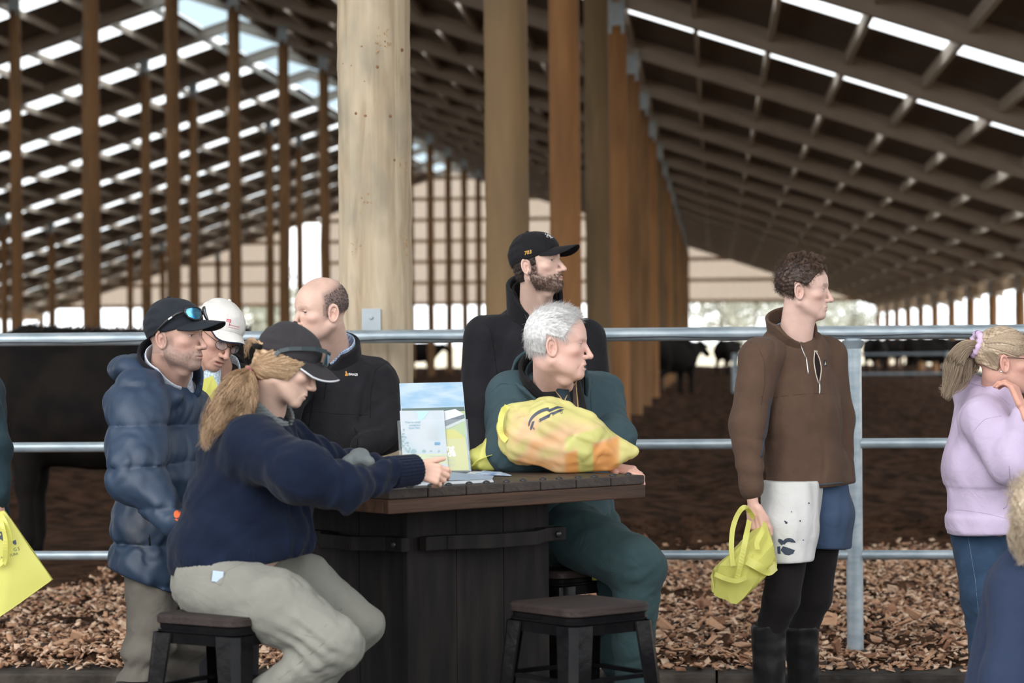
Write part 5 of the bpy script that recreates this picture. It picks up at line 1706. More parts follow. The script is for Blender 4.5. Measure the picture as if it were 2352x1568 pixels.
# ------------------------------------------------------------------ balding man in the black softshell
def person_d():
    D = 8.95
    O = P(737, 712, 8.9)
    def crop(q, f):
        x, y, z = np.abs(q[:, 0]), q[:, 1], q[:, 2]
        side = 1 / (1 + np.exp((z - 7.2 - 0.35 * np.clip(-y - 2, -3, 6)) * 1.6)) * 1 / (1 + np.exp((y - 1.6 - 0.12 * z + 0.25 * f) * 2.2)) * 1 / (1 + np.exp((-3.2 - z - 0.25 * y) * 2.0))
        burn = (np.abs(y - 1.4) < 1.0) * (z < 2) * (z > -2.0) * 0.6
        top = 0.22 * np.exp(-((z - 9.5) / 3) ** 2) * np.exp(-((y - 3.5) / 3.5) ** 2)
        ear = ((y + 1.3) / 2.2) ** 2 + ((z + 1.3) / 3.4) ** 2 < 1
        return np.maximum(side * 0.92, np.maximum(burn, top)) * (0.8 + 0.3 * f) * np.where(ear & (x > 6.7), 0.0, 1.0)
    hd = dict(O=O, yaw=-60, pitch=-6, s=1.03, neck=P(768, 830, 9.05), neck_r=0.062, tone=(0.68, 0.45, 0.365), blush=0.45, beard=0.16, hairc=(0.05, 0.04, 0.045), brow=0.3, eye=0.3, fat=0.6, jaw=1.05, crop=crop, browc=(0.25, 0.16, 0.12), look=(0.25, 0))
    lat = A3(frame(-30)[:, 0])
    tors = [('c', J(765, 880, 9.08), J(760, 1110, 9.05), 0.125, 0.14, lat, 1.45), ('c', J(675, 870, 8.95), J(858, 868, 9.12), 0.075, 0.075)]
    arm1 = [('c', J(868, 880, 9.1), J(890, 990, 9.02), 0.078, 0.070), ('c', J(890, 990, 9.02), J(836, 1026, 8.86), 0.068, 0.05)]
    arm2 = [('c', J(662, 885, 8.92), J(640, 1010, 8.9), 0.075, 0.065), ('c', J(640, 1010, 8.9), J(690, 1060, 8.8), 0.06, 0.05)]
    base = gpt(760, 9.05, -0.15)
    f1, f2 = gpt(725, 9.05, -0.15), gpt(800, 9.1, -0.15)
    legs = [('c', J(730, 1110, 9.05), A3(f1 + Vector((0, 0, 0.1))), 0.105, 0.06), ('c', J(795, 1110, 9.1), A3(f2 + Vector((0, 0, 0.1))), 0.105, 0.06)]
    pr = make_person('balding man in a black softshell jacket looking away past the caps', base, hd, (), shrink(tors + arm1 + arm2 + legs, 0.6))
    m_j = cloth('black_softshell', (0.020, 0.020, 0.023), (0.016, 0.016, 0.019), rough=0.7, bump=0.15, sheen=0.06)
    def dsp(p):
        d = 0.004 * folds_dir(p, 21, UPZ + CRn * 0.35, 40.0, 9.0)
        e = J(885, 985, 8.95)
        r = ((p - e) ** 2).sum(1)
        d += 0.005 * crl(p, 22, UPZ + CRn * 0.3, 34.0, 8.0)
        d += 0.006 * folds_dir(p, 23, CRn * 0.9 + UPZ * 0.5, 75.0, 16.0) * np.exp(-r / 0.012)
        return d
    jk = garment('softshell_jacket', tors + arm1 + arm2, 0.045, 0.0068, m_j, pr, disp=dsp)
    ax = A3(P(762, 760, 9.0) - P(775, 850, 9.08))
    od = A3(frame(-62)[:, 1])
    ring_obj('jacket_collar', P(770, 855, 9.07), ax, 0.098, 0.120, 0.016, m_j, pr, flare=0.02, od=od, gap=0.52, dip=0.085)
    ring_obj('shirt_collar', P(769, 838, 9.06), ax, 0.083, 0.098, 0.007, gingham('blue_white_stripe', (0.62, 0.68, 0.78), (0.20, 0.33, 0.60), 160), pr, flare=0.02, od=od, gap=0.26, dip=0.085, h=0.0026)
    garment('trousers', legs, 0.03, 0.011, cloth('charcoal_trousers', (0.03, 0.03, 0.035)), pr, cuts=[(A3(f1 + Vector((0, 0, 0.05))), (0, 0, -1))])
    for ft in (f1, f2):
        garment('boot', [('c', A3(ft + Vector((0, 0, 0.1))), A3(ft + Vector((0, 0, 0.05))), 0.05, 0.05), ('c', A3(ft + Vector((0, 0, 0.045))), A3(ft + Vector((-0.06, -0.12, 0.04))), 0.048, 0.042)], 0.02, 0.012, M_BOOT, pr, cuts=[(A3(ft + Vector((0, 0, 0.002))), (0, 0, -1))])
    cs = Cast(jk); cs.dist = 8.9
    sm = cloth('black_seam', (0.010, 0.010, 0.011))
    cs.line('zip', [(742, 800), (728, 860), (718, 930), (705, 1000), (702, 1030)], 0.0025, sm, pr)
    cs.line('chest_zip', [(757, 830), (750, 870), (744, 918)], 0.0018, sm, pr)
    cs.line('yoke_seam', [(668, 950), (715, 944), (770, 950), (845, 953)], 0.0018, sm, pr)
    cs.line('sleeve_seam', [(893, 828), (862, 850), (852, 900), (850, 960)], 0.0018, sm, pr)
    cs.line('pocket_edge', [(815, 982), (822, 1010), (820, 1035)], 0.003, sm, pr)
    cs.text('SWAZI', 811, 860, 5.2, 8.9, M_WHITE, pr, rot=-3, name='lettering', bold=0.03)
    orr = pmat('orange_embroidery', (0.62, 0.28, 0.05), None, rough=0.7)
    cs.patch('deer_emblem', [(792, 862), (794, 857), (793, 853), (795, 856), (796, 852), (797, 856), (799, 858), (799, 863), (797, 863), (796, 860), (794, 863)], orr, pr, step=3)
    skin_fuzz(pr, hd, base, lambda q: crop(q, 0 * q[:, 0]) > 0.5, 2600, 0.008, ((0.03, 0.024, 0.028), (0.10, 0.085, 0.085)), 'hair', 0.35, 1.0)
    return pr
person_d()

# ------------------------------------------------------------------ bearded man in the black cap
def person_e():
    D = 9.15
    O = P(1234, 604, 9.1)
    hd = dict(O=O, yaw=64, pitch=7, s=0.975, neck=P(1228, 722, 9.22), neck_r=0.053, tone=(0.66, 0.45, 0.37), blush=0.3, beard=0.95, hairc=(0.045, 0.032, 0.028), beardc=(0.085, 0.052, 0.040), brow=0.8, eye=0.28, nose=1.05, jaw=1.0, beard_low=12.4, look=(-0.1, 0.0), sideburn=1.0)
    lat = A3(frame(15)[:, 0])
    tors = [('c', J(1228, 790, 9.3), J(1225, 1090, 9.3), 0.125, 0.135, lat, 1.6), ('c', J(1122, 768, 9.25), J(1340, 776, 9.35), 0.072, 0.072), ('c', J(1190, 735, 9.3), J(1275, 735, 9.32), 0.06, 0.06)]
    arm1 = [('c', J(1115, 780, 9.25), J(1098, 920, 9.2), 0.082, 0.070), ('c', J(1098, 920, 9.2), J(1092, 1085, 9.12), 0.066, 0.052)]
    arm2 = [('c', J(1345, 785, 9.35), J(1362, 920, 9.35), 0.080, 0.070), ('c', J(1362, 920, 9.35), J(1340, 1085, 9.2), 0.066, 0.052)]
    base = gpt(1228, 9.3, -0.15)
    f1, f2 = gpt(1180, 9.3, -0.15), gpt(1275, 9.3, -0.15)
    legs = [('c', J(1185, 1100, 9.3), A3(f1 + Vector((0, 0, 0.1))), 0.105, 0.06), ('c', J(1270, 1100, 9.3), A3(f2 + Vector((0, 0, 0.1))), 0.105, 0.06)]
    pr = make_person('tall bearded man in a black cap and black jacket standing behind the table', base, hd, (), shrink(tors + arm1 + arm2 + legs, 0.6))
    m_j = cloth('black_jacket', (0.018, 0.018, 0.021), (0.014, 0.014, 0.017), rough=0.75, bump=0.15, sheen=0.06)
    jk = garment('jacket', tors + arm1 + arm2, 0.045, 0.0072, m_j, pr, disp=lambda p: 0.0045 * folds_dir(p, 31, UPZ + CRn * 0.2, 36.0, 7.0) + 0.005 * crl(p, 32, UPZ + CRn * 0.15, 30.0, 6.0))
    ax = A3(P(1228, 650, 9.22) - P(1228, 740, 9.3))
    od = A3(frame(28)[:, 1])
    ring_obj('jacket_collar', P(1228, 735, 9.28), ax, 0.098, 0.155, 0.016, m_j, pr, flare=0.03, od=od, gap=0.75, dip=0.10)
    ring_obj('shirt_collar', P(1229, 735, 9.27), ax, 0.082, 0.14, 0.009, cloth('black_polo', (0.013, 0.012, 0.012)), pr, flare=0.02, od=od, gap=0.45, dip=0.11)
    garment('trousers', legs, 0.03, 0.011, cloth('black_trousers', (0.02, 0.02, 0.022)), pr, cuts=[(A3(f1 + Vector((0, 0, 0.05))), (0, 0, -1))])
    for ft in (f1, f2):
        garment('boot', [('c', A3(ft + Vector((0, 0, 0.1))), A3(ft + Vector((0, 0, 0.05))), 0.05, 0.05), ('c', A3(ft + Vector((0, 0, 0.045))), A3(ft + Vector((0.03, -0.13, 0.04))), 0.048, 0.042)], 0.02, 0.012, M_BOOT, pr, cuts=[(A3(ft + Vector((0, 0, 0.002))), (0, 0, -1))])
    cs = Cast(jk); cs.dist = 9.2
    sm = cloth('jacket_seam', (0.009, 0.009, 0.010))
    cs.line('sleeve_seam', [(1098, 720), (1128, 760), (1138, 830), (1150, 930)], 0.002, sm, pr)
    cs.line('zip', [(1255, 745), (1262, 800), (1266, 900)], 0.003, sm, pr)
    # cap
    m_c = cloth('black_cotton_cap', (0.013, 0.012, 0.014), (0.017, 0.016, 0.018), bump=0.25, bscale=900)
    cap = make_cap(pr, hd, m_c, m_c, lift=0.1, brim_len=9.6, brim_drop=0.4, low_back=-1.2, front=2.4, brim_curve=2.0, rise=2.4, tall=0.0)
    c2 = Cast(cap); c2.dist = 9.1
    gold = pmat('gold_thread', (0.62, 0.33, 0.04), None, rough=0.6)
    c2.text('703', 1212, 580, 8.5, 9.1, gold, cap, rot=14, name='embroidery', bold=0.02, shear=0.25)
    c2.text("'ASL", 1262, 538, 10, 9.1, M_WHITE, cap, rot=18, name='embroidery', bold=0.02, sx=0.8)
    c2.text('Rur', 1268, 542.5 + 1.5, 5.5, 9.1, M_WHITE, cap, rot=18, name='embroidery', bold=0.01, sx=0.8)
    c2.line('embroidery_rule', [(1257, 545), (1270, 540)], 0.0008, M_WHITE, cap)
    cap_hair(pr, hd, 'hair', ((0.018, 0.013, 0.012), (0.05, 0.036, 0.03)),
             lambda q: np.maximum(np.maximum(q[:, 1] - 2.8, q[:, 2] - 4.5), np.maximum(-6.8 - q[:, 2], np.where(q[:, 1] > -3.4, np.where(q[:, 1] > 0.4, -1.5 - q[:, 2], 0.8 - q[:, 2]), -5.0))), 0.35, 0.2, 2.4, 700, 0.012, 0.0006, curl=0.003, lift=0.6, down=0.7, seed=5)
    # short wiry beard
    rs = np.random.RandomState(3)
    pts = []; nr = []
    me = pr.data
    n = len(me.vertices)
    co = np.empty(n * 3, np.float32); me.vertices.foreach_get('co', co); co = co.reshape(-1, 3)
    no = np.empty(n * 3, np.float32); me.vertex_normals.foreach_get('vector', no); no = no.reshape(-1, 3)
    ca = np.empty(n * 4, np.float32); me.color_attributes['Col'].data.foreach_get('color', ca); ca = ca.reshape(-1, 4)
    q = to_head(co + np.array(base, np.float32), hd)
    ok = np.nonzero((ca[:, 0] < 0.22) & (q[:, 2] < -2.0) & (q[:, 2] > -14) & (q[:, 1] > -1))[0]
    if len(ok):
        ids = ok[rs.randint(0, len(ok), 1800)]
        p0 = co[ids] + np.array(base, np.float32); nn = no[ids]
        dr = nn * 0.7 - hd['R'][:, 2] * 0.7 + rs.normal(0, 0.35, (len(ids), 3)); dr /= np.linalg.norm(dr, axis=1, keepdims=True)
        s = np.linspace(0, 1, 4)
        paths = p0[:, None] + dr[:, None] * (0.009 * rs.uniform(0.5, 1.2, len(ids))[:, None] * s)[..., None]
        k = rs.uniform(0, 1, len(ids))[:, None]
        strands('beard', None, paths, np.full(len(ids), 0.0005), M_HAIR, pr, np.array((0.05, 0.032, 0.026)) * (1 - k) + np.array((0.17, 0.10, 0.07)) * k)
    return pr
person_e()
# ------------------------------------------------------------------ white-haired man seated behind the table
def person_f():
    D = 7.8
    O = P(1281, 787, 7.75)
    hd = dict(O=O, yaw=84, pitch=-3, s=0.985, neck=P(1272, 905, 7.92), neck_r=0.060, tone=(0.68, 0.43, 0.36), blush=0.75, hairc=(0.6, 0.58, 0.56), browc=(0.55, 0.42, 0.36), brow=0.4, eye=0.16, nose=0.95, mouth=0.9, fat=0.55, spots=40, jaw=1.02)
    lat = A3(frame(35)[:, 0])
    tors = [('c', J(1278, 935, 8.05), J(1285, 1080, 8.0), 0.125, 0.14, lat, 1.42), ('c', J(1285, 1080, 8.0), J(1300, 1190, 7.92), 0.145, 0.14, lat, 1.2),
            ('c', J(1178, 905, 7.92), J(1375, 905, 8.12), 0.078, 0.075)]
    arm1 = [('c', J(1172, 915, 7.90), J(1165, 1035, 7.72), 0.082, 0.070), ('c', J(1165, 1035, 7.72), J(1300, 1050, 7.70), 0.062, 0.045)]
    arm2 = [('c', J(1378, 915, 8.12), J(1412, 1005, 7.96), 0.078, 0.062), ('c', J(1412, 1005, 7.96), J(1330, 1045, 7.75), 0.058, 0.045)]
    hip = [('c', J(1270, 1215, 7.9), J(1345, 1215, 7.95), 0.12, 0.12)]
    legs = [('c', J(1300, 1215, 7.84), J(1462, 1300, 7.62), 0.110, 0.088), ('c', J(1464, 1300, 7.62), J(1455, 1480, 7.66), 0.086, 0.062), ('c', J(1455, 1480, 7.66), J(1452, 1600, 7.7), 0.062, 0.055),
            ('c', J(1330, 1225, 7.98), J(1425, 1330, 7.86), 0.100, 0.08), ('c', J(1425, 1330, 7.86), J(1415, 1520, 7.9), 0.075, 0.055)]
    base = gpt(1320, 7.9, -0.15)
    # gripping hand on the far table edge
    w = J(1400, 1072, 7.72)
    h1 = hand_prims(w, A3(CR * 0.9 - CF * 0.35 - CU * 0.12), A3(CU * 0.95 - CF * 0.15), 1, [(0.3, 1.0, 0.8), (0.35, 1.05, 0.8), (0.45, 1.1, 0.8), (0.5, 1.1, 0.8)], 0.86, thumb=(0.9, 0.7))
    pr = make_person('white-haired man in a teal jacket seated at the far side of the table', base, hd, (h1,), shrink(tors + arm1 + arm2 + hip + legs, 0.6))
    m_j = cloth('teal_work_jacket', (0.045, 0.075, 0.086), (0.037, 0.063, 0.073), rough=0.8, bump=0.2)
    def dsp(p):
        d = 0.006 * folds_dir(p, 41, UPZ * 0.9 + CRn * 0.5, 38.0, 8.0)
        e = J(1440, 1000, 7.95); r = ((p - e) ** 2).sum(1)
        d += 0.006 * folds_dir(p, 43, CRn * 0.9 - UPZ * 0.4, 70.0, 14.0) * np.exp(-r / 0.01)
        return d + 0.006 * crl(p, 44, UPZ * 0.8 + CRn * 0.5, 34.0, 8.0)
    od = A3(frame(38)[:, 1])
    ax = A3(P(1265, 830, 7.88) - P(1272, 925, 8.0))
    slit = J(1300, 960, 7.80)
    jk = garment('jacket', tors + arm1 + arm2, 0.045, 0.0062, m_j, pr, disp=dsp)
    m_v = cloth('black_fleece_vest', (0.016, 0.015, 0.016), bump=0.4, bscale=300)
    # dark layers in the open front
    vest = [('c', J(1288, 885, 7.86), J(1312, 1010, 7.83), 0.055, 0.06, lat, 1.35)]
    vo = garment('fleece_vest', vest, 0.03, 0.005, m_v, pr, disp=lambda p: 0.002 * folds_dir(p, 3, UPZ, 60, 10))
    shirt = garment('shirt_front', [('c', J(1288, 872, 7.80), J(1303, 960, 7.765), 0.022, 0.02)], 0.02, 0.004, cloth('dark_teal_shirt', (0.022, 0.035, 0.045)), pr)
    ring_obj('jacket_collar', P(1268, 922, 7.97), ax, 0.115, 0.145, 0.014, m_j, pr, flare=0.05, od=od, gap=0.8, dip=0.075, disp=lambda p: 0.002 * snoise(p, 40, 4))
    ring_obj('fleece_collar', P(1270, 912, 7.95), ax, 0.096, 0.145, 0.014, m_v, pr, flare=0.02, od=od, gap=0.35, dip=0.10)
    ring_obj('shirt_collar', P(1273, 905, 7.93), ax, 0.080, 0.105, 0.008, cloth('dark_teal_collar', (0.022, 0.035, 0.045)), pr, flare=0.06, od=od, gap=0.25, dip=0.045)
    cs = Cast(jk, vo, shirt); cs.dist = 7.8
    br = pmat('brass_zip', (0.42, 0.26, 0.12), (0.3, 0.18, 0.08), 300.0, 0.4, metal=0.6)
    cs.line('vest_zip', [(1233, 842), (1245, 868), (1270, 890), (1290, 915), (1296, 928)], 0.0022, br, pr)
    cs.line('vest_zip', [(1324, 875), (1310, 895), (1298, 915), (1296, 928)], 0.0022, br, pr)
    cs.line('zip_pull', [(1296, 920), (1300, 932)], 0.0035, br, pr)
    tp = cloth('jacket_facing', (0.075, 0.055, 0.052))
    cs.line('jacket_zip', [(1232, 885), (1240, 900), (1252, 918), (1262, 925)], 0.003, br, pr)
    cs.line('jacket_zip', [(1322, 878), (1324, 900), (1328, 940)], 0.003, br, pr)
    cs.patch('jacket_facing', [(1315, 880), (1322, 880), (1325, 940), (1317, 935)], tp, pr)
    sm = cloth('teal_seam', (0.025, 0.045, 0.053))
    cs.line('shoulder_seam', [(1128, 900), (1150, 880), (1190, 885), (1215, 905)], 0.0016, sm, pr)
    cs.line('sleeve_seam', [(1362, 868), (1356, 905), (1360, 960)], 0.0016, sm, pr)
    # trousers
    m_t = cloth('teal_overalls', (0.035, 0.062, 0.066), (0.028, 0.052, 0.056), bump=0.2)
    def fold(p):
        d = 0.006 * crl(p, 50, CRn * 0.8 + UPZ * 0.4, 34.0, 8.0) + 0.005 * folds_dir(p, 51, CRn * 0.8 + UPZ * 0.4, 42.0, 9.0)
        k = J(1470, 1330, 7.6); r = ((p - k) ** 2).sum(1)
        return d + 0.005 * folds_dir(p, 53, CRn + UPZ * 0.2, 90.0, 20.0) * np.exp(-r / 0.012)
    tr = garment('trousers', hip + legs, 0.03, 0.0068, m_t, pr, disp=fold, cuts=[(A3(Vector((0, 0, -0.06))), (0, 0, -1))])
    ct = Cast(tr)
    ct.line('fly_zip', [(1385, 1160), (1380, 1152), (1376, 1145)], 0.0025, br, pr)
    fr = Vector(frame(40)[:, 1].tolist())
    for ft, z in ((gpt(1452, 7.7, -0.15), 0), (gpt(1412, 7.92, 0.10), 0.0)):
        garment('shoe', [('c', A3(ft + Vector((0, 0, 0.10))), A3(ft + Vector((0, 0, 0.05))), 0.05, 0.05), ('c', A3(ft + Vector((0, 0, 0.045))), A3(ft + fr * 0.14 + Vector((0, 0, 0.04))), 0.046, 0.04)], 0.02, 0.010, M_BOOT, pr, cuts=[(A3(ft + Vector((0, 0, 0.002))), (0, 0, -1))])
    # white hair
    def reg(q):
        y, z, ax_ = q[:, 1], q[:, 2], np.abs(q[:, 0])
        front = y - 4.2 - 0.55 * (z - 4.5) - 0.5 * np.clip(z - 7.5, 0, 5)
        low = -4.2 - z - 0.12 * y
        ear = np.where((y > -3.0), 1.6 - z - 0.25 * (y - 1), -5)
        return np.maximum(np.maximum(front, low), np.minimum(ear, 2))
    cap_hair(pr, hd, 'hair', ((0.50, 0.49, 0.49), (0.78, 0.77, 0.76)), reg, 0.55, 0.08, 2.0, 6500, 0.026, 0.00042, lift=0.26, down=0.95, seed=8, fwd=0.62, m=5)
    rs = np.random.RandomState(2)
    return pr
person_f()
# ------------------------------------------------------------------ young man in the brown fleece
def person_g():
    D = 8.9
    O = P(1846, 662, 8.95)
    hd = dict(O=O, yaw=80, pitch=-4, s=0.955, neck=P(1822, 788, 9.0), neck_r=0.051, tone=(0.68, 0.46, 0.39), blush=0.45, hairc=(0.10, 0.06, 0.045), browc=(0.16, 0.10, 0.07), brow=0.55, eye=0.2, nose=0.95, beard=0.10, beardc=(0.35, 0.2, 0.15), spots=8)
    lat = A3(frame(28)[:, 0])
    tors = [('c', J(1822, 835, 9.03), J(1838, 960, 9.0), 0.115, 0.120, lat, 1.38), ('c', J(1838, 960, 9.0), J(1856, 1110, 8.97), 0.120, 0.128, lat, 1.28),
            ('c', J(1748, 815, 8.93), J(1893, 815, 9.12), 0.070, 0.066), ('c', J(1795, 782, 9.0), J(1850, 785, 9.04), 0.058, 0.058)]
    arm1 = [('c', J(1742, 828, 8.9), J(1720, 975, 8.82), 0.076, 0.066), ('c', J(1718, 975, 8.82), J(1728, 1125, 8.74), 0.066, 0.042)]
    arm2 = [('c', J(1900, 818, 9.12), J(1922, 960, 9.14), 0.072, 0.060), ('c', J(1922, 960, 9.14), J(1938, 1105, 9.02), 0.056, 0.042)]
    f1, f2 = gpt(1760, 8.85, -0.15), gpt(1840, 9.05, -0.15)
    legs = [('c', J(1815, 1215, 8.9), J(1795, 1375, 8.80), 0.080, 0.066), ('c', J(1795, 1375, 8.80), J(1768, 1450, 8.84), 0.064, 0.055), ('c', J(1768, 1450, 8.84), A3(f1 + Vector((0, 0, 0.1))), 0.05, 0.045),
            ('c', J(1885, 1210, 9.02), J(1872, 1370, 9.0), 0.080, 0.062), ('c', J(1872, 1370, 9.0), J(1842, 1450, 9.02), 0.06, 0.053), ('c', J(1842, 1450, 9.02), A3(f2 + Vector((0, 0, 0.1))), 0.05, 0.045)]
    base = gpt(1810, 8.95, -0.15)
    # fist closed round the bag handles
    w = J(1730, 1158, 8.73)
    h1 = hand_prims(w, A3(-CU * 0.96 + CR * 0.14), A3(-CF * 0.75 - CR * 0.65), -1, [(0.5, 1.2, 0.9), (0.55, 1.25, 0.9), (0.6, 1.3, 0.9), (0.65, 1.3, 0.9)], 0.95, thumb=(0.35, 0.1))
    pr = make_person('curly-haired young man in a brown fleece, shorts and gumboots by the fence post', base, hd, (h1,), shrink(tors + arm1 + arm2, 0.6) + shrink(legs, 0.8))
    m_f = cloth('brown_fleece', (0.105, 0.064, 0.045), (0.088, 0.053, 0.037), rough=0.95, bump=0.45, bscale=520, sheen=0.06, spec=0.1)
    def dsp(p):
        d = 0.0045 * folds_dir(p, 61, UPZ + CRn * 0.25, 34.0, 6.0)
        lowarm = np.exp(-((p @ CRn - float(J(1725, 1080, 8.8) @ CRn)) / 0.08) ** 2)
        d += 0.0035 * np.sin(p[:, 2] * 95 + 2 * snoise(p, 18, 2)) * lowarm * (p[:, 2] < 0.95)
        return d + 0.004 * crl(p, 62, UPZ + CRn * 0.3, 28.0, 6.0)
    hn = A3(-CU * 1.0 + CR * 0.06)
    fl = garment('fleece_jumper', tors + arm1 + arm2, 0.042, 0.006, m_f, pr, cuts=[(J(1850, 1117, 8.97), hn)][:0], disp=dsp,
                 extra=lambda p, d: np.where((p @ CRn) > float(J(1762, 1100, 8.9) @ CRn), smax(d, plane(p, J(1850, 1118, 8.97), hn), 0.006), smax(d, plane(p, J(1734, 1150, 8.73), A3(-CU + CR * 0.12)), 0.004)))
    gt = cloth('grey_binding', (0.07, 0.075, 0.085))
    cs = Cast(fl); cs.dist = 8.9
    cs.line('hem_binding', [(1757, 1111), (1800, 1113), (1850, 1114), (1900, 1112), (1935, 1108)], 0.004, gt, pr)
    cs.line('cuff_binding', [(1706, 1149), (1720, 1153), (1740, 1148), (1754, 1143)], 0.0045, gt, pr)
    sm = cloth('fleece_seam', (0.05, 0.03, 0.02))
    cs.line('chest_seam', [(1746, 912), (1780, 912), (1820, 907), (1870, 903), (1917, 905)], 0.0014, sm, pr)
    cs.line('side_piping', [(1769, 915), (1765, 960), (1756, 1000), (1748, 1050)], 0.0042, cloth('slate_piping', (0.045, 0.06, 0.085)), pr)
    cs.line('sleeve_seam', [(1703, 780), (1738, 790), (1756, 830), (1757, 880), (1748, 930)], 0.0015, sm, pr)
    cs.line('raglan_seam', [(1728, 778), (1752, 758), (1776, 742)], 0.0015, sm, pr)
    # half zip, chest pocket, badge
    mz = pmat('metal_zip', (0.45, 0.45, 0.45), None, rough=0.3, metal=0.7)
    cs.line('half_zip', [(1832, 772), (1840, 795), (1851, 822)], 0.0022, mz, pr)
    cs.line('zip_pull', [(1852, 820), (1854, 838), (1857, 860)], 0.003, mz, pr)
    cs.patch('pocket_opening', [(1872, 808), (1878, 815), (1885, 840), (1884, 862), (1880, 875), (1876, 860), (1872, 835)], cloth('dark_pocket', (0.022, 0.015, 0.012)), pr)
    wz = pmat('pale_zip_tape', (0.55, 0.50, 0.42), None, rough=0.6)
    cs.line('pocket_zip', [(1871, 808), (1869, 830), (1874, 860), (1880, 880)], 0.0022, wz, pr)
    cs.line('pocket_zip', [(1875, 808), (1883, 825), (1887, 848), (1883, 875)], 0.0022, wz, pr)
    cs.line('pocket_tab', [(1870, 807), (1877, 807)], 0.0035, wz, pr)
    cs.line('zip_pull', [(1882, 876), (1883, 892), (1882, 905)], 0.003, mz, pr)
    cs.patch('chest_badge', [(1891, 827), (1898, 826), (1900, 841), (1893, 842)], cloth('navy_badge', (0.03, 0.04, 0.06)), pr)
    cs.patch('badge_tree', [(1894, 838), (1895.5, 829), (1898, 837)], pmat('gold_badge', (0.6, 0.5, 0.3), None), pr, off=0.003)
    # collar
    ax = A3(P(1820, 715, 8.97) - P(1824, 800, 9.03)) 
    od = A3(frame(42)[:, 1])
    ring_obj('fleece_collar', P(1822, 800, 9.02), ax, 0.080, 0.132, 0.013, m_f, pr, flare=0.10, od=od, gap=0.55, dip=0.085)
    ring_obj('shirt_collar', P(1824, 800, 9.01), ax, 0.068, 0.085, 0.006, gingham('blue_shirt', (0.42, 0.52, 0.62), (0.16, 0.26, 0.40), 240), pr, flare=0.05, od=od, gap=0.5, dip=0.05)
    # leggings + shorts + boots
    m_l = cloth('black_leggings', (0.014, 0.012, 0.013))
    garment('leggings', legs, 0.02, 0.007, m_l, pr, cuts=[(A3(f1 + Vector((0, 0, 0.3))), (0, 0, -1)), (J(1855, 1130, 8.97), (0, 0, 1))], disp=lambda p: 0.002 * folds_dir(p, 7, CRn, 70, 15))
    wl = J(1855, 1098, 8.97)
    m_w = cloth('white_twill', (0.62, 0.62, 0.60), (0.56, 0.56, 0.55), bump=0.15, sheen=0)
    m_b = cloth('blue_twill', (0.055, 0.085, 0.145), (0.045, 0.07, 0.125), bump=0.15)
    s1 = [('c', J(1818, 1120, 8.90), J(1813, 1215, 8.85), 0.112, 0.108), ('c', J(1813, 1215, 8.85), J(1810, 1300, 8.82), 0.108, 0.090)]
    s2 = [('c', J(1885, 1115, 9.0), J(1896, 1180, 8.99), 0.105, 0.103), ('c', J(1896, 1180, 8.99), J(1893, 1270, 9.0), 0.103, 0.097)]
    sd = lambda p: 0.005 * folds_dir(p, 71, UPZ + CRn * 0.2, 45.0, 9.0)
    sa = garment('shorts_panel', s1, 0.02, 0.006, m_w, pr, cuts=[(J(1815, 1286, 8.88), A3(-CU + CR * 0.05)), (J(1855, 1100, 8.97), (0, 0, 1))], disp=sd)
    sa['label'] = 'white leg of the rugby shorts'
    sb = garment('shorts_panel', s2, 0.02, 0.006, m_b, pr, cuts=[(J(1900, 1257, 9.0), A3(-CU - CR * 0.04)), (J(1855, 1100, 8.97), (0, 0, 1))], disp=sd)
    sb['label'] = 'blue leg of the rugby shorts'
    c3 = Cast(sa); c3.dist = 8.85
    nv = pmat('navy_print', (0.035, 0.05, 0.08), None, rough=0.8)
    def arc(cx, cy, r, a0, a1, n=10): return [(cx + r * math.cos(math.radians(a0 + (a1 - a0) * i / n)), cy - r * math.sin(math.radians(a0 + (a1 - a0) * i / n))) for i in range(n + 1)]
    c3.patch('print_logo', arc(1812, 1252, 17, 20, 165) + arc(1812, 1254, 10, 160, 60), nv, pr, step=4)
    c3.patch('print_logo', [(1793, 1263), (1798, 1254), (1806, 1256), (1813, 1264), (1826, 1263), (1822, 1271), (1812, 1275), (1802, 1273)], nv, pr, step=4)
    c3.patch('print_logo', arc(1789, 1250, 13, 10, 95) + [(1787, 1243), (1795, 1252)], nv, pr, step=4)
    c3.patch('print_logo', [(1785, 1255), (1792, 1254), (1793, 1272), (1786, 1271)], nv, pr, step=4)
    for (x, y, r) in ((1858, 1155, 2), (1818, 1175, 1.5), (1806, 1200, 3), (1838, 1196, 2), (1845, 1240, 1.5), (1803, 1197, 2)):
        c3.patch('mud_spot', arc(x, y, r, 0, 320, 6), nv, pr, step=4)
    fr = Vector(frame(50)[:, 1].tolist())
    for ft, top in ((f1, J(1766, 1432, 8.84)), (f2, J(1840, 1436, 9.02))):
        t = Vector(top.tolist())
        prb = [('c', A3(t), A3(ft + Vector((0, 0, 0.1))), 0.066, 0.054), ('c', A3(ft + Vector((0, 0, 0.05))), A3(ft + fr * 0.16 + Vector((0, 0, 0.045))), 0.052, 0.046)]
        gb = garment('gumboot', prb, 0.04, 0.007, M_BOOT, pr, cuts=[(A3(ft + Vector((0, 0, 0.004))), (0, 0, -1)), (A3(t), A3(CU * 1.0 - CR * 0.12))], disp=lambda p: 0.002 * folds_dir(p, 9, CRn, 50, 12))
    # curly hair
    def reg(q):
        y, z = q[:, 1], q[:, 2]
        front = y - 4.0 - 0.8 * np.clip(z - 4.0, -3, 8) 
        low = -4.6 - z - 0.35 * y
        ear = np.where(y > -3.2, 1.2 - z - 0.30 * np.clip(y - 1, -9, 9), -5)
        return np.maximum(np.maximum(front, low), np.minimum(ear, 2))
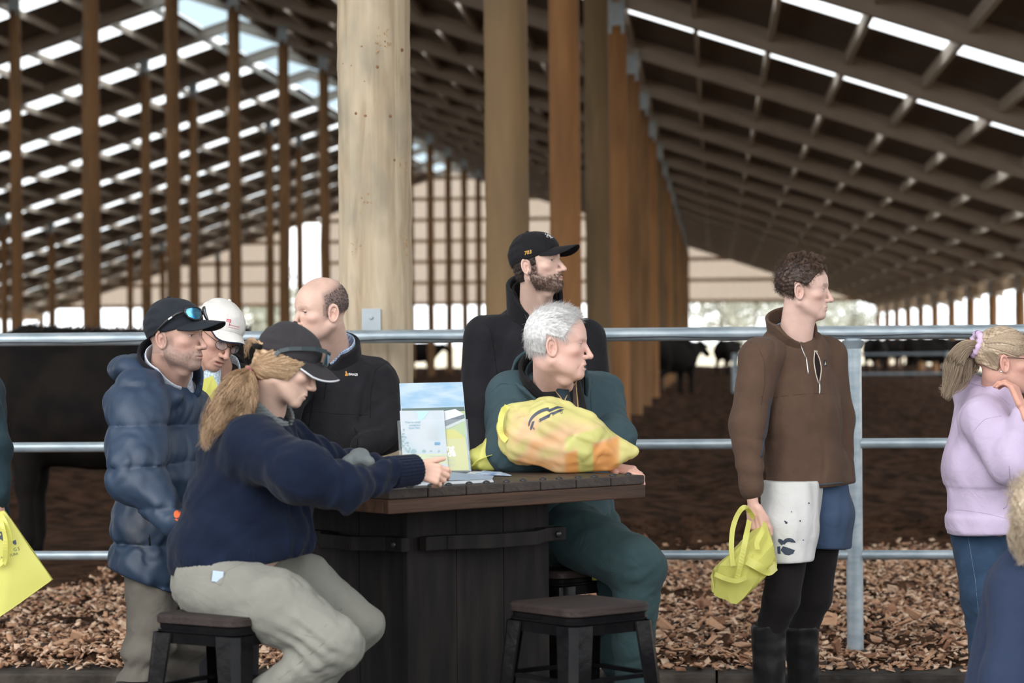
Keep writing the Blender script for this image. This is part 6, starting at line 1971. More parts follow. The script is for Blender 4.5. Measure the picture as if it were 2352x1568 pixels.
    hb = cap_hair(pr, hd, 'hair', ((0.030, 0.019, 0.016), (0.095, 0.058, 0.042)), reg, 0.55, 0.32, 1.6, 3000, 0.020, 0.0006, curl=0.006, lift=0.42, down=0.8, seed=14, m=8, fwd=0.2)
    cols = ((0.055, 0.032, 0.024), (0.21, 0.125, 0.08))
    rl = np.random.RandomState(31)
    for j in range(46):
        y0 = rl.uniform(-8.5, 6.0); x0 = rl.uniform(-6.0, 4.0)
        rr = 1 - ((y0 + 1.1) / 10.2) ** 2 - (x0 / 8.2) ** 2
        if rr < 0.05: continue
        z0 = 3.1 + 9.2 * math.sqrt(rr)
        a = rl.uniform(0, 6.28); h_ = rl.uniform(0.9, 2.3)
        fw = rl.uniform(0.8, 2.4); sd = rl.uniform(-1.2, 1.2)
        ct = [(x0, y0, z0 - 0.6), (x0 + sd * 0.3, y0 + 0.2 * fw, z0 + 0.6 * h_), (x0 + sd * 0.8, y0 + 0.7 * fw, z0 + h_), (x0 + sd + 0.5 * math.cos(a), y0 + 1.2 * fw, z0 + 0.75 * h_), (x0 + sd + 0.8 * math.cos(a), y0 + 1.1 * fw + 0.4 * math.sin(a), z0 + 0.3 * h_)]
        lock('curl', [from_head(*c, hd) for c in ct], rl.uniform(0.004, 0.008), 46, M_HAIR, hb, 0.00055, 0.0022, 1.2, cols, 200 + j, 12, taper_w=(0.8, 1.0, 0.35))
    for j in range(12):
        x0 = rl.uniform(-6.5, 2.0); z0 = rl.uniform(6.8, 8.8)
        y0 = 7.4 - 0.07 * x0 * x0 - 0.25 * (z0 - 7)
        ct = [(x0, y0 - 1.6, z0 + 1.2), (x0, y0 + 0.3, z0 + 0.9), (x0 - 0.3, y0 + 1.0, z0 - 0.2), (x0 - 0.5, y0 + 0.8, z0 - 1.2), (x0 - 0.2, y0 + 1.5, z0 - 1.5 + rl.uniform(0, 1))]
        lock('curl', [from_head(*c, hd) for c in ct], rl.uniform(0.003, 0.006), 36, M_HAIR, hb, 0.0005, 0.002, 1.2, cols, 300 + j, 12, taper_w=(0.8, 1.0, 0.3))
    return pr
person_g()

# ------------------------------------------------------------------ woman in the lilac hoodie
def person_h():
    D = 8.4
    O = P(2306, 826, 8.4)
    hd = dict(O=O, yaw=90, pitch=-2, s=0.97, neck=P(2290, 915, 8.5), neck_r=0.055, tone=(0.60, 0.34, 0.27), blush=0.8, hairc=(0.4, 0.3, 0.2), brow=0.3, eye=0.3, adam=False)
    lat = A3(frame(75)[:, 0])
    tors = [('c', J(2275, 955, 8.52), J(2268, 1080, 8.5), 0.125, 0.150, lat, 1.25), ('c', J(2268, 1080, 8.5), J(2268, 1205, 8.5), 0.152, 0.145, lat, 1.2), ('e', J(2325, 1050, 8.5), (0.12, 0.12, 0.13))]
    arm1 = [('c', J(2262, 965, 8.36), J(2325, 1062, 8.25), 0.095, 0.078), ('c', J(2325, 1062, 8.25), J(2352, 955, 8.24), 0.070, 0.045)]
    arm2 = [('c', J(2300, 960, 8.72), J(2345, 1060, 8.75), 0.08, 0.065), ('c', J(2345, 1060, 8.75), J(2390, 1040, 8.6), 0.06, 0.045)]
    f1, f2 = gpt(2262, 8.45, -0.15), gpt(2310, 8.65, -0.15)
    legs = [('c', J(2250, 1225, 8.5), J(2258, 1370, 8.44), 0.104, 0.075), ('c', J(2258, 1370, 8.42), J(2262, 1490, 8.45), 0.072, 0.058), ('c', J(2262, 1490, 8.45), A3(f1 + Vector((0, 0, 0.1))), 0.05, 0.045),
            ('c', J(2300, 1225, 8.6), J(2306, 1370, 8.6), 0.104, 0.075), ('c', J(2306, 1370, 8.6), J(2310, 1490, 8.64), 0.072, 0.056), ('c', J(2310, 1490, 8.64), A3(f2 + Vector((0, 0, 0.1))), 0.05, 0.045)]
    base = gpt(2280, 8.5, -0.15)
    w = J(2347, 935, 8.22)
    h1 = hand_prims(w, A3(CU * 0.75 - CR * 0.25 + CF * 0.3), A3(CR * 0.75 - CF * 0.5), 1, [(0.6, 0.7, 0.5), (0.6, 0.7, 0.5), (0.6, 0.7, 0.5), (0.6, 0.7, 0.5)], 0.85, thumb=(0.7, 0.3))
    pr = make_person('woman in a lilac hoodie with a blonde ponytail holding her chin', base, hd, (h1,), shrink(tors + arm1 + arm2, 0.6) + shrink(legs, 0.7))
    m_h = cloth('lilac_fleece', (0.52, 0.43, 0.58), (0.48, 0.395, 0.54), rough=0.9, bump=0.15, bscale=600, sheen=0.06)
    def dsp(p):
        d = 0.007 * crl(p, 83, UPZ * 0.7 - CRn * 0.7, 22.0, 6.0, 3.5) + 0.007 * folds_dir(p, 81, UPZ * 0.8 - CRn * 0.5, 26.0, 6.0)
        z = p @ CUn
        zh = float(J(2268, 1180, 8.5) @ CUn)
        d += 0.004 * np.tanh((z - zh) * 200) * (z > zh - 0.06) * (z < zh + 0.1)
        return d
    ho = garment('hoodie', tors + arm1 + arm2 + [('c', J(2222, 895, 8.52), J(2290, 905, 8.42), 0.045, 0.04), ('c', J(2290, 905, 8.40), J(2322, 935, 8.40), 0.04, 0.03), ('c', J(2222, 895, 8.52), J(2285, 900, 8.66), 0.045, 0.045)], 0.035, 0.0065, m_h, pr, cuts=[(J(2268, 1222, 8.5), A3(-CU + CR * 0.05))], disp=dsp)
    cs = Cast(ho); cs.dist = 8.35
    sm = cloth('lilac_seam', (0.38, 0.30, 0.43))
    cs.line('sleeve_seam', [(2225, 1015), (2240, 985), (2262, 962), (2300, 955)], 0.0016, sm, pr)
    cs.line('hem_seam', [(2165, 1168), (2220, 1172), (2270, 1180), (2330, 1195)], 0.0016, sm, pr)
    cs.line('hood_seam', [(2187, 900), (2220, 878), (2260, 888), (2290, 905), (2320, 930)], 0.0016, sm, pr)
    cs.line('pocket_edge', [(2318, 1070), (2322, 1120), (2312, 1165), (2304, 1168)], 0.0018, sm, pr)
    mt = cloth('blue_denim', (0.030, 0.056, 0.100), (0.022, 0.042, 0.078), bump=0.35, bscale=700)
    jn = garment('jeans', legs, 0.025, 0.0068, mt, pr, cuts=[(A3(f1 + Vector((0, 0, 0.3))), (0, 0, -1)), (J(2268, 1195, 8.5), (0, 0, 1))], disp=lambda p: 0.004 * folds_dir(p, 91, CRn + UPZ * 0.2, 60.0, 14.0) + 0.004 * crl(p, 92, CRn + UPZ * 0.3, 50.0, 14.0))
    Cast(jn).line('side_seam', [(2223, 1230), (2240, 1330), (2247, 1400), (2248, 1460)], 0.0012, cloth('pale_stitch', (0.16, 0.22, 0.30)), pr)
    fr = Vector(frame(80)[:, 1].tolist())
    for ft in (f1, f2):
        t = Vector(ft); t.z = 0.215
        bt = garment('gumboot', [('c', A3(t), A3(ft + Vector((0, 0, 0.1))), 0.068, 0.052), ('c', A3(ft + Vector((0, 0, 0.05))), A3(ft + fr * 0.15 + Vector((0, 0, 0.045))), 0.05, 0.045)], 0.04, 0.008, M_BOOT, pr, cuts=[(A3(ft + Vector((0, 0, 0.004))), (0, 0, -1)), (A3(t), (0, 0, 1))])
        Cast(bt).patch('boot_tag', [(2238, 1476), (2253, 1476), (2253, 1481), (2238, 1481)], M_WHITE, bt) if ft is f1 else None
    blonde = ((0.22, 0.15, 0.09), (0.58, 0.46, 0.34))
    def reg(q):
        y, z = q[:, 1], q[:, 2]
        ear = np.where((y > -3.2), 1.2 - z - 0.2 * (y - 1), -5)
        return np.maximum(np.maximum(y - 6.0 - 0.6 * (z - 4), -5.5 - z - 0.4 * y), np.minimum(ear, 2))
    hb = cap_hair(pr, hd, 'hair', blonde, reg, 0.45, 0.06, 1.2, 0, seed=3)
    rs = np.random.RandomState(6)
    tie = np.array(J(2243, 792, 8.42), float)
    paths = []
    n = 900
    for i in range(n):
        z0 = rs.uniform(-4, 10.5); y0 = rs.uniform(2, 6.5) if z0 > 1.5 else rs.uniform(-5, -3)
        s = np.linspace(0, 1, 12)
        y = y0 * (1 - s) - 10.2 * s; z = z0 * (1 - s) + 5.2 * s + (0.1 if z0 < 5 else 1.0) * np.sin(s * 3.14)
        x = -8.35 * np.sqrt(np.clip(1 - ((y + 1.1) / 10.3) ** 2 - ((z - 3.1) / 9.6) ** 2, 0.0, 1)) - 0.05
        w_ = hd['O'][None] + (np.stack([x, y, z], -1) * 0.01 * hd['s']) @ hd['R'].T
        e = np.clip((s - 0.8) / 0.2, 0, 1)[:, None] ** 2
        paths.append(w_ * (1 - e) + (tie + rs.normal(0, 0.006, 3)) * e)
    k = rs.uniform(0, 1, n)[:, None]
    strands('hair_strands', None, np.array(paths), np.full(n, 0.0007), M_HAIR, hb, np.array(blonde[0]) * (1 - k) + np.array(blonde[1]) * k)
    for j, (ct, wd, nn) in enumerate((
        ([(2240, 792, 8.40), (2215, 800, 8.38), (2192, 830, 8.36), (2186, 865, 8.36), (2178, 900, 8.36), (2169, 918, 8.36)], 0.034, 700),
        ([(2240, 795, 8.42), (2222, 820, 8.42), (2215, 855, 8.42), (2205, 880, 8.42), (2180, 895, 8.40), (2155, 888, 8.40)], 0.028, 420),
        ([(2242, 795, 8.42), (2240, 830, 8.44), (2228, 855, 8.44), (2215, 870, 8.44)], 0.022, 260))):
        lock('ponytail_lock', [J(*c) for c in ct], wd, nn, M_HAIR, hb, 0.0008, 0.006, 1.2, blonde, 50 + j, 18)
    sc = pmat('lilac_scrunchie', (0.66, 0.52, 0.70), (0.58, 0.42, 0.62), 60.0, 0.8)
    pts = [J(2241 + 9 * math.sin(a) * 1.0 + 6 * math.cos(a), 790 - 24 * math.cos(a), 8.40 - 0.035 * math.sin(a)) for a in np.linspace(0, 6.28, 30)]
    MB().tube([Vector(q.tolist()) for q in pts], [0.011 + 0.004 * math.sin(i * 2.4) for i in range(30)], 10, False).build('scrunchie', sc, hb, True)
    ed = MB().lathe([(0.004, -0.003), (0.005, 0.0), (0.003, 0.004)], P(2299, 853, 8.32), 10).build('earring', pmat('silver_stud', (0.8, 0.8, 0.8), None, rough=0.1, metal=1.0), pr, True)
    go = MB().tube([from_head(-7.9, -0.5, 0.8, hd), from_head(-7.6, 5, 0.7, hd), from_head(-6.2, 8.6, 0.5, hd)], 0.0014, 6)
    for sx in (-1, 1):
        pts = [Vector(from_head(sx * (3.4 + 2.6 * math.cos(t)), 9.9 - 0.05 * (3.4 + 2.6 * math.cos(t)) ** 2, -0.4 + 1.7 * math.sin(t), hd).tolist()) for t in np.linspace(0, 2 * math.pi, 18)]
        go.tube(pts, 0.0012, 6, False)
    go.tube([from_head(-1.0, 9.8, 0, hd), from_head(1.0, 9.8, 0, hd)], 0.0012, 6)
    go.tube([from_head(7.9, -0.5, 0.8, hd), from_head(7.6, 5, 0.7, hd), from_head(6.2, 8.6, 0.5, hd)], 0.0014, 6)
    tag(go.build('spectacles', M_DARK, None, True), 'dark thin-armed spectacles of the woman in the lilac hoodie', 'spectacles')
    return pr
person_h()

# ------------------------------------------------------------------ figures cut by the frame
def person_i():
    O = P(2402, 1192, 6.1)
    hd = dict(O=O, yaw=150, pitch=-10, s=0.95, neck=P(2400, 1300, 6.15), neck_r=0.055, tone=(0.6, 0.4, 0.32), adam=False)
    lat = A3(frame(160)[:, 0])
    tors = [('c', J(2415, 1360, 6.2), J(2385, 1640, 6.2), 0.13, 0.15, lat, 1.35), ('c', J(2350, 1345, 6.15), J(2480, 1345, 6.25), 0.075, 0.075)]
    arm1 = [('c', J(2345, 1360, 6.1), J(2315, 1560, 6.0), 0.075, 0.062), ('c', J(2315, 1560, 6.0), J(2345, 1700, 5.9), 0.058, 0.045)]
    arm2 = [('c', J(2490, 1360, 6.25), J(2520, 1600, 6.2), 0.075, 0.06)]
    seat = P(2395, 1700, 6.25)
    base = gpt(2395, 6.2, -0.15)
    f1 = gpt(2380, 6.55, -0.15); f2 = gpt(2450, 6.6, -0.15)
    legs = []
    for ft, dx in ((f1, 0), (f2, 70)):
        h = J(2375 + dx, 1680, 6.25); k = A3(Vector((ft.x, ft.y, 0.38)))
        legs += [('c', h, k, 0.09, 0.07), ('c', k, A3(ft + Vector((0, 0, 0.09))), 0.065, 0.05)]
    pr = make_person('fair-haired person in a navy jacket sitting low beside the lilac hoodie woman', base, hd, (), shrink(tors + arm1 + arm2 + legs, 0.62))
    m_n = cloth('navy_softshell', (0.026, 0.037, 0.072), (0.021, 0.031, 0.062), bump=0.15)
    garment('jacket', tors + arm1 + arm2 + [('c', J(2360, 1290, 6.15), J(2440, 1290, 6.2), 0.05, 0.05)], 0.05, 0.007, m_n, pr, disp=lambda p: 0.006 * folds_dir(p, 101, UPZ + CRn * 0.3, 34.0, 7.0))
    garment('trousers', legs, 0.03, 0.011, cloth('dark_navy_trousers', (0.02, 0.022, 0.03)), pr, cuts=[(A3(f1 + Vector((0, 0, 0.06))), (0, 0, -1))])
    for ft in (f1, f2):
        garment('shoe', [('c', A3(ft + Vector((0, 0, 0.1))), A3(ft + Vector((0, 0, 0.05))), 0.05, 0.05), ('c', A3(ft + Vector((0, 0, 0.045))), A3(ft + Vector((0, 0.13, 0.04))), 0.048, 0.042)], 0.02, 0.012, M_BOOT, pr, cuts=[(A3(ft + Vector((0, 0, 0.002))), (0, 0, -1))])
    fair = ((0.36, 0.27, 0.18), (0.66, 0.55, 0.42))
    hb = cap_hair(pr, hd, 'hair', fair, lambda q: np.maximum(q[:, 1] - 5 - 0.6 * (q[:, 2] - 4), -7 - q[:, 2]), 0.9, 0.3, 1.4, 1800, 0.03, 0.0007, curl=0.008, lift=0.5, down=0.9, seed=15, m=8)
    for j, ct in enumerate(([(2345, 1190, 6.08), (2332, 1215, 6.06), (2330, 1250, 6.05), (2338, 1285, 6.06)], [(2355, 1200, 6.06), (2345, 1235, 6.04), (2348, 1275, 6.04), (2340, 1300, 6.05)])):
        lock('curl', [J(*c) for c in ct], 0.018, 260, M_HAIR, hb, 0.0007, 0.006, 2.0, fair, 70 + j, 16)
    # low stool that carries the sitter, out of frame
    st = MB().box((seat.x, seat.y, 0.20), (0.36, 0.36, 0.04), None, 0.01)
    for sx in (-1, 1):
        for sy in (-1, 1):
            st.bar((seat.x + sx * 0.14, seat.y + sy * 0.14, 0.185), (seat.x + sx * 0.16, seat.y + sy * 0.16, -0.15), 0.03, 0.03, (0, 1, 0))
    tag(st.build('low_stool', M_DARK), 'low dark stool under the person in the navy jacket', 'stool')
    return pr
person_i()

def person_j():
    O = P(-95, 760, 7.6)
    hd = dict(O=O, yaw=60, s=0.97, neck=P(-100, 870, 7.65), tone=(0.62, 0.42, 0.36), hairc=(0.1, 0.07, 0.05), eyes=True)
    lat = A3(frame(60)[:, 0])
    tors = [('c', J(-100, 920, 7.68), J(-95, 1180, 7.66), 0.13, 0.135, lat, 1.35), ('c', J(-150, 905, 7.6), J(-45, 905, 7.78), 0.075, 0.07)]
    arm1 = [('c', J(-48, 905, 7.5), J(-22, 1030, 7.45), 0.068, 0.060), ('c', J(-22, 1030, 7.45), J(-10, 1135, 7.40), 0.058, 0.046)]
    arm2 = [('c', J(-150, 915, 7.75), J(-170, 1060, 7.7), 0.07, 0.06), ('c', J(-170, 1060, 7.7), J(-120, 1160, 7.6), 0.055, 0.045)]
    f1, f2 = gpt(-130, 7.6, -0.15), gpt(-70, 7.75, -0.15)
    legs = [('c', J(-120, 1190, 7.62), A3(f1 + Vector((0, 0, 0.1))), 0.10, 0.06), ('c', J(-75, 1190, 7.74), A3(f2 + Vector((0, 0, 0.1))), 0.10, 0.06)]
    base = gpt(-95, 7.68, -0.15)
    w = J(-10, 1150, 7.39)
    h1 = hand_prims(w, A3(-CU * 0.98 + CR * 0.1), A3(-CF * 0.5 + CR * 0.85), 1, [(0.45, 1.2, 0.9), (0.5, 1.25, 0.9), (0.55, 1.3, 0.9), (0.6, 1.3, 0.9)], 0.92, thumb=(0.4, 0.1))
    pr = make_person('person in a dark teal sleeve carrying a flat yellow bag beside the cow', base, hd, (h1,), shrink(tors + arm1 + arm2 + legs, 0.6))
    m_t = cloth('dark_teal_jumper', (0.022, 0.040, 0.050), (0.018, 0.034, 0.043))
    garment('jumper', tors + arm1 + arm2, 0.04, 0.0075, m_t, pr, disp=lambda p: 0.005 * folds_dir(p, 111, CRn * 0.8 + UPZ * 0.4, 45.0, 10.0))
    garment('trousers', legs, 0.03, 0.011, cloth('dark_blue_jeans', (0.02, 0.03, 0.05)), pr, cuts=[(A3(f1 + Vector((0, 0, 0.05))), (0, 0, -1))])
    for ft in (f1, f2):
        garment('boot', [('c', A3(ft + Vector((0, 0, 0.1))), A3(ft + Vector((0, 0, 0.05))), 0.05, 0.05), ('c', A3(ft + Vector((0, 0, 0.045))), A3(ft + Vector((0.11, -0.07, 0.04))), 0.048, 0.042)], 0.02, 0.012, M_BOOT, pr, cuts=[(A3(ft + Vector((0, 0, 0.002))), (0, 0, -1))])
    cap_hair(pr, hd, 'hair', ((0.04, 0.03, 0.025), (0.1, 0.07, 0.05)), lambda q: np.maximum(q[:, 1] - 4 - 0.6 * (q[:, 2] - 4), np.maximum(-4 - q[:, 2], np.where(q[:, 1] > -3, 1.5 - q[:, 2], -5))), 0.5, 0.2, 2.0, 0, seed=2)
    return pr
person_j()
# ------------------------------------------------------------------ bar table
M_PLANK = pmat('charcoal_stained_plank', (0.050, 0.036, 0.030), (0.024, 0.020, 0.019), 14.0, 0.5, 0.25, 60.0, stretch=(2.2, 0.18, 2.2), ramp=(0.3, 0.7), detail=7, spec=0.25)
M_APRON = pmat('brown_stained_pine', (0.072, 0.038, 0.024), (0.034, 0.020, 0.014), 16.0, 0.5, 0.2, 60.0, stretch=(0.16, 2.2, 2.2), ramp=(0.32, 0.68), detail=7, spec=0.2)
M_BLKWOOD = pmat('black_stained_board', (0.011, 0.010, 0.010), (0.024, 0.020, 0.018), 9.0, 0.62, 0.25, 50.0, stretch=(2.5, 2.5, 0.35), ramp=(0.45, 0.8), detail=8, spec=0.08)
M_BOLT = pmat('black_bolt', (0.035, 0.034, 0.035), None, rough=0.35, metal=0.5)
LC = P(892, 1124, 6.8); RC = P(1482, 1090.6, 7.45)
TZ = (LC.z + RC.z) / 2
e1 = Vector((RC.x - LC.x, RC.y - LC.y, 0)); TL = e1.length; e1.normalize()
e2 = Vector((-e1.y, e1.x, 0))
L0 = Vector((LC.x, LC.y, 0)); TB = 1.0
def T(a, b, z): return Vector((L0.x + e1.x * a + e2.x * b, L0.y + e1.y * a + e2.y * b, z))
TM = Matrix((e1, e2, Vector((0, 0, 1)))).transposed()
def table():
    t = empty('bar_table', T(TL / 2, TB / 2, -0.15), 'dark stained square bar table with bolted plank top and boarded pedestal', 'table')
    n = 7
    w = TL / n
    for i in range(n):
        o = MB().box((0, 0, 0), (w - 0.004, TB, 0.028), None, 0.004).build('plank', M_PLANK)
        o.matrix_world = Matrix.Translation(T(w * (i + 0.5), TB / 2, TZ - 0.014)) @ TM.to_4x4()
        o.parent = t; o.matrix_parent_inverse = t.matrix_basis.inverted()
        for dx in (0.27, 0.73):
            for b in (0.035, TB - 0.035):
                MB().lathe([(0.0115, -0.001), (0.011, 0.003), (0.007, 0.007), (0.002, 0.0085)], T(w * (i + dx), b, TZ), 12).build('bolt_head', M_BOLT, t, True)
    ah = 0.040
    for (c, ln, ax) in (((TL / 2, 0.012), TL, 0), ((TL / 2, TB - 0.012), TL, 0), ((0.012, TB / 2), TB - 0.05, 1), ((TL - 0.012, TB / 2), TB - 0.05, 1)):
        o = MB().box((0, 0, 0), (ln, 0.024, ah) if ax == 0 else (0.024, ln, ah), None, 0.003).build('apron', M_APRON)
        o.matrix_world = Matrix.Translation(T(c[0], c[1], TZ - 0.029 - ah / 2)) @ TM.to_4x4()
        o.parent = t; o.matrix_parent_inverse = t.matrix_basis.inverted()
    # pedestal
    a0, b0 = 0.225, 0.20
    def solve(target, d):
        lo, hi = 0.1, 0.9
        for _ in range(40):
            m = (lo + hi) / 2
            x = proj(T(a0 + m * d[0], b0 + m * d[1], 0.5))[0]
            if (x < target) == (d[0] > 0): lo = m
            else: hi = m
        return lo
    la = solve(1262, (1, 0)); lb = solve(719, (0, 1))
    ztop = TZ - 0.029
    def boards(p, q, nb, nm='board'):
        d = (q - p); L = d.length; d.normalize(); nrm = Vector((d.y, -d.x, 0))
        for i in range(nb):
            wd = L / nb
            c = p + d * wd * (i + 0.5) - nrm * 0.011
            M = Matrix((d, -nrm, Vector((0, 0, 1)))).transposed()
            MB().box((c.x, c.y, (ztop - 0.15) / 2), (wd - 0.0022, 0.022, ztop + 0.15), M, 0.0015).build(nm, M_BLKWOOD, t)
    A = T(a0, b0, 0); B = T(a0 + la, b0, 0); Cc = T(a0 + la, b0 + lb, 0); Dd = T(a0, b0 + lb, 0)
    boards(A, B, 3); boards(B, Cc, 3); boards(Cc, Dd, 3); boards(Dd, A, 2)
    MB().box((A.x, A.y, (ztop - 0.15) / 2), (0.024, 0.024, ztop + 0.15), TM, 0.003).build('corner_post', M_BLKWOOD, t)
    MB().box((A.x + (Cc.x - A.x) / 2, A.y + (Cc.y - A.y) / 2, ztop - 0.03), (la * 0.92, lb * 0.92, 0.03), TM).build('inner_frame', M_BLKWOOD, t)
    # stepped grab rails round the pedestal
    def rail(p, q):
        d = (q - p); L = d.length; d.normalize(); nrm = Vector((d.y, -d.x, 0))
        z = 0.715; h = 0.042
        def pt(s, o): v = p + d * s + nrm * o; return Vector((v.x, v.y, z))
        MB().bar(pt(0.03, 0.032), pt(0.13, 0.032), 0.034, h, (0, 0, 1), 0.004).build('rail_block', M_BLKWOOD, t)
        MB().bar(pt(L - 0.07, 0.030), pt(L + 0.03, 0.030), 0.034, h, (0, 0, 1), 0.004).build('rail_block', M_BLKWOOD, t)
        m = MB()
        poly = [pt(0.12, 0.040), pt(L * 0.42, 0.098), pt(L * 0.72, 0.10), pt(L - 0.06, 0.040)]
        for a, b in zip(poly[:-1], poly[1:]):
            dd = (b - a).normalized()
            m.bar(a - dd * 0.006, b + dd * 0.006, 0.032, h, (0, 0, 1), 0.003)
        m.build('rail_bar', M_BLKWOOD, t)
        for s in (0.14, L - 0.005):
            MB().lathe([(0.011, 0.0), (0.010, 0.005), (0.004, 0.008)], pt(s, 0.048), 10, nrm.to_track_quat('Z', 'Y').to_matrix()).build('rail_bolt', M_BOLT, t, True)
    rail(A, B); rail(Dd, A); rail(B, Cc)
    return t
table()

# ------------------------------------------------------------------ metal stools with timber seats
M_BLKMET = pmat('gloss_black_metal', (0.004, 0.0042, 0.005), (0.007, 0.0065, 0.007), 18.0, 0.14, 0.05, 30.0, spec=0.10)
M_SEAT = pmat('dark_timber_seat', (0.036, 0.025, 0.022), (0.020, 0.015, 0.014), 12.0, 0.5, 0.25, 50.0, stretch=(0.3, 2.0, 2.0), ramp=(0.3, 0.7), detail=7, spec=0.2)
def rrect(h, r, n=5):
    out = []
    for (cx, cy, a0) in ((h - r, h - r, 0), (-h + r, h - r, 90), (-h + r, -h + r, 180), (h - r, -h + r, 270)):
        for i in range(n + 1):
            a = math.radians(a0 + 90 * i / n)
            out.append((cx + r * math.cos(a), cy + r * math.sin(a)))
    return out
def stool(c, rz, label, seat_z=0.57):
    o = empty('bar_stool', (c.x, c.y, -0.15), label, 'stool', 'metal bar stools at the table', rz=rz)
    Z = seat_z + 0.15
    h = 0.152
    m = MB()
    ring = rrect(h, 0.045); n = len(ring)
    prof = [(0.0, -0.026, 0.97), (0.0, -0.022, 1.0), (0.0, -0.006, 1.0), (0.0, 0.0, 0.965)]
    vs = []; fs = []
    for (_, z, s) in prof:
        vs += [(x * s, y * s, Z + z) for x, y in ring]
    for i in range(len(prof) - 1):
        for j in range(n):
            k = (j + 1) % n
            fs.append((i * n + j, i * n + k, (i + 1) * n + k, (i + 1) * n + j))
    fs.append(tuple(range(n - 1, -1, -1))); fs.append(tuple(range((len(prof) - 1) * n, len(prof) * n)))
    m.add(vs, fs)
    autosmooth(m.build('seat', M_SEAT, o, local=True), 40)
    # pressed steel rim with a rolled bead
    m = MB(); r2 = rrect(h - 0.006, 0.045)
    vs = []; fs = []
    prof = [(-0.027, 1.0), (-0.038, 1.0), (-0.041, 1.03), (-0.046, 1.03), (-0.049, 1.0), (-0.078, 0.995)]
    for (z, s) in prof: vs += [(x * s, y * s, Z + z) for x, y in r2]
    for i in range(len(prof) - 1):
        for j in range(n):
            k = (j + 1) % n
            fs.append((i * n + k, i * n + j, (i + 1) * n + j, (i + 1) * n + k))
    fs.append(tuple(range(n)))
    m.add(vs, fs)
    autosmooth(m.build('rim', M_BLKMET, o, local=True), 40)
    for sx in (-1, 1):
        for sy in (-1, 1):
            # channel leg folded round the corner, wider at the top, splayed
            m = MB(); vs = []; fs = []
            prof = []
            for t in np.linspace(0, 1, 7):
                z = (Z - 0.05) * (1 - t)
                off = h + 0.055 * t
                w = 0.072 - 0.036 * t
                rr = 0.022 - 0.008 * t
                pts = [(-w, 0), (-rr, 0)]
                for a in np.linspace(90, 0, 5):
                    pts.append((-rr + rr * math.cos(math.radians(a)), -rr + rr * math.sin(math.radians(a))))
                pts += [(0, -rr), (0, -w)]
                inner = [(x - 0.004, y - 0.004) for x, y in reversed(pts)]
                prof.append([(sx * (off + x), sy * (off + y), z) for x, y in pts + inner])
            k = len(prof[0])
            for p in prof: vs += p
            for i in range(len(prof) - 1):
                for j in range(k):
                    l = (j + 1) % k
                    fs.append((i * k + j, i * k + l, (i + 1) * k + l, (i + 1) * k + j))
            fs.append(tuple(range(k))); fs.append(tuple(range((len(prof) - 1) * k, len(prof) * k)))
            m.add(vs, fs)
            autosmooth(m.build('leg', M_BLKMET, o, local=True), 45)
    q = h + 0.055 * 0.32 - 0.02
    z = Z * 0.72
    for a, b in (((-q, -q), (q, -q)), ((q, -q), (q, q)), ((q, q), (-q, q)), ((-q, q), (-q, -q))):
        MB().bar((a[0], a[1], z), (b[0], b[1], z), 0.016, 0.012).build('brace', M_BLKMET, o, local=True)
    q2 = h + 0.055 * 0.75 - 0.015
    for a, b in (((-q2, -q2), (q2, -q2)), ((q2, -q2), (q2, q2)), ((q2, q2), (-q2, q2)), ((-q2, q2), (-q2, -q2))):
        MB().bar((a[0], a[1], Z * 0.27), (b[0], b[1], Z * 0.27), 0.012, 0.03).build('footrest', M_BLKMET, o, local=True)
    return o
stool(gpt(1325, 6.83, 0), math.radians(45 - 6) + YAW, 'empty black metal stool with a dark timber seat in front of the table')
stool(gpt(520, 6.66, 0), math.radians(45 + 12) + YAW, 'black metal stool under the woman in the navy sweater')
stool(gpt(1285, 7.92, 0), math.radians(42) + YAW, 'black metal stool under the white-haired man')
tg = MB().box(P(1366, 1320, 7.78), (0.018, 0.012, 0.035), TM, 0.004).build('webbing_clip', pmat('lime_clip', (0.45, 0.48, 0.05), None, rough=0.5))
tag(tg, 'small lime green clip hanging by the stool of the white-haired man', 'clip')

